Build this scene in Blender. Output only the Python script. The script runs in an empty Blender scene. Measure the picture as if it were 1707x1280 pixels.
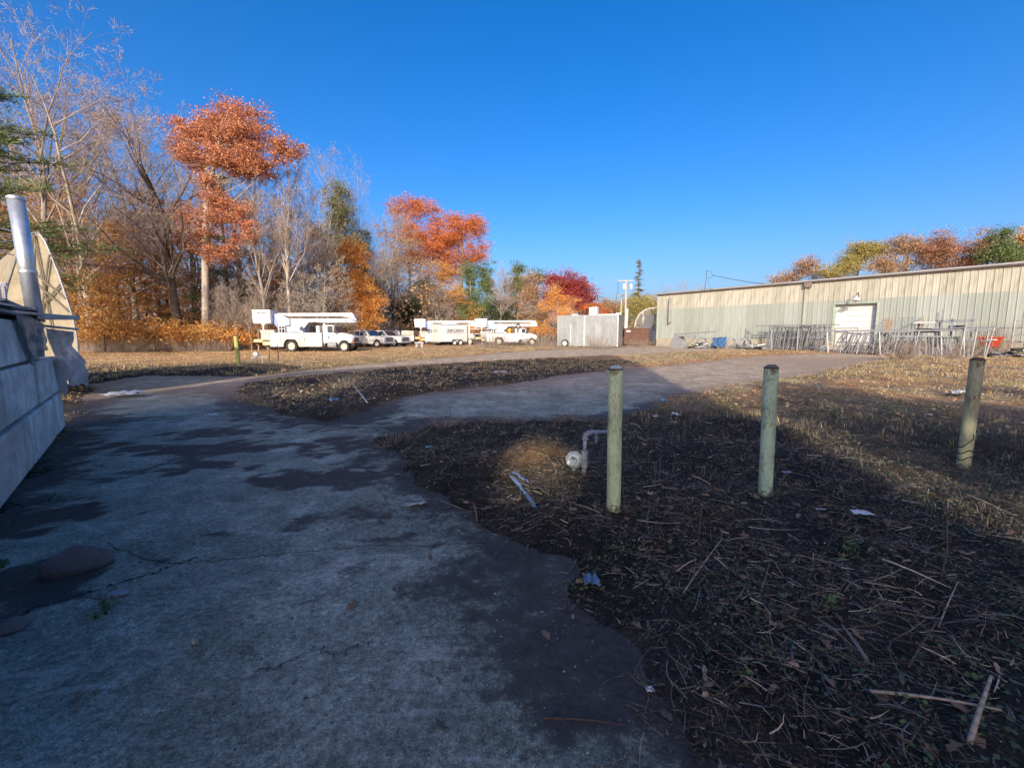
import bpy, math, random
import numpy as np
from mathutils import Vector, Matrix

# ------------------------------------------------------------------ camera, light
FPX, CAMH, PITCH = 720.0, 1.55, math.radians(6.65)
CP, SP = math.cos(PITCH), math.sin(PITCH)
scene = bpy.context.scene
cam_d = bpy.data.cameras.new('camera'); cam = bpy.data.objects.new('camera', cam_d)
scene.collection.objects.link(cam); scene.camera = cam
cam_d.sensor_width = 36; cam_d.lens = FPX/1707*36; cam_d.clip_end = 4000; cam_d.clip_start = .05
cam.location = (0, 0, CAMH); cam.rotation_euler = (math.pi/2-PITCH, 0, 0)

SUN_AZ, SUN_EL = math.radians(9.0), math.radians(22.0)     # light travels towards azimuth +9 deg of +Y
SUN_TO = Vector((-math.sin(SUN_AZ)*math.cos(SUN_EL), -math.cos(SUN_AZ)*math.cos(SUN_EL), math.sin(SUN_EL)))
world = bpy.data.worlds.new('World'); scene.world = world; world.use_nodes = True
wn, wl = world.node_tree.nodes, world.node_tree.links
bg = wn['Background']; bg.inputs[1].default_value = 0.135
sky = wn.new('ShaderNodeTexSky'); sky.sky_type = 'NISHITA'; sky.sun_disc = False
sky.sun_elevation = SUN_EL; sky.sun_rotation = math.atan2(SUN_TO.x, SUN_TO.y)
sky.air_density = 0.85; sky.dust_density = 4.0; sky.ozone_density = 2.5; sky.altitude = 0
hs = wn.new('ShaderNodeHueSaturation'); hs.inputs['Saturation'].default_value = 1.44; hs.inputs['Value'].default_value = 1.0
tint = wn.new('ShaderNodeMix'); tint.data_type = 'RGBA'; tint.blend_type = 'MULTIPLY'; tint.inputs[0].default_value = 1; tint.inputs[7].default_value = (.84, .81, .94, 1)
wl.new(sky.outputs[0], hs.inputs['Color']); wl.new(hs.outputs[0], tint.inputs[6]); wl.new(tint.outputs[2], bg.inputs[0])
sd = bpy.data.lights.new('sun', 'SUN'); sd.energy = 2.45; sd.angle = math.radians(.53); sd.color = (1.0, .9, .76)
sun = bpy.data.objects.new('sun', sd); scene.collection.objects.link(sun)
sun.rotation_euler = SUN_TO.to_track_quat('Z', 'Y').to_euler()
scene.view_settings.view_transform = 'Standard'; scene.view_settings.look = 'None'
scene.view_settings.exposure = 1.1; scene.view_settings.gamma = 1
scene.render.engine = 'CYCLES'
scene.cycles.max_bounces = 6; scene.cycles.diffuse_bounces = 3; scene.cycles.transparent_max_bounces = 12

# ------------------------------------------------------------------ helpers
def ray(px, py):
    u = (px-853.5)/FPX; v = (640-py)/FPX
    return Vector((u, CP+v*SP, -SP+v*CP))
def G(px, py, z=0.0):
    d = ray(px, py); t = (z-CAMH)/d.z
    return Vector((d.x*t, d.y*t, z))
def at(px, py, Y):
    d = ray(px, py); t = Y/d.y
    return Vector((d.x*t, Y, CAMH+d.z*t))
def linkc(o, parent=None):
    scene.collection.objects.link(o)
    if parent is not None: o.parent = parent
    return o
def tag(o, label=None, cat=None, group=None, kind=None):
    if label: o['label'] = label
    if cat: o['category'] = cat
    if group: o['group'] = group
    if kind: o['kind'] = kind
    return o
def empty(name, loc, rz=0.0, label=None, cat=None, group=None, rot=None):
    o = bpy.data.objects.new(name, None); linkc(o); o.location = loc
    o.rotation_euler = rot if rot else (0, 0, rz); o.empty_display_size = .3
    return tag(o, label, cat, group)
def copy_tree(o, parent=None):
    c = o.copy(); linkc(c)
    if parent is not None: c.parent = parent
    for ch in list(o.children): copy_tree(ch, c)
    return c
def norm(a): return a/np.maximum(np.linalg.norm(a, axis=-1, keepdims=True), 1e-9)

def mesh_np(name, V, F, mat, parent=None, smooth=False, attr=None, loc=None, mats=None, mi=None):
    """V (n,3) array, F list of (m,k) arrays"""
    me = bpy.data.meshes.new(name)
    V = np.asarray(V, dtype=np.float32)
    if not isinstance(F, (list, tuple)): F = [F]
    F = [np.asarray(f, dtype=np.int32) for f in F if len(f)]
    me.vertices.add(len(V)); me.vertices.foreach_set('co', V.ravel())
    nl = sum(f.size for f in F); nf = sum(len(f) for f in F)
    me.loops.add(nl); me.loops.foreach_set('vertex_index', np.concatenate([f.ravel() for f in F]))
    me.polygons.add(nf)
    tot = np.concatenate([np.full(len(f), f.shape[1], np.int32) for f in F])
    st = np.concatenate([[0], np.cumsum(tot)[:-1]]).astype(np.int32)
    me.polygons.foreach_set('loop_start', st)
    try: me.polygons.foreach_set('loop_total', tot)
    except Exception: pass
    if mi is not None: me.polygons.foreach_set('material_index', np.asarray(mi, np.int32))
    me.update(calc_edges=True)
    if smooth: me.polygons.foreach_set('use_smooth', np.ones(nf, bool))
    if attr:
        for k, a in attr.items():
            if a.ndim == 2:
                at_ = me.attributes.new(k, 'FLOAT_COLOR', 'POINT'); c = np.ones((len(V), 4), np.float32); c[:, :3] = a
                at_.data.foreach_set('color', c.ravel())
            else:
                at_ = me.attributes.new(k, 'FLOAT', 'POINT'); at_.data.foreach_set('value', a.astype(np.float32))
    for m in (mats or [mat]): me.materials.append(m)
    o = bpy.data.objects.new(name, me); linkc(o, parent)
    if loc is not None: o.location = loc
    return o

class MB:
    """collects shapes, builds ONE mesh object"""
    def __init__(s): s.v = []; s.f = []
    def add(s, vs, fs, M=None):
        b = len(s.v)
        for p in vs:
            p = Vector(p)
            s.v.append(tuple(M @ p) if M is not None else tuple(p))
        s.f += [tuple(i+b for i in f) for f in fs]; return s
    def box(s, x0, x1, y0, y1, z0, z1, M=None, tx=0, ty=0):
        vs = [(x0, y0, z0), (x1, y0, z0), (x1, y1, z0), (x0, y1, z0), (x0+tx, y0+ty, z1), (x1-tx, y0+ty, z1), (x1-tx, y1-ty, z1), (x0+tx, y1-ty, z1)]
        return s.add(vs, [(0, 3, 2, 1), (4, 5, 6, 7), (0, 1, 5, 4), (1, 2, 6, 5), (2, 3, 7, 6), (3, 0, 4, 7)], M)
    def tube(s, p0, p1, r0, r1=None, n=8, caps=True):
        r1 = r0 if r1 is None else r1
        p0, p1 = Vector(p0), Vector(p1); d = (p1-p0).normalized()
        a = d.cross(Vector((0, 0, 1)) if abs(d.z) < .9 else Vector((1, 0, 0))).normalized(); b = d.cross(a)
        vs = [p0+(a*math.cos(t)+b*math.sin(t))*r0 for t in [2*math.pi*i/n for i in range(n)]] + \
             [p1+(a*math.cos(t)+b*math.sin(t))*r1 for t in [2*math.pi*i/n for i in range(n)]]
        fs = [(i, (i+1) % n, n+(i+1) % n, n+i) for i in range(n)]
        if caps: fs += [tuple(range(n))[::-1], tuple(range(n, 2*n))]
        return s.add(vs, fs)
    def path(s, pts, r, n=6):
        for a, b in zip(pts[:-1], pts[1:]): s.tube(a, b, r, n=n)
        return s
    def prism(s, poly, y0, y1, M=None, inset=0):
        """polygon in xz plane extruded along y"""
        n = len(poly); cx = sum(p[0] for p in poly)/n; cz = sum(p[1] for p in poly)/n
        vs = [(x, y0, z) for x, z in poly] + [(x, y1, z) for x, z in poly]
        fs = [(i, (i+1) % n, n+(i+1) % n, n+i) for i in range(n)] + [tuple(range(n))[::-1], tuple(range(n, 2*n))]
        return s.add(vs, fs, M)
    def lathe(s, prof, M=None, n=16):
        vs = []; k = len(prof)
        for i in range(n):
            t = 2*math.pi*i/n
            vs += [(r*math.cos(t), r*math.sin(t), z) for r, z in prof]
        fs = [(i*k+j, ((i+1) % n)*k+j, ((i+1) % n)*k+j+1, i*k+j+1) for i in range(n) for j in range(k-1)]
        return s.add(vs, fs, M)
    def build(s, name, mat, parent=None, smooth=False, bevel=0.0):
        me = bpy.data.meshes.new(name); me.from_pydata(s.v, [], s.f); me.validate()
        me.materials.append(mat)
        o = bpy.data.objects.new(name, me); linkc(o, parent)
        if smooth:
            for p in me.polygons: p.use_smooth = True
        if bevel:
            m = o.modifiers.new('bevel', 'BEVEL'); m.width = bevel; m.segments = 2; m.limit_method = 'ANGLE'
        return o

# ------------------------------------------------------------------ materials
def new_mat(name):
    m = bpy.data.materials.new(name); m.use_nodes = True
    return m, m.node_tree.nodes, m.node_tree.links, m.node_tree.nodes['Principled BSDF']
def ramp(N, stops):
    r = N.new('ShaderNodeValToRGB'); e = r.color_ramp.elements
    while len(e) > 1: e.remove(e[-1])
    e[0].position = stops[0][0]; e[0].color = (*stops[0][1], 1)
    for p, c in stops[1:]:
        k = e.new(p); k.color = (*c, 1)
    return r
def noise(N, L, scale, detail=4, rough=.6, coord='Object', mapscale=None, dist=0):
    tc = N.new('ShaderNodeTexCoord'); n = N.new('ShaderNodeTexNoise')
    n.inputs['Scale'].default_value = scale; n.inputs['Detail'].default_value = detail
    n.inputs['Roughness'].default_value = rough; n.inputs['Distortion'].default_value = dist
    if mapscale:
        mp = N.new('ShaderNodeMapping'); mp.inputs['Scale'].default_value = mapscale
        L.new(tc.outputs[coord], mp.inputs[0]); L.new(mp.outputs[0], n.inputs['Vector'])
    else: L.new(tc.outputs[coord], n.inputs['Vector'])
    return n
def mixc(N, L, fac, a, b, mode='MIX'):
    m = N.new('ShaderNodeMix'); m.data_type = 'RGBA'; m.blend_type = mode
    for sock, v in ((m.inputs[0], fac), (m.inputs[6], a), (m.inputs[7], b)):
        if hasattr(v, 'is_linked') or hasattr(v, 'links'): L.new(v, sock)
        elif isinstance(v, (int, float)): sock.default_value = v
        else: sock.default_value = (*v, 1)
    return m.outputs[2]
_pm = {}
def pm(name, col, rough=.6, var=.25, scale=3, bump=.0, metal=0, dirt=None, dirt_amt=.4, mapscale=None, spec=.4, bscale=None):
    """weathered solid: base colour with noise variation and optional dirt patches"""
    if name in _pm: return _pm[name]
    m, N, L, b = new_mat(name)
    n1 = noise(N, L, scale, 6, .65, mapscale=mapscale)
    lo = tuple(c*(1-var) for c in col); hi = tuple(min(1, c*(1+var*.6)) for c in col)
    r = ramp(N, [(.3, lo), (.7, hi)]); L.new(n1.outputs[0], r.inputs[0]); out = r.outputs[0]
    if dirt:
        n2 = noise(N, L, scale*2.3, 8, .75, mapscale=mapscale)
        rr = ramp(N, [(.5-.25*dirt_amt+.04, (0, 0, 0)), (.72, (1, 1, 1))]); L.new(n2.outputs[0], rr.inputs[0])
        mm = N.new('ShaderNodeMath'); mm.operation = 'MULTIPLY'; mm.inputs[1].default_value = min(1, dirt_amt*1.6)
        L.new(rr.outputs[0], mm.inputs[0]); out = mixc(N, L, mm.outputs[0], out, dirt)
    L.new(out, b.inputs['Base Color']); b.inputs['Roughness'].default_value = rough; b.inputs['Metallic'].default_value = metal
    b.inputs['Specular IOR Level'].default_value = spec
    if bump:
        n3 = noise(N, L, bscale or scale*8, 6, .7); bp = N.new('ShaderNodeBump'); bp.inputs['Strength'].default_value = bump
        bp.inputs['Distance'].default_value = .02; L.new(n3.outputs[0], bp.inputs['Height']); L.new(bp.outputs[0], b.inputs['Normal'])
    _pm[name] = m; return m
def island_mat(name, cols, rough=.7, transl=.0, spec=.2, nscale=0, ndark=.6):
    """each loose leaf or stem gets its own colour from the list"""
    if name in _pm: return _pm[name]
    m, N, L, b = new_mat(name)
    g = N.new('ShaderNodeNewGeometry'); k = len(cols)
    r = ramp(N, [(i/k, c) for i, c in enumerate(cols)]); r.color_ramp.interpolation = 'LINEAR'
    L.new(g.outputs['Random Per Island'], r.inputs[0]); out = r.outputs[0]
    if nscale:
        n = noise(N, L, nscale, 3, .6); rr = ramp(N, [(.35, (ndark,)*3), (.65, (1.15, 1.15, 1.15))]); L.new(n.outputs[0], rr.inputs[0])
        out = mixc(N, L, 1.0, out, rr.outputs[0], 'MULTIPLY')
    L.new(out, b.inputs['Base Color']); b.inputs['Roughness'].default_value = rough
    b.inputs['Specular IOR Level'].default_value = spec
    if transl:
        t = N.new('ShaderNodeBsdfTranslucent'); L.new(out, t.inputs[0]); mx = N.new('ShaderNodeMixShader'); mx.inputs[0].default_value = transl
        L.new(b.outputs[0], mx.inputs[1]); L.new(t.outputs[0], mx.inputs[2])
        L.new(mx.outputs[0], N['Material Output'].inputs[0])
    _pm[name] = m; return m

# ------------------------------------------------------------------ value noise on numpy
_rs = np.random.RandomState(7); _tab = _rs.rand(256, 256)
def vnoise(x, y):
    xi = np.floor(x).astype(int); yi = np.floor(y).astype(int); fx = x-xi; fy = y-yi
    fx = fx*fx*(3-2*fx); fy = fy*fy*(3-2*fy)
    t = lambda a, b: _tab[a & 255, b & 255]
    return (t(xi, yi)*(1-fx)+t(xi+1, yi)*fx)*(1-fy)+(t(xi, yi+1)*(1-fx)+t(xi+1, yi+1)*fx)*fy
def fbm(x, y, o=4):
    s = 0; a = .5
    for i in range(o): s = s+a*vnoise(x*2**i+17.3*i, y*2**i+5.1*i); a *= .5
    return s/(1-.5**o)
def sstep(a, b, x):
    t = np.clip((x-a)/(b-a), 0, 1); return t*t*(3-2*t)
def poly_sd(poly, X, Y):
    """signed distance, negative inside"""
    P = np.asarray(poly, float); d2 = np.full(X.shape, 1e12); ins = np.zeros(X.shape, bool)
    for (ax, ay), (bx, by) in zip(P, np.roll(P, -1, 0)):
        ex, ey = bx-ax, by-ay; wx, wy = X-ax, Y-ay
        t = np.clip((wx*ex+wy*ey)/(ex*ex+ey*ey+1e-12), 0, 1)
        d2 = np.minimum(d2, (wx-ex*t)**2+(wy-ey*t)**2)
        c = ((ay > Y) != (by > Y))
        with np.errstate(divide='ignore', invalid='ignore'):
            ins ^= c & (X < ex*(Y-ay)/(by-ay+1e-15)+ax)
    d = np.sqrt(d2); return np.where(ins, -d, d)

# ------------------------------------------------------------------ ground and paving
PIX = [(1330, 1279), (1180, 1185), (1000, 1050), (905, 945), (830, 880), (750, 830), (700, 795), (665, 765), (640, 738), (700, 714), (748, 710), (850, 705), (951, 703), (1011, 703),
       (1092, 682), (1127, 658), (1200, 648), (1330, 625), (1430, 607), (1500, 594), (1440, 588), (1350, 590), (1250, 595), (1130, 608), (1040, 617), (1015, 617), (916, 629), (846, 643), (760, 652),
       (663, 664), (610, 688), (560, 700), (480, 694), (420, 675), (385, 655), (395, 643), (430, 636), (560, 622), (700, 609), (900, 597), (1080, 590), (1200, 584), (1290, 579),
       (1100, 578), (1000, 580), (880, 585), (700, 600), (560, 612), (430, 628), (350, 628), (240, 626), (165, 640), (152, 660), (130, 690), (103, 722), (60, 775), (0, 858)]
PAVE = [tuple(G(*p)[:2]) for p in PIX] + [(-5.2, 2.6), (-4.6, -9), (1.2, -9), (1.25, .4)]
def pave_sd(X, Y):
    s = np.full(X.shape, 50.0)
    m = (X > -25) & (X < 28) & (Y > -11) & (Y < 55)
    s[m] = poly_sd(PAVE, X[m], Y[m]); return s
MOUND = [(.27, 4.75, .6, .24), (3.4, 6.6, .8, .14), (6.0, 6.2, 1.2, .12), (-3.2, 11.5, 1.0, .15), (-5.5, 14, 1.5, .22), (1.5, 6.3, .7, .08), (4.5, 2.6, 1.0, .14), (2.2, 2.7, .7, .09), (1.6, 3.6, .5, .07), (3.2, 4.0, .6, .08), (-.8, 14.5, 1.6, .12), (-11.5, 17.5, 1.5, .15), (2.6, 9.0, .9, .1)]
def gh(X, Y, s=None):
    X = np.asarray(X, float); Y = np.asarray(Y, float)
    if s is None: s = pave_sd(X, Y)
    wob = (fbm(X*3, Y*3, 3)-.5)*.5+(fbm(X*.8+9, Y*.8, 3)-.5)*.6
    near = np.exp(-np.maximum(np.hypot(X, Y)-6, 0)/12)
    rise = sstep(-.25, .5, s+wob)
    h = -.035+rise*(.06+.055*near)
    b = (fbm(X*1.1+3, Y*1.1, 4)-.45)*.18+(fbm(X*6, Y*6+40, 3)-.5)*.09
    h = h+rise*b*(.35+.65*near)
    for x, y, r, a in MOUND: h = h+a*np.exp(-((X-x)**2+(Y-y)**2)/(r*r*.6))*rise
    return h
def gz(x, y): return float(gh(np.array([x]), np.array([y]))[0])

def axis(spec):
    out = []
    for a, b, st in spec: out += list(np.arange(a, b, st))
    return np.array(out+[spec[-1][1]])
xs = axis([(-1500, -200, 130), (-200, -60, 14), (-60, -24, 2), (-24, -9, .4), (-9, -4, .15), (-4, 8, .075), (8, 14, .16), (14, 30, .4), (30, 60, 2), (60, 200, 14), (200, 1500, 130)])
ys = axis([(-300, -40, 26), (-40, -8, 3), (-8, .6, .4), (.6, 8, .075), (8, 16, .14), (16, 32, .3), (32, 70, 1.2), (70, 200, 13), (200, 2600, 240)])
XX, YY = np.meshgrid(xs, ys); SD = pave_sd(XX, YY)
ZZ = gh(XX, YY, SD)
nx, ny = len(xs), len(ys)
idx = np.arange(nx*ny).reshape(ny, nx)
quads = np.stack([idx[:-1, :-1], idx[:-1, 1:], idx[1:, 1:], idx[1:, :-1]], -1).reshape(-1, 4)
# what grows / lies where: dark wet mulch near, straw and leaf litter further out, red needle dirt, green tufts
R_ = np.hypot(XX, YY)
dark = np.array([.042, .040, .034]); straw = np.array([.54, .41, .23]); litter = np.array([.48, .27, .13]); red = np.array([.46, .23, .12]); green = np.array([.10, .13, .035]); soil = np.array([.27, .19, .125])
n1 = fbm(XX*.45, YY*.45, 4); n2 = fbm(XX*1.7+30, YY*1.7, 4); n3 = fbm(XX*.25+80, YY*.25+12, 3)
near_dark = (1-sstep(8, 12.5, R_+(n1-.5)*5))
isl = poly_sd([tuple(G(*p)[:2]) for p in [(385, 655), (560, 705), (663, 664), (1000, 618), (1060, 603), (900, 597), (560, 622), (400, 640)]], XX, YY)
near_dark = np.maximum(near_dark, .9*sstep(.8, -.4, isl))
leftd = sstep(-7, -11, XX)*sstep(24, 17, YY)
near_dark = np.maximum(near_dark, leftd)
C = soil[None, None]*np.ones(XX.shape+(3,))
def mixa(C, c, f): return C*(1-f[..., None])+c*f[..., None]
C = mixa(C, straw, sstep(.38, .62, n2)*.95)
C = mixa(C, litter, sstep(.45, .68, n1)*.8)
C = mixa(C, litter*1.25, sstep(-3, -16, XX)*sstep(18, 30, YY)*.75)
redz = poly_sd([tuple(G(*p)[:2]) for p in [(1040, 612), (1130, 603), (1250, 588), (1430, 577), (1480, 590), (1330, 590), (1180, 602), (1060, 618)]], XX, YY)
C = mixa(C, red, sstep(1.5, -1, redz)*.85)
C = mixa(C, green, sstep(.56, .68, n3)*sstep(.4, .6, n2)*.6)
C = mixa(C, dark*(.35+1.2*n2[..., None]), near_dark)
mo = np.exp(-((XX-.22)**2+(YY-4.7)**2)/.13); C = mixa(C, np.array([.30, .17, .08]), np.clip(mo*1.3, 0, 1)*.9)
sun_streak = np.abs((XX-4.85)-(YY-6)*.16)
C = mixa(C, np.array([.17, .125, .085]), sstep(1.1, .2, sun_streak)*sstep(1.5, 3, YY)*sstep(13, 9, YY)*.75)  # band of sunlight painted paler into the ground colour
gm, N, L, b = new_mat('yard_ground')
an = N.new('ShaderNodeAttribute'); an.attribute_name = 'tone'
nz = noise(N, L, 9, 8, .75); r1 = ramp(N, [(.28, (.35, .35, .35)), (.5, (.9, .9, .9)), (.72, (1.7, 1.65, 1.55))]); L.new(nz.outputs[0], r1.inputs[0])
o1 = mixc(N, L, 1.0, an.outputs['Color'], r1.outputs[0], 'MULTIPLY')
nz2 = noise(N, L, 55, 4, .8); r2 = ramp(N, [(.35, (.45, .45, .45)), (.65, (1.5, 1.5, 1.45))]); L.new(nz2.outputs[0], r2.inputs[0])
o2 = mixc(N, L, .8, o1, r2.outputs[0], 'MULTIPLY')
nz4 = noise(N, L, 1.3, 5, .7, mapscale=(1, .5, 1)); r4 = ramp(N, [(.35, (.6, .58, .55)), (.65, (1.25, 1.22, 1.2))]); L.new(nz4.outputs[0], r4.inputs[0])
o2 = mixc(N, L, .8, o2, r4.outputs[0], 'MULTIPLY')
L.new(o2, b.inputs['Base Color']); b.inputs['Roughness'].default_value = .95; b.inputs['Specular IOR Level'].default_value = .15
bp = N.new('ShaderNodeBump'); bp.inputs['Strength'].default_value = .9; bp.inputs['Distance'].default_value = .03
L.new(nz2.outputs[0], bp.inputs['Height']); L.new(bp.outputs[0], b.inputs['Normal'])
ground = mesh_np('ground', np.stack([XX, YY, ZZ], -1).reshape(-1, 3), quads, gm, smooth=True, attr={'tone': C.reshape(-1, 3)})
tag(ground, kind='structure')

# paving sheet at z = 0 (dirt creeps over its edge because the soil rises through it)
px_ = axis([(-24, -9, .3), (-9, 9, .1), (9, 26, .3)]); py_ = axis([(-9, .4, .5), (.4, 12, .1), (12, 50, .3)])
PX, PY = np.meshgrid(px_, py_); PS = pave_sd(PX, PY)
pid = np.arange(PX.size).reshape(PX.shape)
pq = np.stack([pid[:-1, :-1], pid[:-1, 1:], pid[1:, 1:], pid[1:, :-1]], -1).reshape(-1, 4)
keep = (PS.ravel()[pq].min(1) < .9); pq = pq[keep]
used, inv = np.unique(pq, return_inverse=True); pq = inv.reshape(-1, 4)
PXs, PYs, PSs = PX.ravel()[used], PY.ravel()[used], PS.ravel()[used]
dirt = sstep(-1.1, .15, PSs+(fbm(PXs*2, PYs*2, 4)-.5)*1.3)*.95
dirt = np.maximum(dirt, sstep(9, 17, PXs+(fbm(PXs*.5, PYs*.5, 3)-.5)*6)*sstep(12, 14, PYs)*sstep(32, 24, PYs)*.85)
for (a, c, ra, rb, k) in [(300, 752, .5, .3, 1), (340, 775, .5, .35, 1), (355, 722, .9, .35, .8), (480, 800, .5, .3, .9), (400, 745, .6, .3, .9), (610, 790, .6, .4, .9), (560, 700, 1.4, .7, 1), (600, 740, .9, .5, .9), (620, 860, .35, .3, .6),
                      (500, 875, .2, .3, .8), (60, 860, .6, .3, 1), (20, 980, .5, .3, 1), (100, 760, .5, .8, 1), (1010, 1120, .34, .30, 1.0), (1150, 1230, .3, .2, 1), (880, 1075, .07, .04, .9), (205, 790, .25, .3, .8), (230, 745, .4, .2, .7),
                      (360, 1112, .04, .03, 1), (180, 700, 1.2, .5, .7), (480, 680, 1.2, .5, .8), (740, 700, .8, .35, .8), (380, 890, .22, .10, .8), (60, 1000, .3, .15, .7), (770, 620, .8, 2.0, .35), (430, 655, 1.5, .8, .8), (300, 650, 2.0, .9, .65), (650, 900, .35, .12, .6)]:
    q = G(a, c); wv = (fbm(PXs*5+a, PYs*5, 4)-.5)*2.6
    dd = np.hypot((PXs-q.x)/ra, (PYs-q.y)/rb)+wv
    dirt = np.maximum(dirt, sstep(1.15, .55, dd)*k)
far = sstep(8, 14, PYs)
jt = np.full(PXs.shape, 1.0)
for (a_, b_) in (((846, 643), (1100, 685)), ((700, 720), (560, 690)), ((1015, 617), (1190, 640)), ((663, 664), (748, 712))):
    p0, p1 = G(*a_), G(*b_); e0, e1 = p1.x-p0.x, p1.y-p0.y; tt_ = np.clip(((PXs-p0.x)*e0+(PYs-p0.y)*e1)/(e0*e0+e1*e1), 0, 1)
    jt = np.minimum(jt, np.hypot(PXs-p0.x-tt_*e0, PYs-p0.y-tt_*e1))
cm, N, L, b = new_mat('worn_concrete')
da = N.new('ShaderNodeAttribute'); da.attribute_name = 'dirt'; fa = N.new('ShaderNodeAttribute'); fa.attribute_name = 'pale'
n1_ = noise(N, L, 1.4, 8, .7); rr1 = ramp(N, [(.3, (.15, .17, .14)), (.5, (.28, .315, .255)), (.7, (.46, .50, .42))]); L.new(n1_.outputs[0], rr1.inputs[0])
n2_ = noise(N, L, 30, 6, .8); rr2 = ramp(N, [(.34, (.38, .38, .38)), (.5, (.95, .95, .95)), (.66, (1.6, 1.6, 1.6))]); L.new(n2_.outputs[0], rr2.inputs[0])
o = mixc(N, L, 1.0, rr1.outputs[0], rr2.outputs[0], 'MULTIPLY')
n7_ = noise(N, L, 5.5, 12, .82); rr7 = ramp(N, [(.33, (.62, .61, .6)), (.5, (.95, .95, .95)), (.66, (1.3, 1.3, 1.32))]); L.new(n7_.outputs[0], rr7.inputs[0])
o = mixc(N, L, .85, o, rr7.outputs[0], 'MULTIPLY')
n8_ = noise(N, L, 110, 4, .75); rr8 = ramp(N, [(.36, (.45, .45, .44)), (.6, (1.3, 1.3, 1.3))]); L.new(n8_.outputs[0], rr8.inputs[0]); o = mixc(N, L, .9, o, rr8.outputs[0], 'MULTIPLY')
n9_ = noise(N, L, 1.1, 10, .8, dist=1.2); rr9 = ramp(N, [(.44, (0, 0, 0)), (.495, (.55, .55, .55)), (.53, (0, 0, 0))]); L.new(n9_.outputs[0], rr9.inputs[0]); o = mixc(N, L, rr9.outputs[0], o, mixc(N, L, 1.0, o, (.5, .52, .47), 'MULTIPLY'))
v7 = N.new('ShaderNodeTexVoronoi'); v7.inputs['Scale'].default_value = 38; t7 = N.new('ShaderNodeTexCoord'); L.new(t7.outputs['Object'], v7.inputs['Vector']); r77 = ramp(N, [(.10, (.35, .33, .31)), (.2, (1, 1, 1))]); L.new(v7.outputs['Distance'], r77.inputs[0])
o = mixc(N, L, .55, o, r77.outputs[0], 'MULTIPLY')
n3_ = noise(N, L, 140, 3, .6); rr3 = ramp(N, [(.62, (0, 0, 0)), (.72, (1, 1, 1))]); L.new(n3_.outputs[0], rr3.inputs[0])
o = mixc(N, L, rr3.outputs[0], o, (.55, .50, .44))
n5_ = noise(N, L, 2.2, 6, .75, mapscale=(.6, 1.6, 1), dist=.6); rr5 = ramp(N, [(.56, (0, 0, 0)), (.66, (1, 1, 1))]); L.new(n5_.outputs[0], rr5.inputs[0])
mm5 = N.new('ShaderNodeMath'); mm5.operation = 'MULTIPLY'; mm5.inputs[1].default_value = .45; L.new(rr5.outputs[0], mm5.inputs[0])
o = mixc(N, L, mm5.outputs[0], o, (.60, .54, .47))
vo = N.new('ShaderNodeTexVoronoi'); vo.feature = 'DISTANCE_TO_EDGE'; vo.inputs['Scale'].default_value = .17
tc = N.new('ShaderNodeTexCoord'); nw = noise(N, L, 1.2, 5, .6); va = N.new('ShaderNodeVectorMath'); va.operation = 'ADD'
vs_ = N.new('ShaderNodeVectorMath'); vs_.operation = 'SCALE'; vs_.inputs['Scale'].default_value = .9; L.new(nw.outputs['Color'], vs_.inputs[0])
L.new(tc.outputs['Object'], va.inputs[0]); L.new(vs_.outputs[0], va.inputs[1]); L.new(va.outputs[0], vo.inputs['Vector'])
rv = ramp(N, [(.0, (1, 1, 1)), (.0020, (0, 0, 0))]); L.new(vo.outputs[0], rv.inputs[0])
nk = noise(N, L, .9, 4, .6); rk = ramp(N, [(.48, (0, 0, 0)), (.58, (.8, .8, .8))]); L.new(nk.outputs[0], rk.inputs[0])
o = mixc(N, L, mixc(N, L, 1.0, rv.outputs[0], rk.outputs[0], 'MULTIPLY'), o, (.06, .05, .045))
for (sx, sy, rz_, th, amt, cc) in ((.9, 4.0, .9, .62, .3, (.60, .60, .56)), (2.0, 6.0, -1.1, .64, .3, (.58, .58, .55)), (.8, 1.2, .15, .56, .4, (.17, .17, .145))):
    tq = N.new('ShaderNodeTexCoord'); mq = N.new('ShaderNodeMapping'); mq.inputs['Scale'].default_value = (sx, sy, 1); mq.inputs['Rotation'].default_value = (0, 0, rz_); nq = N.new('ShaderNodeTexNoise')
    nq.inputs['Scale'].default_value = 1.6; nq.inputs['Detail'].default_value = 9; nq.inputs['Roughness'].default_value = .72; nq.inputs['Distortion'].default_value = .5
    L.new(tq.outputs['Object'], mq.inputs[0]); L.new(mq.outputs[0], nq.inputs['Vector']); rq = ramp(N, [(th-.03, (0, 0, 0)), (th+.08, (amt, amt, amt))]); L.new(nq.outputs[0], rq.inputs[0])
    o = mixc(N, L, rq.outputs[0], o, cc)
ja = N.new('ShaderNodeAttribute'); ja.attribute_name = 'joint'; rj = ramp(N, [(.0, (.85, .85, .85)), (.05, (0, 0, 0))]); L.new(ja.outputs['Fac'], rj.inputs[0]); o = mixc(N, L, rj.outputs[0], o, (.07, .06, .05))
o = mixc(N, L, fa.outputs['Fac'], o, mixc(N, L, 1.0, o, (1.75, 1.22, .98), 'MULTIPLY'))  # sunlit warmth put into the colour of the farther paving
n4_ = noise(N, L, 5.5, 12, .86); ad = N.new('ShaderNodeMath'); ad.operation = 'ADD'; sb = N.new('ShaderNodeMath'); sb.operation = 'MULTIPLY_ADD'
sb.inputs[1].default_value = 4.0; sb.inputs[2].default_value = -2.0; L.new(n4_.outputs[0], sb.inputs[0]); L.new(da.outputs['Fac'], ad.inputs[0]); L.new(sb.outputs[0], ad.inputs[1])
rd = ramp(N, [(.36, (0, 0, 0)), (.55, (.75, .75, .75)), (.8, (1, 1, 1))]); L.new(ad.outputs[0], rd.inputs[0])
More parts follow.
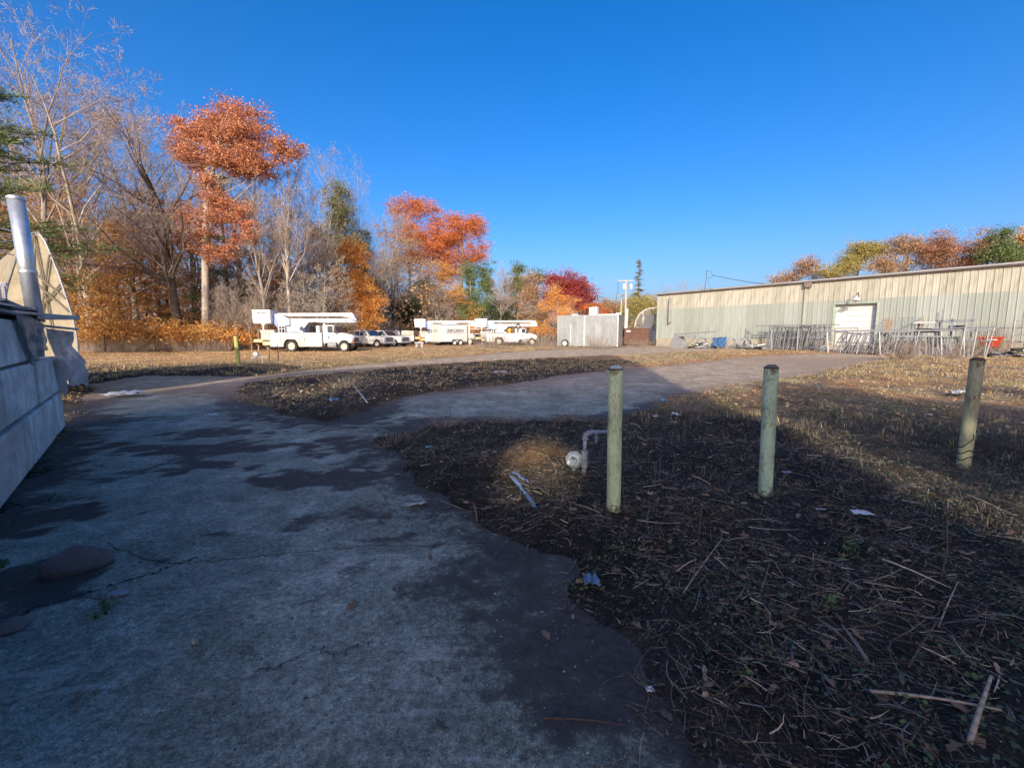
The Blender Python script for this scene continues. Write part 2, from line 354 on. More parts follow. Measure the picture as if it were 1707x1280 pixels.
nd_ = noise(N, L, 22, 6, .8); rdd = ramp(N, [(.35, (.028, .026, .025)), (.65, (.085, .078, .068))]); L.new(nd_.outputs[0], rdd.inputs[0])
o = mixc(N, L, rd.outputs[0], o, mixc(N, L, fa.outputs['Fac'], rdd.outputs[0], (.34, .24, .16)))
L.new(o, b.inputs['Base Color']); b.inputs['Roughness'].default_value = .85; b.inputs['Specular IOR Level'].default_value = .3
bp = N.new('ShaderNodeBump'); bp.inputs['Strength'].default_value = .9; bp.inputs['Distance'].default_value = .02
L.new(n2_.outputs[0], bp.inputs['Height']); L.new(bp.outputs[0], b.inputs['Normal'])
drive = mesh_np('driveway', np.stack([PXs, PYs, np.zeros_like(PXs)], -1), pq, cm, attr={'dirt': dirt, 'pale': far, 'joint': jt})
tag(drive, kind='structure')
# ------------------------------------------------------------------ shade casters behind the camera (an added wall and hedge, both unseen)
brickm = pm('shade_wall_brick', (.22, .12, .09), .9, .3, 2, .3)
MY = -28.0; MDX = math.tan(SUN_AZ)*(-6-MY); MDZ = (-6-MY)/math.cos(SUN_AZ)*math.tan(SUN_EL)
t = empty('shade_wall', (-MDX, MY, 0), label='unseen brick wall added behind the viewer, its top and openings shaped to cast shade', cat='building')
m = MB()
def wall_piece(x0, x1, za, zb): m.prism([(x0, za), (x1, za), (x1, zb[1]), (x0, zb[0])], -.35, 0)
tops = [(-12.4, 9.6), (-10, 10.7), (-9.2, 11.2), (-6.5, 12.2), (-4.2, 12.6), (-2, 13.6), (-.4, 14.4), (.9, 14.9), (1.35, 14.4), (1.65, 12.8), (2.0, 11.0)]
tops = [(x, z+MDZ) for x, z in tops]; tops.insert(3, (-8.75, 11.4+MDZ)); tops.insert(4, (-7.15, 12.0+MDZ))
holes = [(-1.76, -.98, 4.1+MDZ, 4.85+MDZ), (-8.7, -7.2, 6.5+MDZ, 8.6+MDZ)]  # openings placed to let sun onto the mound and the flue pipe
for (x0, z0), (x1, z1) in zip(tops[:-1], tops[1:]):
    zl = lambda x: z0+(z1-z0)*(x-x0)/(x1-x0)
    hs_ = [h for h in holes if x0 < h[0] and h[1] < x1]
    if not hs_: wall_piece(x0, x1, 0, (z0, z1)); continue
    h = hs_[0]
    wall_piece(x0, h[0], 0, (z0, zl(h[0]))); wall_piece(h[1], x1, 0, (zl(h[1]), z1)); wall_piece(h[0], h[1], 0, (h[2], h[2])); wall_piece(h[0], h[1], h[3], (zl(h[0]), zl(h[1])))
m.build('wall', brickm, t)

# ------------------------------------------------------------------ concrete block wall on the left
W0 = G(0, 845); wdir = Vector((-.653, .757, 0)).normalized()
wall = empty('concrete_block_wall', W0, math.atan2(wdir.y, wdir.x), 'grey wall of big stacked concrete blocks along the left of the driveway', 'wall')
blockm = pm('cast_concrete', (.64, .66, .60), .9, .45, 2.2, .8, dirt=(.34, .30, .26), dirt_amt=.4, bscale=14)
blockm2 = pm('cast_concrete_brown', (.54, .49, .44), .9, .45, 2.2, .8, dirt=(.30, .25, .21), dirt_amt=.4, bscale=14)
rb = random.Random(4)
def cblock(x0, x1, z0, z1, mat, off=0):
    m = MB(); g = .03
    n = 7; k = 4; vs = []
    # front face as a slightly uneven grid (front = -y side of the wall frame)
    x0 += g; x1 -= g; z0 += g*.6; z1 -= g*.6
    m.box(x0, x1, -.02+off*.5, .58, z0, z1)
    o = m.build('block', mat, wall, bevel=.022); return o
rows = [(0.0, .61, [-5.8, -4.0, -2.15, -.3, 1.55, 4.42]), (.61, 1.2, [-4.9, -3.05, -1.2, .62, 2.45, 4.45]), (1.2, 1.72, [-4.0, -2.2, -.3, 1.58, 3.28])]
# wall frame: +x along the wall away, +y to the left of that direction (away from the driveway)
for z0, z1, js in rows:
    for i, (a, c) in enumerate(zip(js[:-1], js[1:])):
        cblock(a, c, z0, z1, blockm2 if (i+int(z0*3)) % 3 == 0 else blockm, rb.uniform(-.03, .03))
def WL(s, y, z): return W0+wdir*s+Vector((-wdir.y, wdir.x, 0))*y+Vector((0, 0, z))
wz = math.atan2(wdir.y, wdir.x)

# cloth-like sheets
def sheet(name, P, nu, nv, amp, seed, mat, label=None, cat=None, thick=.004, parent=None, ragged=0, fold=1):
    """bilinear patch between four corners with crumples"""
    r = np.random.RandomState(seed); u, v = np.meshgrid(np.linspace(0, 1, nu), np.linspace(0, 1, nv))
    P = [np.array(p) for p in P]
    Q = ((1-u)*(1-v))[..., None]*P[0]+(u*(1-v))[..., None]*P[1]+(u*v)[..., None]*P[2]+((1-u)*v)[..., None]*P[3]
    nrm = np.cross(P[1]-P[0], P[3]-P[0]); nrm = nrm/np.linalg.norm(nrm)
    o1, o2 = r.rand(2)*50
    f = (fbm(u*5*fold+o1, v*2.5+o2, 4)-.5)*2+.35*np.sin(u*fold*14+6*fbm(u*3+o2, v*3, 2))
    Q = Q+nrm*(f*amp)[..., None]
    if ragged:
        dn = (P[3]-P[0])/np.linalg.norm(P[3]-P[0])
        Q = Q+dn*(((fbm(u*6+o1, u*0+o2, 3)-.5)*ragged*v))[..., None]
    i = np.arange(nu*nv).reshape(nv, nu); q = np.stack([i[:-1, :-1], i[:-1, 1:], i[1:, 1:], i[1:, :-1]], -1).reshape(-1, 4)
    o = mesh_np(name, Q.reshape(-1, 3), q, mat, parent, smooth=True)
    s = o.modifiers.new('thickness', 'SOLIDIFY'); s.thickness = thick
    return tag(o, label, cat)
def film_mat(name, col, tr=.5, rough=.35):
    m, N, L, b = new_mat(name); b.inputs['Base Color'].default_value = (*col, 1); b.inputs['Roughness'].default_value = rough
    n = noise(N, L, 3, 5, .7); r = ramp(N, [(.35, tuple(c*.6 for c in col)), (.65, col)]); L.new(n.outputs[0], r.inputs[0]); L.new(r.outputs[0], b.inputs['Base Color'])
    t = N.new('ShaderNodeBsdfTranslucent'); L.new(r.outputs[0], t.inputs[0]); p = N.new('ShaderNodeBsdfTransparent')
    a = N.new('ShaderNodeMixShader'); a.inputs[0].default_value = .5; L.new(b.outputs[0], a.inputs[1]); L.new(t.outputs[0], a.inputs[2])
    c = N.new('ShaderNodeMixShader'); c.inputs[0].default_value = 1-tr; L.new(p.outputs[0], c.inputs[1]); L.new(a.outputs[0], c.inputs[2])
    L.new(c.outputs[0], N['Material Output'].inputs[0]); return m
filmm = film_mat('cloudy_plastic', (.85, .82, .80), .10)
tp = [tuple(at(78, 548, 6.5)), tuple(at(118, 552, 7.0)), tuple(at(149, 634, 7.25)), tuple(at(98, 650, 6.9))]
sheet('plastic_sheet', tp, 70, 70, .10, 3, filmm, 'torn cloudy plastic sheet hanging off the far end of the block wall', 'plastic sheet', ragged=.5, fold=.5)
sheet('plastic_sheet', [WL(1.2, -.08, 1.76), WL(2.6, -.10, 1.74), WL(2.95, -.08, 1.35), WL(1.9, -.07, 1.2)], 30, 20, .045, 8, film_mat('bluish_plastic', (.42, .55, .60), .35), 'thin bluish plastic film draped over the top blocks of the wall', 'plastic sheet', ragged=.4)
galv = pm('galvanised_metal', (.62, .65, .67), .42, .2, 7, .12, metal=.7, dirt=(.35, .34, .33), dirt_amt=.35)
galvd = pm('dull_zinc', (.40, .42, .43), .55, .25, 4, .1, metal=.5, dirt=(.2, .16, .12), dirt_amt=.35)
boardm = pm('grey_board', (.16, .17, .19), .7, .3, 3, .1)
# sheets and boards lying across the top
t = empty('stacked_boards', WL(2.4, .2, 1.74), wz, 'dark flat boards stacked on top of the block wall below the metal pipe', 'boards')
for k, (x0, x1, y0, y1, rz) in enumerate([(-3.6, 1.5, -.25, .6, .03), (-1.2, 1.7, -.35, .5, -.05), (-.3, 1.75, -.3, .3, .08), (-2.4, 1.0, -.15, .6, -.02), (-.6, 1.6, -.1, .5, .04)]):
    MB().box(x0, x1, y0, y1, k*.045, k*.045+.028, Matrix.Rotation(rz, 4, 'Z') @ Matrix.Rotation(rz*.3, 4, 'Y')).build('board', [boardm, galvd, boardm, galvd, boardm][k], t)
o = MB().tube(at(-40, 532, 4.3), at(130, 549, 7.2), .018, n=8).build('metal_rod', galvd); tag(o, 'long thin metal rod sticking out past the end of the block wall', 'rod')
# stovepipe
pb = at(56, 512, 5.9); pt = at(26, 329, 5.9)
pb = pb+(pb-pt).normalized()*.12
t = empty('stove_pipe', pb, 0, 'shiny galvanised metal flue pipe standing on top of the block wall', 'pipe')
d = pt-pb; R = .084
m = MB(); m.tube((0, 0, 0), d, R, n=24); m.build('tube', galv, t, smooth=False)
for p in t.children[0].data.polygons: p.use_smooth = len(p.vertices) == 4
for f in (.38, .99):
    MB().tube(d*f-d.normalized()*.015, d*f+d.normalized()*.015, R+.008, n=24).build('collar', galv, t)
MB().box(-.36, .30, -.25, .30, -.04, .02).build('base_plate', galvd, t)
# diagonal brace wires near the pipe
t = empty('brace_frame', at(0, 400, 7.5), 0, 'thin steel wires and rods running from behind the flue pipe off to the left', 'frame')
o_ = Vector(t.location)
for a, c in [((-60, 367), (22, 386)), ((-60, 380), (24, 397)), ((-60, 413), (25, 401)), ((-60, 402), (22, 425))]:
    MB().tube(at(*a, 7.5)-o_, at(*c, 7.5)-o_, .011, n=5).build('rod', galvd, t)
# pointed hoop shelter end behind the wall
strm = pm('strut_shadow_tan', (.20, .17, .12), .6)
fabm = film_mat('shelter_fabric', (.72, .62, .42), .0, .6)
SY = 10.3
prof = [(132, 640), (132, 600), (129, 560), (122, 528), (112, 497), (99, 458), (86, 425), (76, 402), (66, 389), (58, 388)]
profl = [(46, 396), (30, 425), (15, 470), (4, 520), (-6, 570), (-12, 640)]
t = empty('hoop_shelter', (at(60, 560, SY).x, SY, 0), 0, 'cream fabric hoop shelter with a pointed arch, behind the block wall', 'shelter')
oo = Vector(t.location)
arch = [at(x, y, SY) for x, y in prof+profl]
arch = [Vector((p.x, p.y, max(p.z, 0)))-oo for p in arch]
back = [p+Vector((-4.4, 3.2, 0)) for p in arch]
m = MB(); n = len(arch)
m.add(arch, [tuple(range(n))]); m.build('end_panel', fabm, t)
m = MB(); m.add([p+Vector((0, .01, .01)) for p in arch]+[p+Vector((0, 0, .01)) for p in back], [(i, i+1, n+i+1, n+i) for i in range(n-1)]); m.build('roof_cover', fabm, t, smooth=True)
hoop = MB(); hoop.path([p+Vector((0, -.02, 0)) for p in arch], .016, 6); hoop.build('hoop', galvd, t)
for f in [((60, 392), (100, 600)), ((60, 470), (118, 520)), ((58, 392), (58, 640)), ((30, 430), (112, 498)), ((50, 540), (104, 475)), ((86, 425), (62, 600)), ((8, 540), (60, 500))]:
    q = [at(*f[0], SY)-oo, at(*f[1], SY)-oo]; q = [Vector((a.x, -.05, max(a.z, 0))) for a in q]
    MB().tube(q[0], q[1], .02, n=5).build('strut_shadow', strm, t)  # dark tubes draw the shadow lines seen on the fabric
# pale roof shapes just behind, left
t = empty('stored_window_frame', at(8, 500, 7.8), 0, 'white plastic garden furniture piece behind the block wall at the left edge', 'furniture')
for k in range(4): MB().box(-.32+k*.1, -.28+k*.1, 0, .03, -.5, .28).build('slat', pm('white_plastic', (.7, .7, .7), .4), t)
MB().box(-.34, .06, -.005, .035, .24, .3).build('rail', pm('white_plastic', (.7, .7, .7), .4), t)

# ------------------------------------------------------------------ bollards
def bollard(px, pb_, ptop, Rr, name_lab, col, lean=None, seed=0, rust=None, cap=None):
    b0 = G(px[0], pb_); z0 = gz(b0.x, b0.y)
    b0.z = z0
    top = at(px[1], ptop, b0.y)
    mname = 'bollard_paint_%d' % seed
    m, N, L, bs = new_mat(mname)
    n1 = noise(N, L, 5, 6, .7, mapscale=(1, 1, .35)); r1 = ramp(N, [(.3, tuple(c*.72 for c in col)), (.7, tuple(min(1, c*1.15) for c in col))]); L.new(n1.outputs[0], r1.inputs[0])
    n2 = noise(N, L, 26, 7, .8, mapscale=(1, 1, .32)); r2 = ramp(N, [(.50, (0, 0, 0)), (.57, (1, 1, 1))]); L.new(n2.outputs[0], r2.inputs[0])
    n2b = noise(N, L, 3, 4, .6); r2b = ramp(N, [(.42, (0, 0, 0)), (.6, (1, 1, 1))]); L.new(n2b.outputs[0], r2b.inputs[0])
    mu = N.new('ShaderNodeMath'); mu.operation = 'MULTIPLY'; L.new(r2.outputs[0], mu.inputs[0]); L.new(r2b.outputs[0], mu.inputs[1])
    o = mixc(N, L, mu.outputs[0], r1.outputs[0], rust or (.13, .10, .05))
    n3 = noise(N, L, 60, 5, .8, mapscale=(1, 1, .5)); r3 = ramp(N, [(.585, (0, 0, 0)), (.63, (1, 1, 1))]); L.new(n3.outputs[0], r3.inputs[0])
    o = mixc(N, L, r3.outputs[0], o, (.17, .08, .04))
    L.new(o, bs.inputs['Base Color']); bs.inputs['Roughness'].default_value = .55
    bp = N.new('ShaderNodeBump'); bp.inputs['Strength'].default_value = .35; bp.inputs['Distance'].default_value = .004
    L.new(n2.outputs[0], bp.inputs['Height']); L.new(bp.outputs[0], bs.inputs['Normal'])
    t = empty('bollard', b0, 0, name_lab, 'bollard', 'concrete filled steel pipe bollards')
    d = top-b0; b = MB(); b.tube(-d.normalized()*.12, d, Rr, n=32, caps=False)
    o = b.build('post', m, t, smooth=True)
    c = MB(); dn = d.normalized(); c.tube(d-dn*.02, d+dn*.003, Rr*.93, n=28); c.tube(d+dn*.003, d+dn*.022, Rr*.9, Rr*.55, n=28)
    c.build('concrete_cap', cap or pm('cap_concrete', (.10, .11, .11), .9, .3, 9, .3), t)
    ring = MB(); ring.tube(d-dn*.012, d+dn*.001, Rr+.0015, n=32, caps=False); ring.build('rim', pm('rusty_rim', (.10, .06, .035), .9, .4, 30, .3), t, smooth=True)
    return t, d
bollard((1022, 1026.5), 872, 614, .0565, 'pale green steel bollard standing right beside the gas riser, nearest to the camera', (.55, .66, .38), seed=1, rust=(.16, .12, .06), cap=pm('pale_cap', (.40, .44, .40), .9, .3, 9, .3))
bollard((1274, 1286), 843, 612, .0575, 'bluish green steel bollard, middle one of the three on the right', (.44, .58, .40), seed=2)
t, d = bollard((1604, 1630), 790, 599, .0600, 'olive rust-worn bollard leaning right, with a wire wrapped round its foot', (.46, .44, .25), seed=3, rust=(.15, .10, .05), cap=pm('rusty_cap', (.13, .09, .06), .9, .4, 20, .3))
w = MB(); pts = []
for i in range(40):
    a = i*.42; q = d*(.06+.16*(i/40.)); pts.append(q+Vector((math.cos(a)*.07, math.sin(a)*.07, .02*math.sin(i*1.3))))
w.path(pts, .005, 4); w.path([pts[-1], pts[-1]+Vector((.05, -.03, .07)), pts[-1]+Vector((.02, -.05, .13))], .004, 4)
w.build('wire', pm('dark_wire', (.03, .03, .03), .6), t)
b0 = G(399, 612)
t, d = bollard((399, 392.5), 614, 560, .085, 'yellow-green bollard standing alone by the fence on the far left of the yard', (.55, .50, .12), seed=4, rust=(.25, .18, .06))

# ------------------------------------------------------------------ gas riser with regulator
gp = G(973, 815); gp.z = gz(gp.x, gp.y)
pipem = pm('grey_pipe_paint', (.24, .28, .33), .5, .25, 12, .1, dirt=(.12, .10, .08), dirt_amt=.35)
regm = pm('grey_regulator_paint', (.22, .26, .28), .5, .2, 10, .1, dirt=(.16, .13, .10), dirt_amt=.3)
t = empty('gas_riser', gp, 0, 'grey gas riser pipe with a round regulator, left of the nearest bollard', 'gas meter')
def gq(px, py, dy=0): return at(px, py, gp.y+dy)-gp
m = MB(); m.tube((0, 0, -.1), gq(973.5, 778), .022, n=16); m.build('riser', pipem, t, smooth=True)
m = MB(); m.tube(gq(973, 812)+Vector((0, 0, -.03)), gq(973, 803), .037, .033, n=16); m.tube(gq(973, 803), gq(973, 796), .033, .024, n=16); m.build('base_fitting', pipem, t, smooth=True)
m = MB(); m.tube(gq(974, 778), gq(974, 768), .035, n=12); m.tube(gq(974, 768), gq(974.5, 752), .03, n=12); m.tube(gq(974.5, 757), gq(974.5, 751), .036, n=6); m.build('union', regm, t, smooth=False)
m = MB(); m.tube(gq(974.5, 752), gq(975.5, 731), .0195, n=16); m.build('upper_pipe', pipem, t, smooth=True)
m = MB(); m.path([gq(975.5, 731), gq(976, 726), gq(978.5, 722.5), gq(983, 721), gq(988, 721)], .0255, 14); m.tube(gq(975.5, 733), gq(975.6, 730), .030, n=14); m.build('elbow', pipem, t, smooth=True)
m = MB(); m.tube(gq(988, 721), gq(1012, 719.5, .02), .018, n=14); m.tube(gq(988, 721), gq(991, 720.8), .028, n=14); m.tube(gq(994, 720.6), gq(998, 720.4), .026, n=6); m.tube(gq(1012, 719.5, .02), gq(1030, 719, .03), .018, n=14); m.build('outlet_pipe', pipem, t, smooth=True)
m = MB(); m.tube(gq(994, 722), gq(994, 730), .012, n=10); m.tube(gq(994, 730), gq(994, 737), .019, .012, n=10); m.tube(gq(994, 728), gq(994, 731), .022, n=6); m.build('vent_valve', regm, t)
# regulator: a disc facing the camera and slightly left
rc = gq(957, 766); nrm = Vector((-.28, -.94, .12)).normalized(); Mr = Matrix.Translation(rc) @ nrm.to_track_quat('Z', 'Y').to_matrix().to_4x4()
m = MB(); m.lathe([(0, .048), (.03, .048), (.034, .034), (.062, .028), (.074, .012), (.083, .010), (.083, -.010), (.072, -.012), (.06, -.035), (.02, -.045), (0, -.045)], Mr, 32); m.build('regulator_body', regm, t, smooth=False)
for i in range(8):
    a = i*math.pi/4+.2; c = Mr @ Vector((math.cos(a)*.076, math.sin(a)*.076, .008)); e = Mr @ Vector((math.cos(a)*.076, math.sin(a)*.076, .019))
    MB().tube(c, e, .0055, n=6).build('bolt', pm('dark_bolt', (.05, .05, .05), .5), t)
m = MB(); m.tube(Mr @ Vector((.012, .0, .03)), Mr @ Vector((.012, 0, .066)), .024, .020, n=16); m.tube(Mr @ Vector((.012, -.03, .04)), Mr @ Vector((-.02, -.05, .05)), .012, n=8); m.build('bonnet', regm, t)
m = MB(); m.tube(rc+Vector((.05, .0, -.0)), gq(974, 765), .022, n=10); m.tube(rc+Vector((0, 0, -.07)), rc+Vector((.004, .0, -.135)), .017, .013, n=10); m.tube(rc+Vector((.003, 0, -.10)), rc+Vector((.003, 0, -.115)), .023, n=6); m.build('inlet', regm, t)
m = MB(); m.add([Mr @ Vector(p) for p in [(-.062, -.045, .031), (-.040, -.045, .036), (-.040, -.005, .038), (-.062, -.005, .031)]], [(0, 1, 2, 3)]); m.build('sticker', pm('white_label', (.6, .62, .62), .5), t)
def text_obj(s, size, mat, parent, M, name='lettering', extrude=.002, squeeze=1.0, bold=.0):
    cu = bpy.data.curves.new(name, 'FONT'); cu.body = s; cu.size = size; cu.align_x = 'CENTER'; cu.align_y = 'CENTER'; cu.extrude = extrude; cu.offset = bold; cu.resolution_u = 3
    tmp = bpy.data.objects.new('tmp_text', cu); scene.collection.objects.link(tmp)
    dg = bpy.context.evaluated_depsgraph_get(); me = bpy.data.meshes.new_from_object(tmp.evaluated_get(dg))
    bpy.data.objects.remove(tmp); bpy.data.curves.remove(cu)
    me.materials.clear(); me.materials.append(mat); me.transform(M @ Matrix.Diagonal((squeeze, 1, 1, 1)))
    o = bpy.data.objects.new(name, me); linkc(o, parent); return o
inkm = pm('black_marker', (.02, .02, .025), .6)
q = nrm.to_track_quat('Z', 'Y').to_matrix().to_4x4()
zz = nrm; up = (Vector((0, 0, 1))-zz*zz.z).normalized(); xx = up.cross(zz)
Mt = Matrix((xx, up, zz)).transposed().to_4x4(); Mt = Matrix.Translation(rc+zz*.0685+up*.022+xx*(-.0)) @ Mt @ Matrix.Rotation(-.15, 4, 'Z')
text_obj('P2', .036, inkm, t, Mt, extrude=.0015, bold=.0012)

# ------------------------------------------------------------------ long metal building on the right
C0 = Vector(((1093.5-853.5)/FPX*(53*CP+CAMH*SP), 53.0, 0))
az = math.atan((342-853.5)/FPX*1.0/ (CP)) ; bd = Vector((-math.sin(az), -math.cos(az), 0)); bn = Vector((-bd.y, bd.x, 0))
def bz(px, py, off=0.0):
    """pixel -> (s, z) on the wall plane, off metres in front of it"""
    r = ray(px, py); base = C0-bn*off
    t_ = (base.dot(bn)-Vector((0, 0, CAMH)).dot(bn))/r.dot(bn)
    p = Vector((0, 0, CAMH))+r*t_; return (p-base).dot(bd), p.z
bang = math.atan2(bd.y, bd.x); WLEN = 38.0
bld = empty('metal_warehouse', C0, bang, 'long low warehouse with ribbed green and cream metal siding', 'building')
ZB, ZM, ZT = .95, 4.42, 6.12
def siding_mat(name, col, var, stain):
    m, N, L, b = new_mat(name)
    tc = N.new('ShaderNodeTexCoord'); n1 = noise(N, L, .9, 5, .65, mapscale=(1, 1, .35)); 
    oi = N.new('ShaderNodeObjectInfo')
    r1 = ramp(N, [(.3, tuple(c*(1-var) for c in col)), (.7, tuple(c*(1+var*.4) for c in col))]); L.new(n1.outputs[0], r1.inputs[0])
    r0 = ramp(N, [(0, (.86, .88, .86)), (1, (1.1, 1.08, 1.1))]); L.new(oi.outputs['Random'], r0.inputs[0])
    o = mixc(N, L, 1.0, r1.outputs[0], r0.outputs[0], 'MULTIPLY')
    n2 = noise(N, L, 5, 6, .7, mapscale=(1, 1, .12)); r2 = ramp(N, [(.5, (0, 0, 0)), (.75, (.8, .8, .8))]); L.new(n2.outputs[0], r2.inputs[0])
    o = mixc(N, L, r2.outputs[0], o, stain)
    L.new(o, b.inputs['Base Color']); b.inputs['Roughness'].default_value = .5; return m
greenm = siding_mat('pale_green_siding', (.34, .372, .318), .15, (.24, .25, .20)); creamm = siding_mat('cream_siding', (.45, .43, .34), .15, (.22, .18, .10))
def panel_mesh(w, h, ribs):
    vs = []; prof = []
    for k in range(ribs):
        a = w*k/ribs; p = w/ribs
        prof += [(a, 0), (a+.012, -.032), (a+.045, -.032), (a+.06, 0), (a+p*.5, 0), (a+p*.5+.01, -.010), (a+p*.5+.03, -.010), (a+p*.5+.04, 0)]
    prof.append((w, 0)); n = len(prof)
    vs = [(x, y, 0) for x, y in prof]+[(x, y, h) for x, y in prof]
    me = bpy.data.meshes.new('panel'); me.from_pydata(vs, [], [(i, i+1, n+i+1, n+i) for i in range(n-1)]); return me
ds0, dz1 = bz(1392, 508); ds1, _ = bz(1463, 505); dzb = ZB
PW = 1.17
mg = panel_mesh(PW, ZM-ZB, 3); mg.materials.append(greenm); mc = panel_mesh(PW, ZT-ZM, 3); mc.materials.append(creamm)
dk0 = int(ds0/PW); dk1 = int(math.ceil(ds1/PW))
def put(me, x, z, y=0):
    o = bpy.data.objects.new('panel', me); linkc(o, bld); o.location = (x, y, z); return o
for k in range(int(WLEN/PW)):
    x = k*PW+.12; put(mc, x, ZM)
    if x+PW <= ds0 or x >= ds1: put(mg, x, ZB, .004)
    else:
        # panels beside and over the door
        h = ZM-dz1
        mm_ = panel_mesh(PW, h, 3); mm_.materials.append(greenm); put(mm_, x, dz1, .004)
        if x < ds0:
            m_ = panel_mesh(ds0-x, dz1-ZB, 2); m_.materials.append(greenm); put(m_, x, ZB, .004)
        if x+PW > ds1:
            m_ = panel_mesh(x+PW-ds1, dz1-ZB, 2); m_.materials.append(greenm); put(m_, ds1, ZB, .004)
foundm = pm('foundation_concrete', (.42, .38, .28), .9, .2, 1, .3, dirt=(.22, .18, .12), dirt_amt=.5)
MB().box(.1, ds0, .02, .4, -.2, ZB).box(ds1, WLEN, .02, .4, -.2, ZB).box(ds0, ds1, .02, .4, -.2, .55).build('foundation', foundm, bld)
whitem = pm('door_white', (.64, .64, .60), .45, .05, 1)
trimm = pm('dark_trim', (.085, .07, .065), .5, .2, 2); gutm = pm('eave_metal', (.16, .13, .12), .45, .2, 2)
door = MB().box(ds0, ds1, .38, .42, .5, dz1).build('roller_door', pm('door_gap_grey', (.3, .3, .3), .6), bld)
nd = 7; hh = (dz1-.55)/nd
for k in range(nd): MB().box(ds0+.02, ds1-.02, .345, .385, .55+k*hh+.012, .55+(k+1)*hh-.012).build('panel', whitem, door)
MB().box(ds0-.0, ds0+.03, 0.0, .40, .55, dz1).box(ds1-.03, ds1, 0.0, .40, .55, dz1).box(ds0+.03, ds1-.03, 0.0, .4, dz1-.03, dz1).build('door_frame', pm('frame_green', (.30, .36, .30), .5), bld)
MB().box(ds0-.1, ds1+.1, -.05, -.0, dz1, dz1+.07).box(ds1, ds1+.1, -.05, 0, .95, dz1).box(ds0-.1, ds0, -.05, 0, .95, dz1).build('door_trim', pm('trim_green', (.36, .43, .35), .5), bld)
MB().box(-.05, WLEN, -.24, .16, ZT, ZT+.19).box(-.05, WLEN, -.27, -.235, ZT+.05, ZT+.22).build('gutter', gutm, bld)
roofm = pm('roof_metal', (.38, .38, .37), .5, .2, 1)
m = MB(); m.prism([(-.3, ZT+.19), (12, ZT+.99), (24, ZT+.19), (24, ZT+.1), (12, ZT+.9), (-.3, ZT+.1)], 0, WLEN, Matrix(((0, 1, 0, 0), (1, 0, 0, 0), (0, 0, 1, 0), (0, 0, 0, 1)))); m.build('roof', roofm, bld)
m = MB(); m.prism([(.02, 0), (24, 0), (24, ZT+.1), (12, ZT+.9), (.02, ZT+.1)], 0, .1, Matrix(((0, 1, 0, 0), (1, 0, 0, 0), (0, 0, 1, 0), (0, 0, 0, 1)))); m.build('end_wall', greenm, bld)
MB().box(0, .14, -.07, .05, ZB-.1, ZT).box(.75, .83, -.05, 0, ZB, ZT).build('corner_trim', pm('trim_green', (.36, .43, .35), .5), bld)
s_, z_ = bz(1344, 480)
MB().box(s_-.07, s_+.10, -.13, -.036, .6, ZT-.1).build('downspout', pm('downspout_grey', (.42, .40, .33), .5), bld)
MB().box(s_+.0, s_+.45, -.36, -.036, ZT-.42, ZT-.02, tx=-.06).build('leader_head', pm('brownish_metal', (.22, .17, .14), .6), bld)
s_, z_ = bz(1120, 500); _, z2 = bz(1118, 540)
MB().tube((s_, -.40, z2+.1), (s_, -.40, z_+.1), .11, n=12).tube((s_, -.4, z_+.1), (s_, -.4, z_+.3), .15, .05, n=12).tube((s_, -.40, z2+.2), (s_, .0, z2+.2), .10, n=12).tube((s_+.2, -.40, z_-.7), (s_+.9, .0, z_-.3), .015, n=5).build('vent_stack', pm('stack_metal', (.28, .27, .25), .5, metal=.3), bld)
s_, z_ = bz(1251, 552); m = MB(); m.box(s_-.15, s_+.12, -.16, -.036, z_-.2, z_+.12); m.build('wall_box', galvd, bld)
# lamp over the door
s_, z_ = bz(1428, 497, .9); s2, z2 = bz(1413, 507)
m = MB(); m.path([(s_-.1, 0, z_+.15), (s_-.05, -.5, z_+.5), (s_, -.9, z_+.35), (s_, -.95, z_+.05)], .035, 6); m.build('lamp_arm', trimm, bld)
m = MB(); m.lathe([(0, .14), (.08, .13), (.12, .02), (.30, -.18), (.31, -.24), (.26, -.2), (0, -.1)], Matrix.Translation((s_, -.95, z_+.05)), 16); m.build('lamp_shade', pm('lamp_grey', (.55, .55, .52), .5), bld, smooth=True)
m = MB(); m.lathe([(0, -.1), (.14, -.12), (.15, -.28), (.08, -.38), (0, -.4)], Matrix.Translation((s_, -.95, z_+.05)), 12); m.build('lamp_glass', pm('cloudy_glass', (.5, .5, .47), .2), bld, smooth=True)
def BP(s, off, z): return C0+bd*s-bn*off+Vector((0, 0, z))
# bent mast with wires on the roof
mp_ = Vector((0, 0, 0)); q = at(1178, 470, 47.0)
t = empty('roof_mast', q, 0, 'thin bent service mast with looping wires above the warehouse roof', 'mast')
w_ = lambda px, py, Y: at(px, py, Y)-q
m = MB(); m.path([w_(1174, 486, 47), w_(1177, 468, 47), w_(1178, 451, 47)], .035, 5); m.build('mast', trimm, t)
m = MB(); m.path([w_(1178, 451, 47), w_(1184, 453, 47), w_(1188, 459, 47), w_(1184, 464, 47), w_(1180, 462, 47)], .018, 4); m.path([w_(1180, 462, 47), w_(1182, 475, 47), w_(1190, 486, 47)], .012, 4); m.build('wire_loop', trimm, t)
m = MB(); m.path([w_(1187, 459, 47), w_(1215, 464.5, 46), w_(1245, 470, 45), w_(1285, 474.5, 43), w_(1330, 476, 41)], .028, 4); m.build('service_wire', trimm, t)
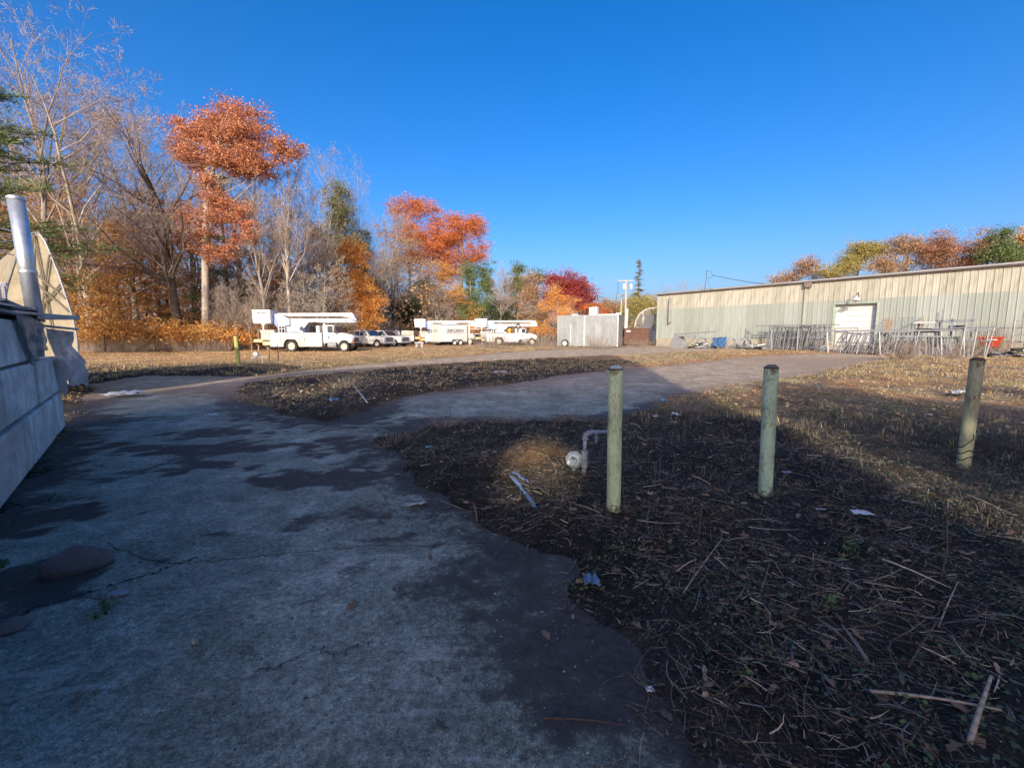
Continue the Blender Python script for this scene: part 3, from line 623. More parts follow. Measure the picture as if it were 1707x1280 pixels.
# ------------------------------------------------------------------ vehicles
vwhite = pm('vehicle_white', (.64, .64, .60), .35, .08, 2, spec=.5, dirt=(.40, .36, .29), dirt_amt=.3)
vwhite2 = pm('boom_white', (.62, .62, .60), .4, .05, 2, dirt=(.5, .48, .42), dirt_amt=.25)
tyrem = pm('tyre_rubber', (.035, .033, .03), .9, .3, 6); rimm = pm('rim_cream', (.62, .58, .46), .5, .2, 6, dirt=(.3, .22, .14), dirt_amt=.4)
blackm = pm('black_part', (.02, .02, .022), .5); chassism = pm('chassis_dark', (.035, .032, .03), .8); yelm = pm('faded_yellow', (.70, .55, .25), .6, .2, 4)
gm_, N, L, b = new_mat('window_glass'); b.inputs['Base Color'].default_value = (.035, .05, .075, 1); b.inputs['Roughness'].default_value = .08; glassm = gm_
redl = pm('red_lens', (.45, .03, .02), .3); lensm = pm('lamp_lens', (.6, .6, .58), .15); orangem = pm('orange_plastic', (.75, .16, .03), .5)
greyp = pm('mid_grey', (.25, .26, .27), .6)
def wheel(parent, x, y, r, w, rim=rimm, side=-1):
    """axis along y; side = which y side shows the rim"""
    RX = Matrix.Translation((x, y, r)) @ Matrix.Rotation(math.pi/2, 4, 'X')
    t = MB().lathe([(r*.6, -w/2), (r*.93, -w/2), (r, -w/2+.05), (r, w/2-.05), (r*.93, w/2), (r*.6, w/2)], RX, 24).build('wheel', tyrem, parent, smooth=False)
    m = MB(); m.lathe([(r*.61, -w/2+.02), (r*.57, -w/2+.03), (r*.5, -w*.2), (r*.2, -w*.15), (r*.16, -w*.42), (0, -w*.42)], RX, 20)
    m.lathe([(r*.61, w/2-.02), (r*.57, w/2-.03), (r*.5, w*.3), (r*.2, w*.25), (r*.16, w*.46), (0, w*.46)], RX, 20); m.build('rim', rim, t)
    m = MB()
    for k in range(6):
        a = k*math.pi/3
        for s in (-1, 1): m.tube((x+math.cos(a)*r*.36, y+s*w*.19, r+math.sin(a)*r*.36), (x+math.cos(a)*r*.36, y+s*w*.31, r+math.sin(a)*r*.36), r*.055, n=6)
    tag(m.build('lug_nuts', chassism, t), kind='stuff'); return t
def arch_poly(pts, cx, r, n=8, z0=0.0):
    return pts
def bucket_truck(label, loc, rz, variant=0):
    t = empty('bucket_truck', loc, rz, label, 'truck', 'white bucket trucks parked at the back of the yard')
    K = .00603; X = lambda zx: (zx-630)*K; Z = lambda zy: (700-zy)*K
    H = 1.2; inner = .85
    # chassis
    MB().box(X(200), X(1480), -.45, .45, .5, .78).box(X(760), X(905), -.6, .6, .45, .75).build('chassis', chassism, t)
    # service body with wheel arch cut
    r = .66; cx = 0; cz = .52
    arc = [(cx+r*math.cos(a), cz+r*math.sin(a)) for a in [math.radians(180-k*180/10) for k in range(11)]]
    arc = [(x, max(z, .42)) for x, z in arc]
    poly = [(X(325), .45), (X(480), .45)]+[(arc[0][0], .45)]+arc+[(arc[-1][0], .45), (X(1085), .45), (X(1085), Z(430)), (X(325), Z(430))]
    body = MB(); body.prism(poly, -H, -inner+.25); body.prism(poly, inner-.25, H); body.box(X(200), X(325), -H, H, 1.0, Z(430)); body.box(X(325), X(1085), -inner+.25, inner-.25, .85, 1.05); body.box(X(190), X(400), -H, H, Z(430), Z(392))
    sb = body.build('service_body', pm('body_shade', (.36, .36, .33), .5, .1, 2), t, bevel=.02)  # body colour darkened so the door gaps read as shaded seams
    fl = MB(); fl.path([(x, -H-.02, z) for x, z in [(cx+(r+.03)*math.cos(math.radians(a)), cz+(r+.03)*math.sin(math.radians(a))) for a in range(175, 4, -17)]], .035, 5); fl.build('fender_flare', vwhite2, t)
    for (a, c, z0, z1) in [(335, 478, 620, 440), (490, 752, 520, 440), (765, 830, 540, 468), (838, 965, 612, 440), (972, 1080, 612, 440)]:
        d = MB().box(X(a)+.03, X(c)-.03, -H-.03, -H+.0, Z(z0)+.012, Z(z1)-.012).build('compartment_door', vwhite, t)
        MB().box((X(a)+X(c))/2-.05, (X(a)+X(c))/2+.06, -H-.04, -H-.021, (Z(z0)+Z(z1))/2-.02, (Z(z0)+Z(z1))/2+.03).build('handle', blackm, d)
        d2 = MB().box(X(a)+.012, X(c)-.012, H-.0, H+.022, Z(z0)+.012, Z(z1)-.012).build('compartment_door', vwhite, t)
    MB().box(X(762), X(832), -H-.025, -H-.0, Z(535), Z(508)).box(X(422), X(468), -H+.05, -H+.1, Z(640), Z(578)).build('recess', chassism, t)
    # rear: outriggers, yellow bumper, winch
    MB().box(X(90), X(215), -1.15, 1.15, Z(560), Z(522)).box(X(215), X(325), -1.1, 1.1, Z(600), Z(550)).build('rear_bumper', yelm, t)
    MB().box(X(118), X(135), -.95, -.8, Z(600), Z(560)).box(X(118), X(135), .8, .95, Z(600), Z(560)).build('step', chassism, t)
    MB().tube((X(228), -1.0, Z(520)), (X(228), -1.0, Z(318)), .07, n=8).box(X(205), X(262), -1.08, -.92, Z(322), Z(305)).build('bucket_post', vwhite2, t)
    MB().box(X(240), X(320), -1.15, 1.15, Z(520), Z(392)).build('rear_locker', vwhite, t, bevel=.015)
    MB().box(X(545), X(750), -.95, .95, Z(425), Z(345)).build('deck_box', pm('blue_grey_box', (.35, .42, .52), .5, .1), t, bevel=.03)
    m = MB()
    for x in (455, 500, 545): m.tube((X(x), -1.1, Z(430)), (X(x)+.02, -1.1, Z(342)), .035, n=6)
    m.tube((X(455), -1.1, Z(342)), (X(548), -1.1, Z(342)), .035, n=6).tube((X(455), -1.1, Z(380)), (X(548), -1.1, Z(380)), .03, n=6); m.build('grab_rail', vwhite2, t)
    MB().box(X(750), X(800), -1.1, -.6, Z(430), Z(402)).box(X(1000), X(1045), -1.1, .9, Z(430), Z(335)).build('side_post', vwhite, t)
    # turret and pedestal
    MB().lathe([(0, 1.05), (.42, 1.05), (.42, 1.2), (.33, 1.3), (.33, 1.9), (.40, 1.95), (.40, 2.1), (0, 2.1)], Matrix.Translation((X(690), 0, 0)), 16).build('pedestal', vwhite2, t)
    MB().prism([(X(600), 2.0), (X(770), 2.0), (X(840), Z(285)), (X(790), Z(240)), (X(580), Z(240)), (X(560), 2.35)], -.4, -.27).prism([(X(600), 2.0), (X(770), 2.0), (X(840), Z(285)), (X(790), Z(240)), (X(580), Z(240)), (X(560), 2.35)], .27, .4).build('turret', vwhite2, t)
    MB().prism([(X(345), Z(170)), (X(430), Z(170)), (X(575), Z(240)), (X(570), Z(330)), (X(400), Z(345)), (X(400), Z(425)), (X(430), Z(425)), (X(345), Z(300))], -.55, -.42).build('side_shield', pm('blue_panel_shade', (.30, .38, .62), .5, .15, 4), t)  # bluish shade painted into the panel colour
    m = MB(); m.prism([(X(560), Z(232)), (X(1440), Z(232)), (X(1550), Z(285)), (X(1050), Z(292)), (X(930), Z(278)), (X(840), Z(285)), (X(780), Z(318)), (X(580), Z(318))], -.26, .26); m.build('lower_boom', vwhite2, t, bevel=.03)
    m = MB(); m.prism([(X(330), Z(158)), (X(1482), Z(152)), (X(1545), Z(262)), (X(1430), Z(222)), (X(1330), Z(200)), (X(560), Z(201)), (X(450), Z(190))], -.20, .20); m.build('upper_boom', vwhite2, t, bevel=.04)
    for x, y in ((715, 250), (820, 244), (1003, 246), (1380, 262)): MB().tube((X(x), -.262, Z(y)), (X(x), -.285, Z(y)), .055, n=10).build('pivot_pin', chassism, t)
    for x in (960, 1120): MB().box(X(x), X(x)+.04, -.275, .275, Z(290), Z(208)).build('clamp_band', galvd, t)
    MB().path([(X(570), -.3, Z(300)), (X(690), -.34, Z(310)), (X(800), -.3, Z(330)), (X(800), -.2, Z(380))], .03, 5).path([(X(680), -.35, Z(310)), (X(760), -.4, Z(350)), (X(880), -.35, Z(420))], .02, 5).build('hose', blackm, t)
    MB().box(X(1035), X(1060), -.1, .1, Z(330), Z(280)).box(X(1022), X(1075), -.35, .35, Z(285), Z(275)).tube((X(1048), 0, 1.2), (X(1048), 0, Z(325)), .06, n=8).build('boom_rest', vwhite2, t)
    m = MB(); m.box(X(80), X(335), -1.0, .2, Z(300), Z(128), tx=-.03, ty=-.03); m.box(X(72), X(343), -1.05, .25, Z(130), Z(118)); m.box(X(80)+.05, X(335)-.05, -.95, .15, Z(300)-.04, Z(300)); bk = m.build('bucket', vwhite2, t, bevel=.02)
    MB().box(X(60), X(85), -.8, 0, Z(170), Z(128)).build('bucket_step', vwhite2, bk)
    Mtx = Matrix.Translation((X(215), -1.062, Z(162))) @ Matrix.Rotation(math.pi/2, 4, 'X'); text_obj('ASPLUNDH', .17, pm('dull_lettering', (.25, .25, .25), .6), bk, Mtx, extrude=.012)
    # cab
    cab = MB(); cab.prism([(X(1085), .75), (X(1310), .75), (X(1310), Z(440)), (X(1250), Z(335)), (X(1235), Z(325)), (X(1085), Z(325))], -1.0, 1.0); cab = cab.build('cab', vwhite, t, bevel=.05)
    for s in (-1, 1):
        y0, y1 = (-1.03, -1.0) if s < 0 else (1.0, 1.03)
        d = MB().prism([(X(1122), .8), (X(1300), .8), (X(1300), Z(440)), (X(1245), Z(335)), (X(1140), Z(335)), (X(1122), Z(350))], y0, y1).build('door', vwhite, t, bevel=.01)
        y2, y3 = (-1.045, -1.025) if s < 0 else (1.025, 1.045)
        MB().prism([(X(1158), Z(428)), (X(1238), Z(432)), (X(1238), Z(340)), (X(1158), Z(340))], y2, y3).prism([(X(1246), Z(432)), (X(1292), Z(440)), (X(1250), Z(345))], y2, y3).build('window', glassm, d)
        MB().box(X(1165), X(1185), y2, y3, Z(510), Z(480)).build('handle', blackm, d)
        MB().box(X(1275), X(1298), s*1.18-.06, s*1.18+.06, Z(440), Z(350)).tube((X(1280), s*1.0, Z(420)), (X(1285), s*1.18, Z(420)), .015, n=5).build('mirror', blackm, t)
    MB().add([(X(1252), -.88, Z(337)), (X(1252), .88, Z(337)), (X(1309), .92, Z(432)), (X(1309), -.92, Z(432))], [(0, 1, 2, 3)], Matrix.Translation((.012, 0, .012))).build('windshield', glassm, t)
    MB().box(X(1090), X(1110), -.8, .8, Z(420), Z(340)).build('rear_window', glassm, t)
    r2 = .56; cx2 = X(1395); arc = [(cx2+r2*math.cos(a), .45+r2*math.sin(a)) for a in [math.radians(180-k*18) for k in range(9)]]
    hood = MB()
    hood.prism([(X(1300), .62), (arc[0][0], .62)]+[p for p in arc if p[1] > .62]+[(X(1500), .8), (X(1512), Z(500)), (X(1490), Z(482)), (X(1400), Z(452)), (X(1310), Z(438))], -1.0, -.62)
    hood.prism([(X(1300), .62), (arc[0][0], .62)]+[p for p in arc if p[1] > .62]+[(X(1500), .8), (X(1512), Z(500)), (X(1490), Z(482)), (X(1400), Z(452)), (X(1310), Z(438))], .62, 1.0)
    hood.prism([(X(1300), .7), (X(1515), .75), (X(1522), Z(495)), (X(1490), Z(470)), (X(1400), Z(446)), (X(1310), Z(428))], -.62, .62); hood.build('hood', vwhite, t, bevel=.05)
    MB().box(X(1522), X(1530), -.42, .42, .85, 1.2).build('grille', blackm, t)
    MB().box(X(1500), X(1545), -1.05, 1.05, .5, .74).build('front_bumper', chassism, t)
    for s in (-1, 1): MB().box(X(1498), X(1520), s*.8-.12, s*.8+.12, Z(540), Z(505)).build('headlight', lensm, t)
    MB().box(X(1510), X(1530), -1.02, -.9, Z(568), Z(552)).build('marker_light', orangem, t)
    MB().tube((X(1160), -.95, .62), (X(1285), -.95, .62), .26, n=14).box(X(1150), X(1290), -1.08, -.8, .84, .88).build('fuel_tank', greyp, t)
    MB().tube((X(1100), -.9, .6), (X(1100), -.9, Z(330)), .07, n=8).build('exhaust_stack', galvd, t)
    for x, rr in ((0, .515), (X(1395), .47)):
        for s in (-1, 1): wheel(t, x, s*.97, rr, .34 if x else .42)
    t.scale = (.94, 1, 1)
    if variant:
        r = random.Random(variant); m = MB()
        for k in range(26):
            x = r.uniform(X(760), X(1040)); z = r.uniform(1.7, 2.3); m.tube((x, r.uniform(-.9, .5), z-.35), (x+r.uniform(-.5, .5), r.uniform(-.9, .5), z), .035, n=5)
        m.build('loaded_branches', pm('cut_wood', (.2, .15, .1), .9, .3, 5), t)
        MB().lathe([(0, -.28), (.2, -.26), (.3, 0), (.22, .24), (0, .3)], Matrix.Translation((X(870), -.85, 1.92)), 12).build('water_cooler', pm('orange_yellow', (.8, .35, .03), .5), t)
        for kx in (1075,): MB().lathe([(.22, -.05), (.34, -.07), (.38, 0), (.34, .07), (.22, .05), (.22, -.05)], Matrix.Translation((X(kx), -1.0, 2.45)) @ Matrix.Rotation(math.pi/2, 4, 'X'), 16).build('hose_reel', blackm, t)
    return t
def gxy(px, Y): return Vector(((px-853.5)/FPX*(Y*CP+CAMH*SP), Y, 0))
bucket_truck('nearest white bucket truck, on the left, its boom folded over the cab', gxy(497, 37.4), math.radians(1.5))
bucket_truck('white bucket truck mostly hidden behind the cargo trailer, middle of the three', gxy(732, 60), math.radians(2), 0)
bucket_truck('white bucket truck with an orange cooler on its side, right of the trailer', gxy(832, 58.5), math.radians(2), 5)

def pickup(label, loc, rz, suv=False, alloy=True, stripes=False):
    t = empty('pickup_truck', loc, rz, label, 'pickup truck', 'white pickups parked in a row beyond the first truck')
    W = .98; r = .42; f = 3.9
    def arc(cx, rr=.50): return [(cx+rr*math.cos(math.radians(a)), .42+rr*math.sin(math.radians(a))) for a in range(180, -1, -20) if .42+rr*math.sin(math.radians(a)) > .45]
    low = [(-1.25, .55), (-.5, .5)]+arc(0)+[(.52, .42), (f-.52, .42)]+arc(f)+[(f+.52, .5), (f+.92, .5), (f+.95, .95), (f+.88, 1.12), (f+.3, 1.2), (2.75, 1.26), (2.6, 1.28), (-1.25, 1.28)]
    MB().prism(low, -W, -W+.35).prism(low, W-.35, W).box(-1.25, f+.9, -W+.3, W-.3, .45, 1.18).prism([(2.5, 1.15), (f+.9, 1.05), (f+.85, 1.14), (f+.3, 1.23), (2.7, 1.3)], -W+.1, W-.1).build('body', vwhite, t, bevel=.05)
    x0 = -1.1 if suv else .55
    g = MB(); top = 1.92
    def frus(a, b_, z0, z1, dxr, dxf, iny): 
        vs = [(a, -W+.03, z0), (b_, -W+.03, z0), (b_, W-.03, z0), (a, W-.03, z0), (a+dxr, -W+iny, z1), (b_-dxf, -W+iny, z1), (b_-dxf, W-iny, z1), (a+dxr, W-iny, z1)]
        return vs
    Fc = [(0, 3, 2, 1), (4, 5, 6, 7), (0, 1, 5, 4), (1, 2, 6, 5), (2, 3, 7, 6), (3, 0, 4, 7)]
    g.add(frus(x0, 2.95, 1.25, top, .18, .72, .2), Fc); g.build('cabin', vwhite, t, bevel=.05)
    def sidewin(a, b_, z0, z1, sl_a, sl_b):
        for s in (-1, 1):
            yy = lambda z: s*(W-.03-(z-1.25)/(top-1.25)*.17+.012)
            MB().add([(a, yy(z0), z0), (b_, yy(z0), z0), (b_-sl_b, yy(z1), z1), (a+sl_a, yy(z1), z1)], [(0, 1, 2, 3)]).build('window', glassm, t)
    sidewin(x0+.15, 1.45, 1.32, 1.82, .12, 0); sidewin(1.53, 2.62, 1.32, 1.82, 0, .5)
    MB().add([(2.93, -.86, 1.30), (2.93, .86, 1.30), (2.30, .72, 1.87), (2.30, -.72, 1.87)], [(0, 1, 2, 3)], Matrix.Translation((.02, 0, .02))).build('windshield', glassm, t)
    for s in (-1, 1):
        MB().box(2.3, 2.42, s*(W+.12)-.1, s*(W+.12)+.1, 1.25, 1.5).build('mirror', vwhite, t)
        MB().box(f+.86, f+.945, s*.78-.14, s*.78+.14, .86, 1.08).build('headlight', lensm, t)
        for x in (0, f): wheel(t, x, s*(W-.13), r, .26, pm('alloy_rim', (.55, .55, .52), .4))
        MB().box(1.35, 1.5, s*(W+.012)-.01, s*(W+.012)+.01, 1.08, 1.12).build('handle', blackm, t)
    MB().box(f+.93, f+.97, -.58, .58, .68, 1.1).build('grille', pm('dark_grille', (.06, .065, .07), .4), t)
    for k in range(3): MB().box(f+.965, f+.985, -.56, .56, .74+k*.12, .77+k*.12).build('grille_bar', galvd, t)
    MB().box(f+.9, f+1.02, -.95, .95, .45, .66).build('front_bumper', pm('chrome_dull', (.5, .52, .55), .35, metal=.5), t)
    MB().box(-1.3, f+.4, -.7, .7, .3, .5).build('underbody', chassism, t)
    if stripes:
        MB().box(-1.2, .4, -W-.02, W+.02, 1.3, 1.95).build('rack_box', pm('cream_panel', (.6, .58, .45), .6, .3, 3), t)
        for k in range(5): MB().box(-1.1+k*.3, -.95+k*.3, -W-.035, -W-.02, 1.35, 1.9).build('stripe', redl if k % 2 else vwhite, t)
        MB().tube((1.2, 0, 1.95), (1.2, 0, 2.1), .1, n=8).build('beacon', lensm, t)
    return t
pickup('white crew cab pickup parked just right of the nearest bucket truck', gxy(592, 50), math.radians(-22))
pickup('white pickup parked second behind the first, with black wheels', gxy(622, 53.5), math.radians(-22))
pickup('white pickup with round roof beacon and red striped rack box', gxy(676, 60), math.radians(-172), stripes=True)

# cargo trailer
t = empty('cargo_trailer', gxy(734, 56), math.radians(38), 'white enclosed cargo trailer with a lettered side', 'trailer')
LT, WT, Z0, Z1 = 4.1, 2.3, .45, 2.75
# local: rear right corner at origin, heading +x, right side y=0, body to +y
MB().box(0, LT, 0, WT, Z0, Z1).prism([(LT, Z0), (LT+.7, Z0+.3), (LT+.7, Z1-.3), (LT, Z1)], .35, WT-.35).build('body', vwhite, t, bevel=.05)
MB().box(-.03, LT+.03, -.02, WT+.02, Z1-.08, Z1+.03).build('roof', pm('trailer_roof', (.42, .45, .5), .4), t)
MB().box(-.06, -.0, .12, WT-.12, Z0+.08, Z1-.12).build('rear_door', pm('door_cream', (.72, .70, .58), .5, .08), t)
for y in (.3, 1.15, 2.0): MB().box(-.09, -.06, y-.02, y+.02, Z0+.1, Z1-.15).build('lock_bar', galvd, t)
MB().box(-.1, 0, .0, WT, Z0-.1, Z0+.06).build('rear_sill', greyp, t)
for z in (Z0+.02, Z1-.1): MB().box(0, LT, -.03, -.001, z, z+.07).build('edge_trim', galvd, t)
MB().box(LT*.2, LT*.34, .5, 1.1, Z1+.03, Z1+.25).box(LT*.45, LT*.7, .6, 1.5, Z1+.03, Z1+.35, tx=.1, ty=.1).build('roof_vent', vwhite2, t)
inkt = pm('sign_dark', (.13, .14, .16), .6)
Mx = lambda x, z: Matrix.Translation((x, -.012, z)) @ Matrix.Rotation(math.pi/2, 4, 'X')
sg = MB().box(LT*.19, LT*.93, -.008, -.001, 1.62, 2.12).build('sign_panel', pm('sign_pale', (.60, .60, .56), .6), t)
for a in (MB().box(LT*.19, LT*.93, -.02, -.009, 2.10, 2.13), MB().box(LT*.19, LT*.93, -.02, -.009, 1.61, 1.64), MB().box(LT*.19, LT*.19+.03, -.02, -.009, 1.64, 2.10), MB().box(LT*.93-.03, LT*.93, -.02, -.009, 1.64, 2.10)): a.build('sign_border', inkt, sg)
text_obj('ASPLUNDH', .50, inkt, sg, Mx(LT*.56, 1.87), extrude=.01, squeeze=1.0, bold=.02)
MB().box(LT*.28, LT*.84, -.012, -.002, 1.47, 1.53).build('print_line', pm('faint_print', (.38, .4, .42), .6), t)
MB().box(LT*.2, LT*.75, -.012, -.002, 2.30, 2.36).build('print_line', pm('faint_print', (.38, .4, .42), .6), t)
MB().box(LT*.2, LT*.42, -.012, -.002, 1.20, 1.25).build('print_line', pm('faint_print', (.38, .4, .42), .6), t); MB().box(LT*.55, LT*.8, -.012, -.002, 1.22, 1.27).build('print_line', pm('faint_print', (.38, .4, .42), .6), t)
MB().box(-.07, -.061, .55, 1.8, 1.72, 2.08).build('rear_sign', pm('faint_print', (.38, .4, .42), .6), t)
for x in (LT*.50, LT*.72):
    wheel(t, x, -.02, .36, .24, pm('white_rim', (.75, .75, .7), .5)); wheel(t, x, WT+.02, .36, .24, pm('white_rim', (.75, .75, .7), .5))
MB().prism([(LT*.40, .55), (LT*.44, .84), (LT*.78, .84), (LT*.82, .55), (LT*.76, .78), (LT*.46, .78)], -.2, -.02).build('fender', galvd, t)
MB().box(LT, LT+1.6, WT*.45, WT*.55, .4, .52).tube((LT+1.4, WT/2, 0), (LT+1.4, WT/2, .8), .05).build('tongue', chassism, t)
# stacked gear beyond the trailer
t = empty('equipment_rack', gxy(801, 58), math.radians(20), 'rack of stacked white and red gear between the trailer and the truck behind it', 'rack')
r = random.Random(3)
for z in (.9, 1.5, 2.1, 2.6): MB().box(-1.6, 1.8, -.3, .4, z, z+.06).build('shelf', vwhite2, t)
for x in (-1.6, .1, 1.75): MB().box(x, x+.07, -.3, -.22, 0, 2.9).build('post', vwhite2, t)
for k in range(16):
    x = r.uniform(-1.5, 1.4); z = r.choice([.96, 1.56, 2.16]); MB().box(x, x+r.uniform(.2, .45), -.28, .1, z, z+r.uniform(.15, .42)).build('gear_box', [vwhite, orangem, greyp, blackm, yelm][k % 5], t)

# traffic cone on a concrete pad
t = empty('traffic_cone', gxy(701, 49)+Vector((0, 0, .62)), 0, 'orange traffic cone standing on a grey stone block before the pickups', 'traffic cone')
MB().box(-.18, .18, -.18, .18, 0, .03).build('base', orangem, t); m = MB(); m.lathe([(.13, .03), (.03, .72), (0, .72)], None, 16); m.build('cone', orangem, t, smooth=True); MB().lathe([(.092, .28), (.066, .45)], None, 16).build('reflective_band', vwhite, t)
t = empty('stone_block', gxy(699, 49), .2, 'grey stone bench-like block carrying an orange traffic cone', 'block')
stm = pm('grey_stone', (.34, .34, .33), .9, .25, 4, .3); MB().box(-.5, .5, -.3, .3, .42, .62).build('slab', stm, t, bevel=.02)
for x in (-.3, .3): MB().box(x-.12, x+.12, -.25, .25, -.05, .42).build('support', stm, t)

# grey panel box with a wheel: parked flat sided trailer
cy = 1.55*FPX/(578-556)
q0 = gxy(928, 51); q1 = gxy(1022, 47.5)
t = empty('storage_container', gxy(930, 50.6), math.atan2(-3.2, 6.7), 'grey flat-sided storage container standing between the red tree and the dumpster', 'container')
contm = pm('container_grey', (.27, .29, .29), .6, .25, .7, .05, mapscale=(1, 1, .4), dirt=(.17, .17, .15), dirt_amt=.4); LC = 6.9; HC = 3.55
xs_ = [0, .8, 2.05, 3.1, 3.15, 4.2, 5.3, 6.1, LC]
MB().box(0, LC, .03, 2.4, .25, HC-.02).build('body', pm('container_dark', (.2, .21, .21), .7), t)
for a, c in zip(xs_[:-1], xs_[1:]):
    if c-a > .1: MB().box(a+.01, c-.012, -.01+.012*((int(a*7)) % 2), .03, .12, HC).build('panel', contm, t)
MB().box(-.04, 0, 0, 2.4, .12, HC).box(-.06, .05, -.04, .0, .05, HC+.03).build('end_panel', pm('container_end_grey', (.36, .38, .38), .6, .2, 1), t)  # end face a lighter grey than the side panels
for bx in ((3.09, 3.2, -.06, -.02, .1, HC), (1.48, 1.56, -.05, -.02, .5, HC-.9), (LC-.06, LC+.05, -.05, .0, .1, HC+.05)): MB().box(*bx).build('post', pm('pale_post', (.6, .6, .58), .5), t)
MB().box(-.02, LC+.02, -.02, 2.42, HC, HC+.05).build('roof', galvd, t)
wheel(t, .95, -.28, .44, .22, pm('white_rim', (.75, .75, .7), .5))
t2 = empty('roof_unit', Vector(t.location), t.rotation_euler.z, 'pale box with pipe fittings standing on top of the grey container', 'equipment')
MB().box(3.55, 4.35, .3, 1.1, HC+.05, HC+.95).build('box', pm('unit_pale', (.55, .57, .57), .5), t2); MB().box(4.36, 4.46, .3, 1.1, HC+.05, HC+.98).build('side_plate', vwhite, t2)
m = MB(); m.path([(2.2, .5, HC+.1), (2.5, .5, HC+.45), (2.9, .6, HC+.5), (3.5, .6, HC+.6)], .05, 6).path([(2.3, .5, HC+.1), (2.3, .5, HC+.4)], .1, 6).path([(2.7, .5, HC+.05), (2.75, .5, HC+.45)], .09, 6).path([(3.2, .5, HC+.05), (3.3, .5, HC+.8)], .09, 6); m.path([(2.0, .5, HC+.75), (3.5, .5, HC+.72)], .03, 5); m.build('fittings', blackm, t2)
MB().box(4.6, 6.9, .2, .5, HC+.05, HC+.15).box(6.6, 7.1, .2, .6, HC+.05, HC+.25).box(1.6, 2.3, .2, .6, HC+.05, HC+.2).build('roof_rail', pm('pale_post', (.6, .6, .58), .5), t2)

# dumpster and heaped scrap
rustm = pm('rust_brown', (.10, .05, .035), .85, .35, 2, .2, dirt=(.16, .08, .05), dirt_amt=.5)
t = empty('dumpster', gxy(1040, 54.5), math.radians(-8), 'rust brown open dumpster with its black lid thrown up, left of the warehouse', 'dumpster')
MB().box(0, 3.0, 0, .12, .4, 2.1).box(0, .12, .12, 1.8, .4, 2.1).box(2.88, 3.0, .12, 1.8, .4, 2.1).box(.12, 2.88, 1.68, 1.8, .4, 2.1).box(0, 3.0, 0, 1.8, .25, .4).build('tub', rustm, t)
for x in (0, .95, 1.95, 2.93): MB().box(x, x+.07, -.07, 0, .3, 2.05).build('rib', rustm, t)
MB().box(-.04, 3.04, -.06, .14, 2.1, 2.2).build('rim', rustm, t)
MB().add([(2.15, .4, 2.2), (3.3, .4, 2.2), (3.9, .8, 3.9), (2.75, .8, 3.9), (2.15, .5, 2.2), (3.3, .5, 2.2), (3.9, .9, 3.9), (2.75, .9, 3.9)], [(0, 1, 2, 3), (7, 6, 5, 4), (0, 4, 5, 1), (2, 6, 7, 3), (0, 3, 7, 4), (1, 5, 6, 2)]).build('lid', pm('black_lid', (.03, .032, .04), .5), t)
MB().box(.25, .75, -.02, 0, 1.75, 1.95).build('label_plate', vwhite, t)
t = empty('dumpster', gxy(1027, 56), math.radians(-5), 'second lower rusty dumpster with pink and white bags, partly hidden left of the lid', 'dumpster')
MB().box(0, 1.0, 0, 1.2, .1, 1.0).build('tub', rustm, t, bevel=.03); MB().box(-.04, 1.04, -.04, 1.24, 1.0, 1.08).build('rim', rustm, t)
t = empty('parked_van', gxy(1080, 60), math.radians(-60), 'white vehicle roof just showing behind the black dumpster lid', 'van')
MB().box(0, 2.2, -1, 1, .4, 2.6).build('body', vwhite, t, bevel=.15); MB().box(-.1, 2.5, -1.1, 1.1, 3.3, 3.75).box(0, .1, -.9, -.8, 2.6, 3.3).box(2, 2.1, -.9, -.8, 2.6, 3.3).build('roof_rack', vwhite, t)
# arched chain link frame
def ribbons(name, segs, w, mat, parent, kind=None):
    P0 = np.array([s[0] for s in segs], float); P1 = np.array([s[1] for s in segs], float)
    d = norm(P1-P0); vdir = norm(np.cross(d, np.array([0, 1.0, 0])))
    V = np.stack([P0-vdir*w/2, P0+vdir*w/2, P1+vdir*w/2, P1-vdir*w/2], 1).reshape(-1, 3); F = np.arange(len(V)).reshape(-1, 4)
    o = mesh_np(name, V, F, mat, parent)
    if kind: o['kind'] = kind
    return o
def chainlink(w, h, sp=.12, clip=None):
    segs = []
    n = int((w+h)/sp)
    for k in range(n+1):
        c = k*sp
        x0, z0 = (c, 0) if c <= w else (w, c-w); x1, z1 = (0, c) if c <= h else (c-h, h)
        segs.append(((x0, 0, z0), (x1, 0, z1))); segs.append(((w-x0, .004, z0), (w-x1, .004, z1)))
    return segs
wirem = pm('fence_wire', (.28, .29, .29), .5, metal=.4)
q = gxy(1058, 57); t = empty('arched_fence', q, 0, 'arched chain link backstop standing behind the dumpster', 'fence')
pts = [at(x, y, 57)-q for x, y in [(1058, 545), (1060, 534), (1066, 524), (1074, 517), (1083, 514), (1096, 513)]]
MB().path(pts+[at(1097, 545, 57)-q], .06, 6).build('arch_tube', pm('pale_post', (.6, .6, .58), .5), t)
for x, y in ((1072, 518.5), (1089, 514)): MB().tube(at(x, y, 57)-q, at(x, 552, 57)-q, .05, n=6).build('post', pm('pale_post', (.6, .6, .58), .5), t)
segs = []
for k in range(34):
    px = 1058+k*1.15; yt = np.interp(px, [1058, 1060, 1066, 1074, 1083, 1096], [545, 534, 524, 517, 514, 513]); segs.append((tuple(at(px, yt, 57)-q), tuple(at(px, 551, 57)-q)))
for k in range(26):
    py = 514+k*1.4; xl = np.interp(py, [513, 514, 517, 524, 534, 545], [1096, 1083, 1074, 1066, 1060, 1058]); segs.append((tuple(at(xl, py, 57)-q), tuple(at(1097, py, 57)-q)))
ribbons('chain_link', segs, .022, wirem, t)
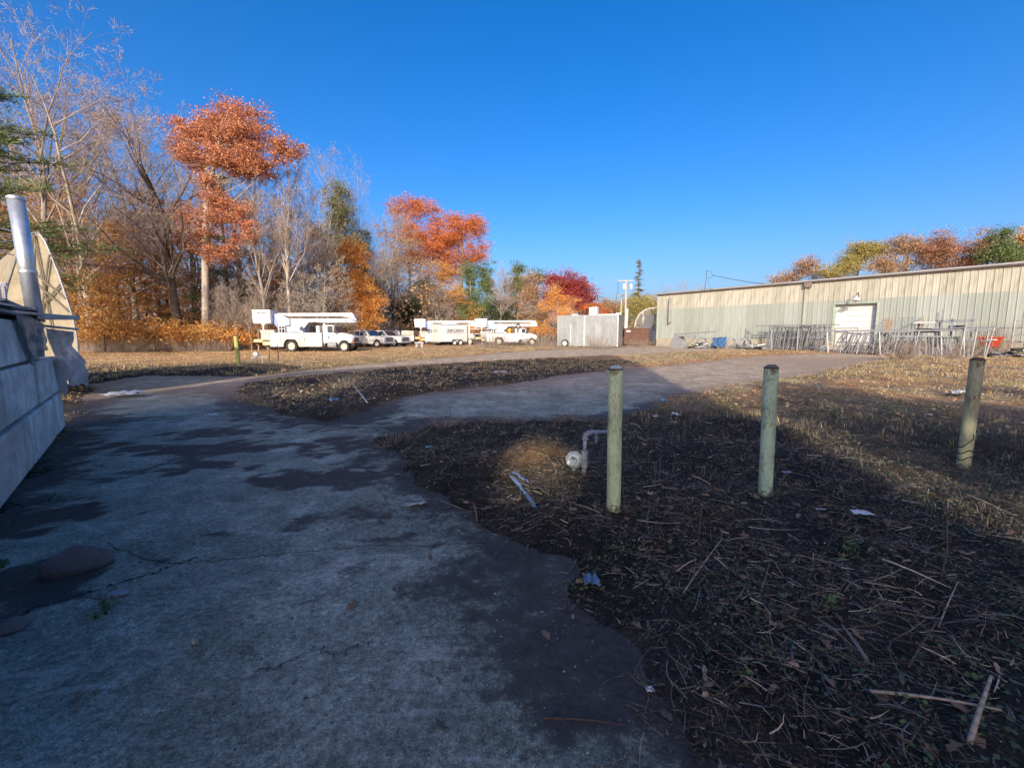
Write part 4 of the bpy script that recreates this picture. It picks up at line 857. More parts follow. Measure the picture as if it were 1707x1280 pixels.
# chain link fence on the left
q = gxy(136, 37.0); q2 = gxy(470, 42.0); ang = math.atan2(q2.y-q.y, q2.x-q.x); wd = (q2-q).length
t = empty('chain_link_fence', q, ang, 'chain link fence along the wood edge on the left', 'fence')
np_ = int(wd/2.6)
for k in range(np_+1):
    MB().tube((k*2.6, 0, 0), (k*2.6, 0, 1.75), .04 if k != 1 else .07, n=6).build('post', galvd, t)
MB().tube((0, 0, 1.7), (np_*2.6, 0, 1.7), .025, n=5).build('top_rail', galvd, t)
ribbons('wire_mesh', [s for s in chainlink(np_*2.6, 1.65, .11)], .009, wirem, t)

# utility poles
def upole(px, Y, ptop, r0, r1, label, lean=0):
    q = gxy(px, Y); top = at(px+lean, ptop, Y)-q; t = empty('utility_pole', q, 0, label, 'utility pole')
    MB().tube((0, 0, -.3), top, r0, r1, n=12).build('pole', pm('grey_wood', (.40, .34, .27), .85, .25, 2, mapscale=(4, 4, .4)), t, smooth=True); return t, top
t, top = upole(1042.5, 60, 467, .20, .12, 'taller utility pole carrying white transformers and a pale conduit', 1)
cond = MB(); cond.tube((-.12, -.26, .3), (.0, -.22, 4.9), .26, .2, n=12); cond.build('conduit_cover', pm('white_conduit', (.66, .64, .58), .5), t, smooth=True)
for x in (-.5, .45): MB().lathe([(0, -.36), (.17, -.34), (.17, .28), (.1, .36), (0, .37)], Matrix.Translation((x, -.35, top.z-.9)), 12).build('transformer', pm('transformer_white', (.62, .62, .6), .5), t)
MB().box(-1.3, .9, -.06, .06, top.z-.15, top.z-.02).build('crossarm', pm('grey_wood', (.40, .34, .27), .85), t)
m = MB(); m.path([(-1.2, 0, top.z-.1), (-1.25, .0, top.z-1.5), (-1.5, 0, top.z-2.9)], .025, 4); m.build('cable', trimm, t)
t, top = upole(1034, 62, 492, .13, .09, 'shorter bare utility pole left of the transformer pole', 2)
MB().box(-.8, .8, -.05, .05, top.z-.1, top.z).build('crossarm', pm('grey_wood', (.40, .34, .27), .85), t)

# small cedar post and gas valve near the far-left bollard
q = G(430, 607); t = empty('gas_valve', q, 0, 'small grey pipe valve assembly right of the lone yellow bollard', 'gas valve')
m = MB(); m.tube((-.3, 0, -.05), (-.3, 0, .35), .03).tube((.25, 0, -.05), (.25, 0, .42), .03).tube((-.3, 0, .33), (.55, 0, .36), .03).tube((-.05, 0, .33), (-.05, 0, .6), .025); m.build('pipe', galvd, t)
MB().lathe([(0, -.06), (.13, -.05), (.15, 0), (.13, .05), (0, .06)], Matrix.Translation((-.05, -.05, .5)) @ Matrix.Rotation(math.pi/2, 4, 'X'), 12).build('regulator', galvd, t)
MB().tube((.5, .2, 0), (.5, .2, .9), .02).build('stake', chassism, t); MB().tube((.8, .5, 0), (.78, .5, 1.0), .02).build('stake', chassism, t)
# pale round drum behind the fence
t = empty('storage_drum', gxy(262, 42), 0, 'cream upright tank behind the fence in the brush', 'tank'); MB().lathe([(0, 0), (.5, 0), (.55, .2), (.55, 1.9), (.4, 2.2), (0, 2.3)], None, 16).build('drum', pm('cream_tank', (.55, .48, .3), .6, .2, 2), t, smooth=True)
MB().box(.9, 2.4, .1, .9, 0, 2.0).build('cabinet', pm('cream_tank', (.55, .48, .3), .6, .2, 2), t)
t = empty('covered_machine', gxy(288, 41), 0, 'dark covered machine sitting in the brush right of the cream tank', 'machine'); MB().box(-.6, 1.0, 0, 1, .25, .95, tx=.25, ty=.1).build('body', blackm, t, bevel=.08); wheel(t, -.3, -.05, .28, .2); wheel(t, .7, -.05, .28, .2)

# ------------------------------------------------------------------ things along the warehouse
railm = pm('frame_steel', (.30, .315, .33), .5, .25, 4, metal=.4); rustf = pm('rusty_frame', (.36, .22, .13), .8, .3, 4)
def atwall(px, py, off): s, z = bz(px, py, off); return s
def frame_mesh(h, w, rungs, r=.028):
    m = MB(); m.tube((0, 0, 0), (0, 0, h), r, n=5).tube((w, 0, 0), (w, 0, h), r, n=5)
    for z in rungs: m.tube((0, 0, z), (w, 0, z), r*.9, n=5)
    return m
rr = random.Random(11)
f1 = frame_mesh(2.05, .9, (.25, 1.1, 2.0), .036).build('scaffold_frame', railm); f1me = f1.data
def lean_set(s0, s1, n, off, h, lab, grp, first, tilt=.12, mat=None, skew=.15):
    for k in range(n):
        o = first if (first is not None and k == 0 and not first.get('label')) else bpy.data.objects.new('scaffold_frame', f1me)
        if o.name not in scene.collection.objects: linkc(o)
        s = s0+(s1-s0)*(k+rr.uniform(-.2, .2))/max(n-1, 1)
        o.location = BP(s, off+rr.uniform(-.15, .15), 0)
        yaw = bang+math.pi/2+rr.uniform(-.5, .5); tl = rr.uniform(-tilt, tilt)+skew
        o.rotation_euler = (Matrix.Rotation(bang+rr.uniform(-.3, .3)+1.2, 3, 'Z') @ Matrix.Rotation(tl, 3, 'X')).to_euler()
        o.scale = (1, 1, h/2.05*rr.uniform(.93, 1.03)); tag(o, lab, 'frame', grp)
sA, sB = atwall(1278, 560, 1.4), atwall(1372, 560, 1.4)
lean_set(sA, sB-.3, 24, 1.4, 2.25, 'grey steel frame leaning in the crowded rack left of the roller door', 'steel frames racked left of the roller door', f1, .1)
o = MB(); q = BP(sA-.5, 1.5, 2.2); t = empty('storage_rail', q, bang, 'horizontal steel bars lying across the tops of the frames left of the roller door', 'rail')
for k in range(3): MB().tube((-.3+k*.3, -.5+k*.4, .08+.02*k), (sB-sA+1.2+k*.2, -.45+k*.4, .10), .05, n=6).build('bar', railm, t)
for k in (0, 1, 2): MB().tube((1+k*2.2, -.05, .05), (1+k*2.2, -.0, -2.2), .05, n=6).build('leg', railm, t)
sC, sD, sE, sF = atwall(1384, 590, 4), atwall(1490, 590, 4), atwall(1590, 590, 4), atwall(1636, 590, 4)
zt = bz(1500, 552, 4)[1]
lean_set(sC, sD+.5, 24, 4.0, zt-.05, 'grey steel frame slanting against the long rail below the roller door', 'steel frames slanting below the roller door', None, .22, skew=.25)
lean_set(sD+1.2, sE, 20, 4.2, zt-.35, 'short grey steel frame slanting in the brush right of the roller door', 'steel frames slanting in the brush', None, .25, skew=-.2)
t = empty('storage_rail', BP(sC-.3, 4.1, zt), bang, 'long heavy steel rail carrying the slanting frames in front of the roller door', 'rail')
MB().box(0, sF-sC+.6, -.06, .08, -.02, .10).build('beam', railm, t); MB().box(0, sF-sC-.6, .35, .47, .0, .10).build('beam', railm, t); MB().box(sD-sC, sE-sC, -.1, -.02, -.42, -.32).build('beam', galvd, t)
for k in range(9):
    x = (sF-sC+.5)*k/8; MB().tube((x, 0, 0), (x+rr.uniform(-.3, .3), rr.uniform(-.3, 0), -zt), .04, n=5).build('leg', railm, t)
# stock gates: rails with a rusty ladder
s0, s1 = atwall(1452, 545, 3.0), atwall(1538, 545, 3.0); zg0, zg1 = bz(1500, 552, 3)[1], bz(1500, 531, 3)[1]
t = empty('stock_gate', BP(s0, 3.0, zg0), bang, 'barred stock gates with a rusty ladder end, right of the roller door', 'gate')
Lg = s1-s0
for k in range(6):
    z = (zg1-zg0)*k/5; MB().tube((Lg*.05*(5-k)*.0+Lg*.28*(k/5), 0, z), (Lg, 0, z+.05), .02, n=5).build('bar', railm, t)
for x in (.30, .62, .8, 1.0): MB().tube((Lg*x, 0, -zg0), (Lg*x, 0, zg1-zg0+.08), .03, n=5).build('upright', railm if x < 1 else rustf, t)
for k in range(9): MB().tube((Lg*.30, -.05, (zg1-zg0)*k/9), (Lg*.42, -.05, (zg1-zg0)*k/9), .02, n=5).build('rung', rustf, t)
for x in (.30, .36, .42, .94): MB().tube((Lg*x, -.05, -.1), (Lg*x, -.05, zg1-zg0), .035, n=5).build('rusty_post', rustf, t)
MB().tube((0, 0, 0), (Lg*.28, 0, zg1-zg0), .03, n=5).tube((Lg*.5, .3, 0), (Lg*.95, .3, zg1-zg0), .03, n=5).build('brace', railm, t)
# work tables
s0, s1 = atwall(1526, 545, 3.0), atwall(1566, 545, 3.0); z1 = bz(1545, 537, 3)[1]
t = empty('steel_table', BP(s0, 3.0, 0), bang, 'pale topped steel table standing among the frames', 'table')
MB().box(0, s1-s0, -.5, .4, z1-.08, z1).build('tabletop', pm('pale_post', (.6, .6, .58), .5), t)
for x in (.05, s1-s0-.1):
    for y in (-.45, .3): MB().box(x, x+.07, y, y+.07, 0, z1-.08).build('leg', railm, t)
MB().box(.1, s1-s0-.1, -.3, .3, z1-.75, z1-.45).build('bin', blackm, t)
s0, s1 = atwall(1572, 545, 3.0), atwall(1626, 545, 3.0); z1 = bz(1600, 533, 3)[1]; z0 = bz(1600, 549, 3)[1]
t = empty('steel_shelving', BP(s0, 3.0, 0), bang, 'two-level grey steel shelving left of the tan bush', 'shelving')
MB().box(-.3, s1-s0-.1, -.5, .4, z1-.14, z1).build('shelf', railm, t); MB().box(0, s1-s0+.4, -.6, .5, z0-.1, z0).build('shelf', galvd, t)
for x, e in ((-.3, .5), (-.05, .7), (.45, .1), (s1-s0-.15, .45)): MB().box(x, x+.1, -.5, -.4, 0, z1+e).build('post', railm, t)
r = random.Random(6)
for k in range(6): x = r.uniform(.3, s1-s0-.8); MB().box(x, x+.4, -.3, .1, z0, z0+r.uniform(.1, .3)).build('stored_part', [blackm, galvd, pm('dull_blue', (.1, .16, .24), .6)][k % 3], t)
s_ = atwall(1622, 560, 4.2); t = empty('steel_stand', BP(s_, 4.2, 0), bang, 'tall open steel stand at the right end of the frame rack', 'stand')
zt2 = bz(1625, 545, 4.2)[1]
m = MB()
for x, dx in ((-.4, -.1), (.15, -.1), (.9, -.25)): MB().tube((x+dx, 0, 0), (x, 0, zt2), .045, n=6).build('leg', railm, t)
MB().tube((-2.0, 0, zt2-.1), (1.0, 0, zt2), .05, n=6).tube((-.5, 0, zt2*.55), (.8, 0, zt2*.55), .03, n=5).build('crossbar', railm, t)
# low rail in front of door
s0, s1 = atwall(1392, 550, 1.0), atwall(1430, 550, 1.0); z1 = bz(1410, 547.5, 1.0)[1]
t = empty('guard_rail', BP(s0, 1.0, 0), bang, 'thin rusty guard rail standing before the white roller door', 'rail')
MB().tube((0, 0, z1), (s1-s0, 0, z1), .03).tube((0, 0, z1-.35), (s1-s0, 0, z1-.35), .02).build('bar', rustf, t)
for x in (0, s1-s0): MB().tube((x, 0, 0), (x, 0, z1), .03).build('post', rustf, t)
# red dumper barrow
s_ = atwall(1648, 568, 2.0); bw = (atwall(1668, 568, 2)-atwall(1635, 568, 2)); t = empty('red_hopper', BP(atwall(1636, 568, 2.0), 2.0, 0), bang, 'bright red sheet metal hopper by the warehouse wall', 'hopper')
za, zb_ = bz(1650, 578, 2)[1], bz(1650, 562, 2)[1]
redm = pm('red_paint', (.55, .06, .025), .45, .15, 3, dirt=(.2, .06, .04), dirt_amt=.3)
MB().add([(.2, -.5, za), (bw-.1, -.5, za), (bw-.1, .5, za), (.2, .5, za), (-.1, -.75, zb_), (bw+.1, -.75, zb_), (bw+.1, .7, zb_), (-.1, .7, zb_)], [(0, 3, 2, 1), (0, 1, 5, 4), (1, 2, 6, 5), (2, 3, 7, 6), (3, 0, 4, 7)]).build('tub', redm, t)
MB().box(-.14, bw+.14, -.8, -.74, zb_-.05, zb_+.02).box(-.14, bw+.14, .7, .76, zb_-.05, zb_+.02).build('rim', redm, t); MB().box(.35, .8, -.74, -.70, zb_-.2, zb_-.12).build('decal', vwhite, t)
for x in (.3, bw-.3): wheel(t, x, -.35, .2, .12); 
MB().box(.3, bw-.3, -.1, .1, .1, za).build('leg', blackm, t)
# hand truck / bed frames at right
for px, lab, w_, h_ in ((1674, 'grey bent tube cart standing right of the red hopper', 1.2, 1.5), (1696, 'grey tall ladder-like rack against the green wall at the far right', 1.3, 2.4)):
    s_ = atwall(px-8, 565, .8); t = empty('tube_rack', BP(s_, .8, 0), bang, lab, 'rack')
    for x in (0, w_): MB().tube((x, 0, 0), (x, -.0, h_), .035, n=6).build('upright', galvd, t)
    for z in (h_, h_*.6, h_*.3): MB().tube((0, 0, z), (w_, 0, z), .03, n=6).build('crossbar', galvd, t)
# rounded grey hoods and barrels at the left half of the wall
s_ = atwall(1135, 575, 1.2); t = empty('curved_hood', BP(s_, 2.4, 0), bang, 'grey curved sheet metal hood lying by the warehouse corner', 'sheet metal')
m = MB(); pr = [(-.3, 0), (-.1, .5), (.15, 1.15), (.5, 1.35), (2.8, 1.35), (2.9, 1.28), (.9, 1.2), (1.6, 0)]; m.prism(pr, -.6, .3); m.build('shell', galvd, t)
MB().tube((.3, -.65, 1.45), (4.8, -.3, 1.75), .05).build('edge_bar', railm, t); MB().tube((1.5, -.65, .0), (3.0, -.65, 1.3), .04).build('edge_bar', railm, t)
for i, px in enumerate((1164, 1180, 1196, 1214, 1226, 1238)):
    s_ = atwall(px, 578, 2.0); t = empty('bent_hoop', BP(s_, 2.0+.2*(i % 2), 0), bang+.9, 'grey bent steel hoop standing in the row along the warehouse base', 'hoop', 'bent steel hoops along the wall base')
    for y in (0, .25, .5):
        pts = [(.55*math.cos(a)+.5, y, .25+.85*math.sin(a)) for a in [math.pi*k/8 for k in range(9)]]; MB().path([(pts[0][0], y, 0)]+pts+[(pts[-1][0], y, 0)], .04, 5).build('hoop', railm if y else galvd, t)
s_ = atwall(1192, 575, 2.3); sheet('blue_tarp', [tuple(BP(s_, 2.6, 1.15)), tuple(BP(s_+1.4, 2.6, 1.2)), tuple(BP(s_+1.5, 3.1, .25)), tuple(BP(s_+.1, 3.1, .3))], 16, 12, .1, 5, pm('blue_tarp', (.045, .12, .24), .6), 'crumpled blue tarp draped over the steel hoops', 'tarp', .01)
s_ = atwall(1235, 545, 1.0); t = empty('metal_sign_post', BP(s_+.8, .8, 0), 0, 'thin upright stake beside the steel hoops', 'stake'); MB().tube((0, 0, 0), (0, 0, 2.5), .03).build('stake', galvd, t)
for i, (px, lab) in enumerate(((1255, 'small dark scrap heap left of the frame rack'), (1172, 'scrap heap of pipes behind the bent hoops'), (1690, 'black and white scrap heap on the ground at the right edge'), (1440, 'dark scrap heap under the slanting frames'))):
    off = 2.4 if i < 3 else 3.2
    s_ = atwall(px, 585, off); t = empty('scrap_pile', BP(s_, off, 0), bang, lab, 'scrap pile'); r = random.Random(i)
    wd_ = 1.2 if i < 3 else 3.0
    for k in range(26):
        p = Vector((r.uniform(-wd_, wd_), r.uniform(-.5, .5), r.uniform(.02, .5))); dd = Vector((r.uniform(-1, 1), r.uniform(-.6, .6), r.uniform(-.2, .5)))*r.uniform(.3, .8)
        mt = [blackm, galvd, boardm, railm, vwhite, boardm][k % 6]
        if k % 3: MB().tube(p, p+dd, r.uniform(.03, .08), n=6).build('scrap_piece', mt, t)
        else:
            e = Matrix.Translation(p) @ Matrix.Rotation(r.uniform(0, 3), 4, 'Z') @ Matrix.Rotation(r.uniform(-.6, .6), 4, 'X'); MB().box(-.4, .4, -.25, .25, 0, .05, e).build('scrap_piece', mt, t)
# ------------------------------------------------------------------ trees
def tubes_np(P0, P1, r0, r1, n=4):
    d = norm(P1-P0); ref = np.where(np.abs(d[:, 2:3]) < .9, np.array([[0, 0, 1.0]]), np.array([[1.0, 0, 0]]))
    a = norm(np.cross(d, ref)); b = np.cross(d, a); t = np.arange(n)*2*np.pi/n
    ring = a[:, None]*np.cos(t)[None, :, None]+b[:, None]*np.sin(t)[None, :, None]
    V = np.concatenate([P0[:, None]+ring*r0[:, None, None], P1[:, None]+ring*r1[:, None, None]], 1)
    N_ = len(P0); base = (np.arange(N_)*2*n)[:, None, None]; i = np.arange(n); j = (i+1) % n
    F = np.stack([i, j, n+j, n+i], -1)[None]+base
    return V.reshape(-1, 3), F.reshape(-1, 4)
def ribs_np(P0, P1, w0, w1, rng):
    d = norm(P1-P0); a = norm(np.cross(d, rng.normal(size=d.shape)))
    V = np.stack([P0-a*w0[:, None], P0+a*w0[:, None], P1+a*w1[:, None], P1-a*w1[:, None]], 1).reshape(-1, 3)
    return V, np.arange(len(V)).reshape(-1, 4)
def grow(rng, P, D, L, R, k, wob, up, taper):
    pts = [P]; dirs = [D]; rad = [R]
    for i in range(k):
        D = norm(D+rng.normal(0, wob, D.shape)+np.array([0, 0, up])); P = P+D*(L/k)[:, None]
        pts.append(P); dirs.append(D); rad.append(R*(1-(1-taper)*(i+1)/k))
    return np.array(pts), np.array(dirs), np.array(rad)
def spawn(rng, br, L, n, t0, t1, a0, a1, lf, rf):
    pts, dirs, rad = br; k = len(pts)-1; N_ = pts.shape[1]
    t = rng.uniform(t0, t1, (N_, n)); f = t*k; i = np.minimum(f.astype(int), k-1); fr = (f-i)[..., None]; c = np.arange(N_)[:, None]
    P = pts[i, c]*(1-fr)+pts[i+1, c]*fr; D = dirs[i+1, c]; R = rad[i+1, c]*rf
    perp = norm(np.cross(D, rng.normal(size=D.shape))); a = rng.uniform(a0, a1, (N_, n))[..., None]
    D2 = norm(D*np.cos(a)+perp*np.sin(a)); L2 = L[:, None]*lf*(1.15-.6*t)*rng.uniform(.7, 1.2, (N_, n))
    return P.reshape(-1, 3), D2.reshape(-1, 3), L2.ravel(), R.ravel()
def segs(br): 
    p, d, r = br; return p[:-1].reshape(-1, 3), p[1:].reshape(-1, 3), r[:-1].ravel(), r[1:].ravel()
def cat(parts):
    V = []; F = []; b = 0
    for v, f in parts: V.append(v); F.append(f+b); b += len(v)
    return np.concatenate(V), np.concatenate(F)
def leaf_quads(rng, C, s, asp=.55, flat=0.0):
    N_ = len(C); a = rng.normal(size=(N_, 3)); a[:, 2] *= (1-flat); a = norm(a); b = norm(np.cross(a, rng.normal(size=(N_, 3))*np.array([1-flat*.0, 1, 1])+np.array([0, 0, flat*2])))
    s = s*rng.uniform(.6, 1.3, (N_, 1))
    V = np.stack([C-a*s, C+b*s*asp, C+a*s, C-b*s*asp], 1).reshape(-1, 3); return V, np.arange(4*N_).reshape(-1, 4)
def barkm(name, col): return pm(name, col, .9, .35, 1.2, .3, mapscale=(3, 3, .6), bscale=14)
bark_g = barkm('grey_bark', (.27, .225, .18)); bark_p = barkm('pale_bark', (.46, .39, .31)); bark_d = barkm('dark_bark', (.10, .075, .055)); twig_m = pm('twigs', (.36, .28, .22), .9, .3, 1); twig_p = pm('pale_twigs', (.32, .26, .20), .9, .3, 1)
def leafy(name, cols, tr=.35): return island_mat(name, cols, .65, tr, .25, 1.1, .72)
RUST = leafy('rust_leaves', [(.66, .31, .16), (.55, .22, .10), (.72, .40, .22), (.46, .18, .10)])
ORANGE = leafy('orange_leaves', [(.82, .32, .06), (.88, .42, .10), (.70, .25, .06), (.82, .50, .15)])
REDO = leafy('red_orange_leaves', [(.60, .16, .04), (.68, .23, .06), (.46, .10, .04), (.64, .28, .10)])
CRIM = leafy('crimson_leaves', [(.44, .06, .055), (.34, .05, .055), (.54, .11, .07), (.28, .06, .06)])
BEECH = leafy('beech_leaves', [(.64, .28, .08), (.70, .40, .12), (.48, .18, .07), (.76, .50, .16)])
GOLD = leafy('gold_leaves', [(.62, .33, .07), (.70, .42, .12), (.50, .22, .05), (.60, .36, .14)])
BROWN = leafy('brown_leaves', [(.36, .22, .12), (.46, .28, .15), (.28, .16, .09), (.50, .34, .18)], .25)
OLIVE = leafy('olive_leaves', [(.36, .32, .09), (.46, .40, .12), (.26, .26, .09), (.52, .40, .13)])
PINE = leafy('pine_needles', [(.11, .17, .06), (.16, .22, .075), (.08, .13, .05), (.21, .25, .09)], .2)
DKGRN = leafy('dark_needles', [(.035, .055, .025), (.055, .075, .03), (.03, .045, .02), (.07, .085, .035)], .15)
GRNGR = leafy('grey_green_needles', [(.17, .18, .08), (.23, .23, .11), (.12, .13, .06), (.28, .25, .14)], .2)

def skeleton(rng, H, spread, trunk_f=.45, limbs=9, t0=.5, levels=(7, 6, 6), r0=None, lean=(0, 0), up=.03, limb_len=.5, ang=(.4, .95), wob=.13, ribs=(2, 1.0)):
    """returns heavy wood (V,F), fine wood (V,F) and twig end points"""
    r0 = (r0 or H*.012)*1.15
    D = norm(np.array([[lean[0], lean[1], 1.0]])); 
    tr = grow(rng, np.zeros((1, 3)), D, np.array([H*trunk_f]), np.array([r0]), 9, .035, .03, .5)
    heavy = [tubes_np(*segs(tr), 9)]
    lead = grow(rng, tr[0][-1], tr[1][-1], np.array([H*(1-trunk_f)*.92]), np.array([r0*.5]), 8, .09, .06, .12)
    heavy.append(tubes_np(*segs(lead), 6))
    P, Dd, L, R = spawn(rng, tr, np.array([H*limb_len]), limbs, t0, 1.0, ang[0], ang[1], 1.0, .5)
    P2, D2, L2, R2 = spawn(rng, lead, np.array([H*limb_len*.75]), limbs, .05, .9, ang[0], ang[1]+.1, .9, .65)
    P = np.concatenate([P, P2]); Dd = np.concatenate([Dd, D2]); L = np.concatenate([L, L2]); R = np.concatenate([R, R2])
    Dd = norm(Dd*np.array([spread, spread, 1])); l1 = grow(rng, P, Dd, L, R, 6, wob, up, .2); heavy.append(tubes_np(*segs(l1), 5))
    fine = []; cur = l1; cl = L
    P, Dd, L, R = spawn(rng, cur, cl, levels[0], .2, .98, .35, .85, .48, .55); l2 = grow(rng, P, Dd, L, R, 4, wob*1.3, up, .2); fine.append(tubes_np(*segs(l2), 3))
    P, Dd, L, R = spawn(rng, l2, L, levels[1], .2, .98, .35, .9, .5, .6); l3 = grow(rng, P, Dd, L, np.maximum(R, .006), 3, wob*1.5, up, .4); fine.append(ribs_np(*segs(l3), rng))
    ends = [l3[0][-1], l3[0][1]]
    if levels[2]:
        P, Dd, L, R = spawn(rng, l3, L, levels[2], .15, 1, .3, .9, .55, .7); l4 = grow(rng, P, Dd, L, np.full(len(L), .0085*ribs[1]), ribs[0], wob*1.6, up, .6); fine.append(ribs_np(*segs(l4), rng)); ends.append(l4[0][-1])
    return heavy, fine, np.concatenate(ends)
def make_tree(name, loc, label, cat_='tree', parts=(), rz=0, group='trees along the edge of the yard'):
    t = empty(name, loc, rz, label, cat_, group)
    for nm, (V, F), mat, sm in parts: mesh_np(nm, V, F, mat, t, smooth=sm)
    return t
def bare_tree(px, Y, ptop, label, seed, share=None, bark=None, tw=None, name='bare_tree', **kw):
    z = at(px, ptop, Y).z; loc = gxy(px, Y); rng = np.random.RandomState(seed)
    if share is not None:
        base, H0 = share; c = copy_tree(base); c.location = loc; s = z/H0; c.scale = (s*kw.get('sx', 1), s, s); c.rotation_euler.z = rng.uniform(0, 6.28)
        c['label'] = label; return c, H0
    kw.pop('sx', None); hv, fn, e = skeleton(rng, z*.93, kw.pop('spread', 1.0), **kw)
    t = make_tree(name, loc, label, parts=[('trunk', cat(hv), bark or bark_g, True), ('twigs', cat(fn), tw or twig_m, False)])
    return t, z
B1 = bare_tree(88, 36, -12, 'tallest bare tree, at the far left edge, reaching the top of the picture', 1, trunk_f=.55, spread=.8, levels=(8, 7, 7), t0=.55, r0=.26, bark=bark_g)
B2 = bare_tree(160, 38, 96, 'wide bare tree with several pale limbs, second from the left edge', 22, trunk_f=.28, spread=1.25, levels=(8, 7, 7), t0=.45, r0=.34, limb_len=.55, bark=bark_p)
B3 = bare_tree(232, 41, 128, 'broad bare tree with a haze of reddish twigs left of the dark leaning trunk', 3, trunk_f=.35, spread=1.2, levels=(8, 7, 7), r0=.3, limb_len=.5)
bare_tree(303, 38.5, 175, 'thick dark leaning bare tree just left of the tall rust oak', 14, trunk_f=.5, spread=.9, lean=(-.06, 0), r0=.36, levels=(8, 7, 6), bark=bark_d)
B5 = bare_tree(448, 40, 262, 'slim bare tree with upswept branches just right of the tall rust oak', 5, trunk_f=.5, spread=.7, r0=.18, levels=(7, 7, 7), up=.16, bark=bark_g)
bare_tree(489, 41, 268, 'slender pale twin-stemmed bare tree left of the nearest truck boom', 6, trunk_f=.55, spread=.6, r0=.17, levels=(7, 7, 7), up=.18, bark=bark_p)
B7 = bare_tree(600, 70, 262, 'fan shaped bare tree with fine grey twigs rising over the orange maple', 7, trunk_f=.30, spread=.55, r0=.25, levels=(9, 7, 6), up=.22, limb_len=.6, limbs=12, bark=bark_p, tw=twig_p)
bare_tree(128, 44, 70, 'thin bare tree between the tallest tree and the wide pale-limbed one', 31, share=B3)
bare_tree(270, 47, 165, 'bare tree whose crown shows behind the broad red-twigged one', 32, share=B1, sx=1.4)
bare_tree(410, 47, 250, 'thin dark bare tree behind the right side of the rust oak', 33, share=B5)
bare_tree(520, 46, 300, 'thin bare tree behind the pale brushy tree', 34, share=B5)
bare_tree(655, 69, 345, 'brownish bare tree left of the red-orange oaks', 35, share=B3)
bare_tree(835, 70, 442, 'thin purplish bare tree between the two groups of evergreens', 36, share=B5)
bare_tree(850, 72, 452, 'second thin bare tree right beside the purplish one', 37, share=B5)
bare_tree(1092, 95, 478, 'grey bare tree just left of the warehouse end', 38, share=B7)
bare_tree(1128, 95, 468, 'reddish bare treetop showing over the warehouse roof', 39, share=B7)
bare_tree(1148, 95, 474, 'small bare treetop showing over the warehouse roof farther right', 40, share=B7)
bare_tree(975, 75, 462, 'bare tree standing behind the right side of the crimson maple', 41, share=B5)
for px_, Y_, yt_, sh_, sx_, lab_ in ((190, 43, 115, B2, 1.3, 'bare tree with a round twiggy crown behind the wide pale-limbed one'), (60, 42, 60, B2, 1.2, 'bare spreading tree behind the tallest tree'), (265, 44, 150, B2, 1.1, 'bare round-headed tree left of the rust oak crown'), (330, 50, 190, B3, 1.2, 'bare tree hidden mostly behind the rust oak'),
    (468, 50, 285, B3, 1.0, 'bare grey tree between the two slim ones right of the oak'), (555, 60, 290, B7, 1.2, 'bare fan of twigs left of the big olive grey evergreen top'), (15, 45, 110, B3, 1.3, 'bare crown behind the boughs of the big pine'), (640, 66, 350, B7, 1.0, 'bare fan tree at the shoulder of the wood before the red-orange oaks')):
    bare_tree(px_, Y_, yt_, lab_, px_, share=sh_, sx=sx_)
# brushy low bare trees
B8 = bare_tree(540, 42, 425, 'bushy bare pale tree with arching stems, behind the nearest truck boom', 8, trunk_f=.2, spread=1.3, r0=.12, levels=(9, 8, 7), up=-.02, limb_len=.6, limbs=16, ang=(.3, 1.2), bark=bark_p, tw=twig_p, ribs=(2, 1.4))
bare_tree(508, 41, 440, 'bushy bare tree left of the arching pale one', 42, share=B8)
bare_tree(400, 42, 450, 'low tangled bare tree right of the oak trunk', 44, share=B8)
bare_tree(710, 69, 455, 'pale bare brushy tree over the cargo trailer', 45, share=B8)
bare_tree(728, 68, 470, 'short bare brushy tree between the trailer and the yellow-orange tree', 46, share=B8)
for i, (px, yt) in enumerate(((382, 470), (395, 490), (420, 500), (432, 470), (372, 492))):
    t, _ = bare_tree(px, 38, yt, ['thin sapling behind the lone yellow bollard', 'thin pale sapling right behind the lone yellow bollard', 'short thin sapling left of the aerial bucket', 'thin sapling just left of the aerial bucket', 'thin sapling right of the oak trunk'][i], 60+i, share=B5)

def blob_crown(rng, blobs, n_leaf, size, clump=.55, per=26, hollow=.35, flat=0.0, gap=.33):
    clump = clump*.72
    per = 60
    """blobs: (centre, radii, weight)"""
    nb_ = []
    for (c, r, f) in blobs:
        for k in range(9):
            d = norm(rng.normal(size=3)); q = np.array(c)+d*np.array(r)*rng.uniform(.35, .98); e = rng.uniform(.26, .5); nb_.append((tuple(q), tuple(np.array(r)*e+.15), f*e))
    blobs = nb_
    w = np.array([b[2] for b in blobs], float); w /= w.sum(); C = []; 
    for (c, r, _), f in zip(blobs, w):
        n = max(3, int(n_leaf/per*f)); d = norm(rng.normal(size=(n, 3))); rad = (hollow+(1-hollow)*rng.rand(n, 1)**.6)
        C.append(np.array(c)+d*rad*np.array(r)*rng.uniform(.8, 1.15, (n, 1)))
    C = np.concatenate(C); o_ = rng.rand(3)*90; g_ = (vnoise(C[:, 0]*.55+o_[0], C[:, 2]*.75+o_[1])+vnoise(C[:, 0]*1.3+o_[2], C[:, 2]*1.3+C[:, 1]*.9)*.6)/1.6
    C = C[g_ > gap]; C = C+np.random.RandomState(3).normal(0, 1, C.shape)*(clump*.5); cs = clump*rng.uniform(.5, 1.5, (len(C), 1, 1))
    P = C[:, None]+np.clip(rng.normal(size=(len(C), per, 3)), -1.7, 1.7)*cs*np.array([.95, .95, .5]); return leaf_quads(rng, P.reshape(-1, 3), size, flat=flat), C
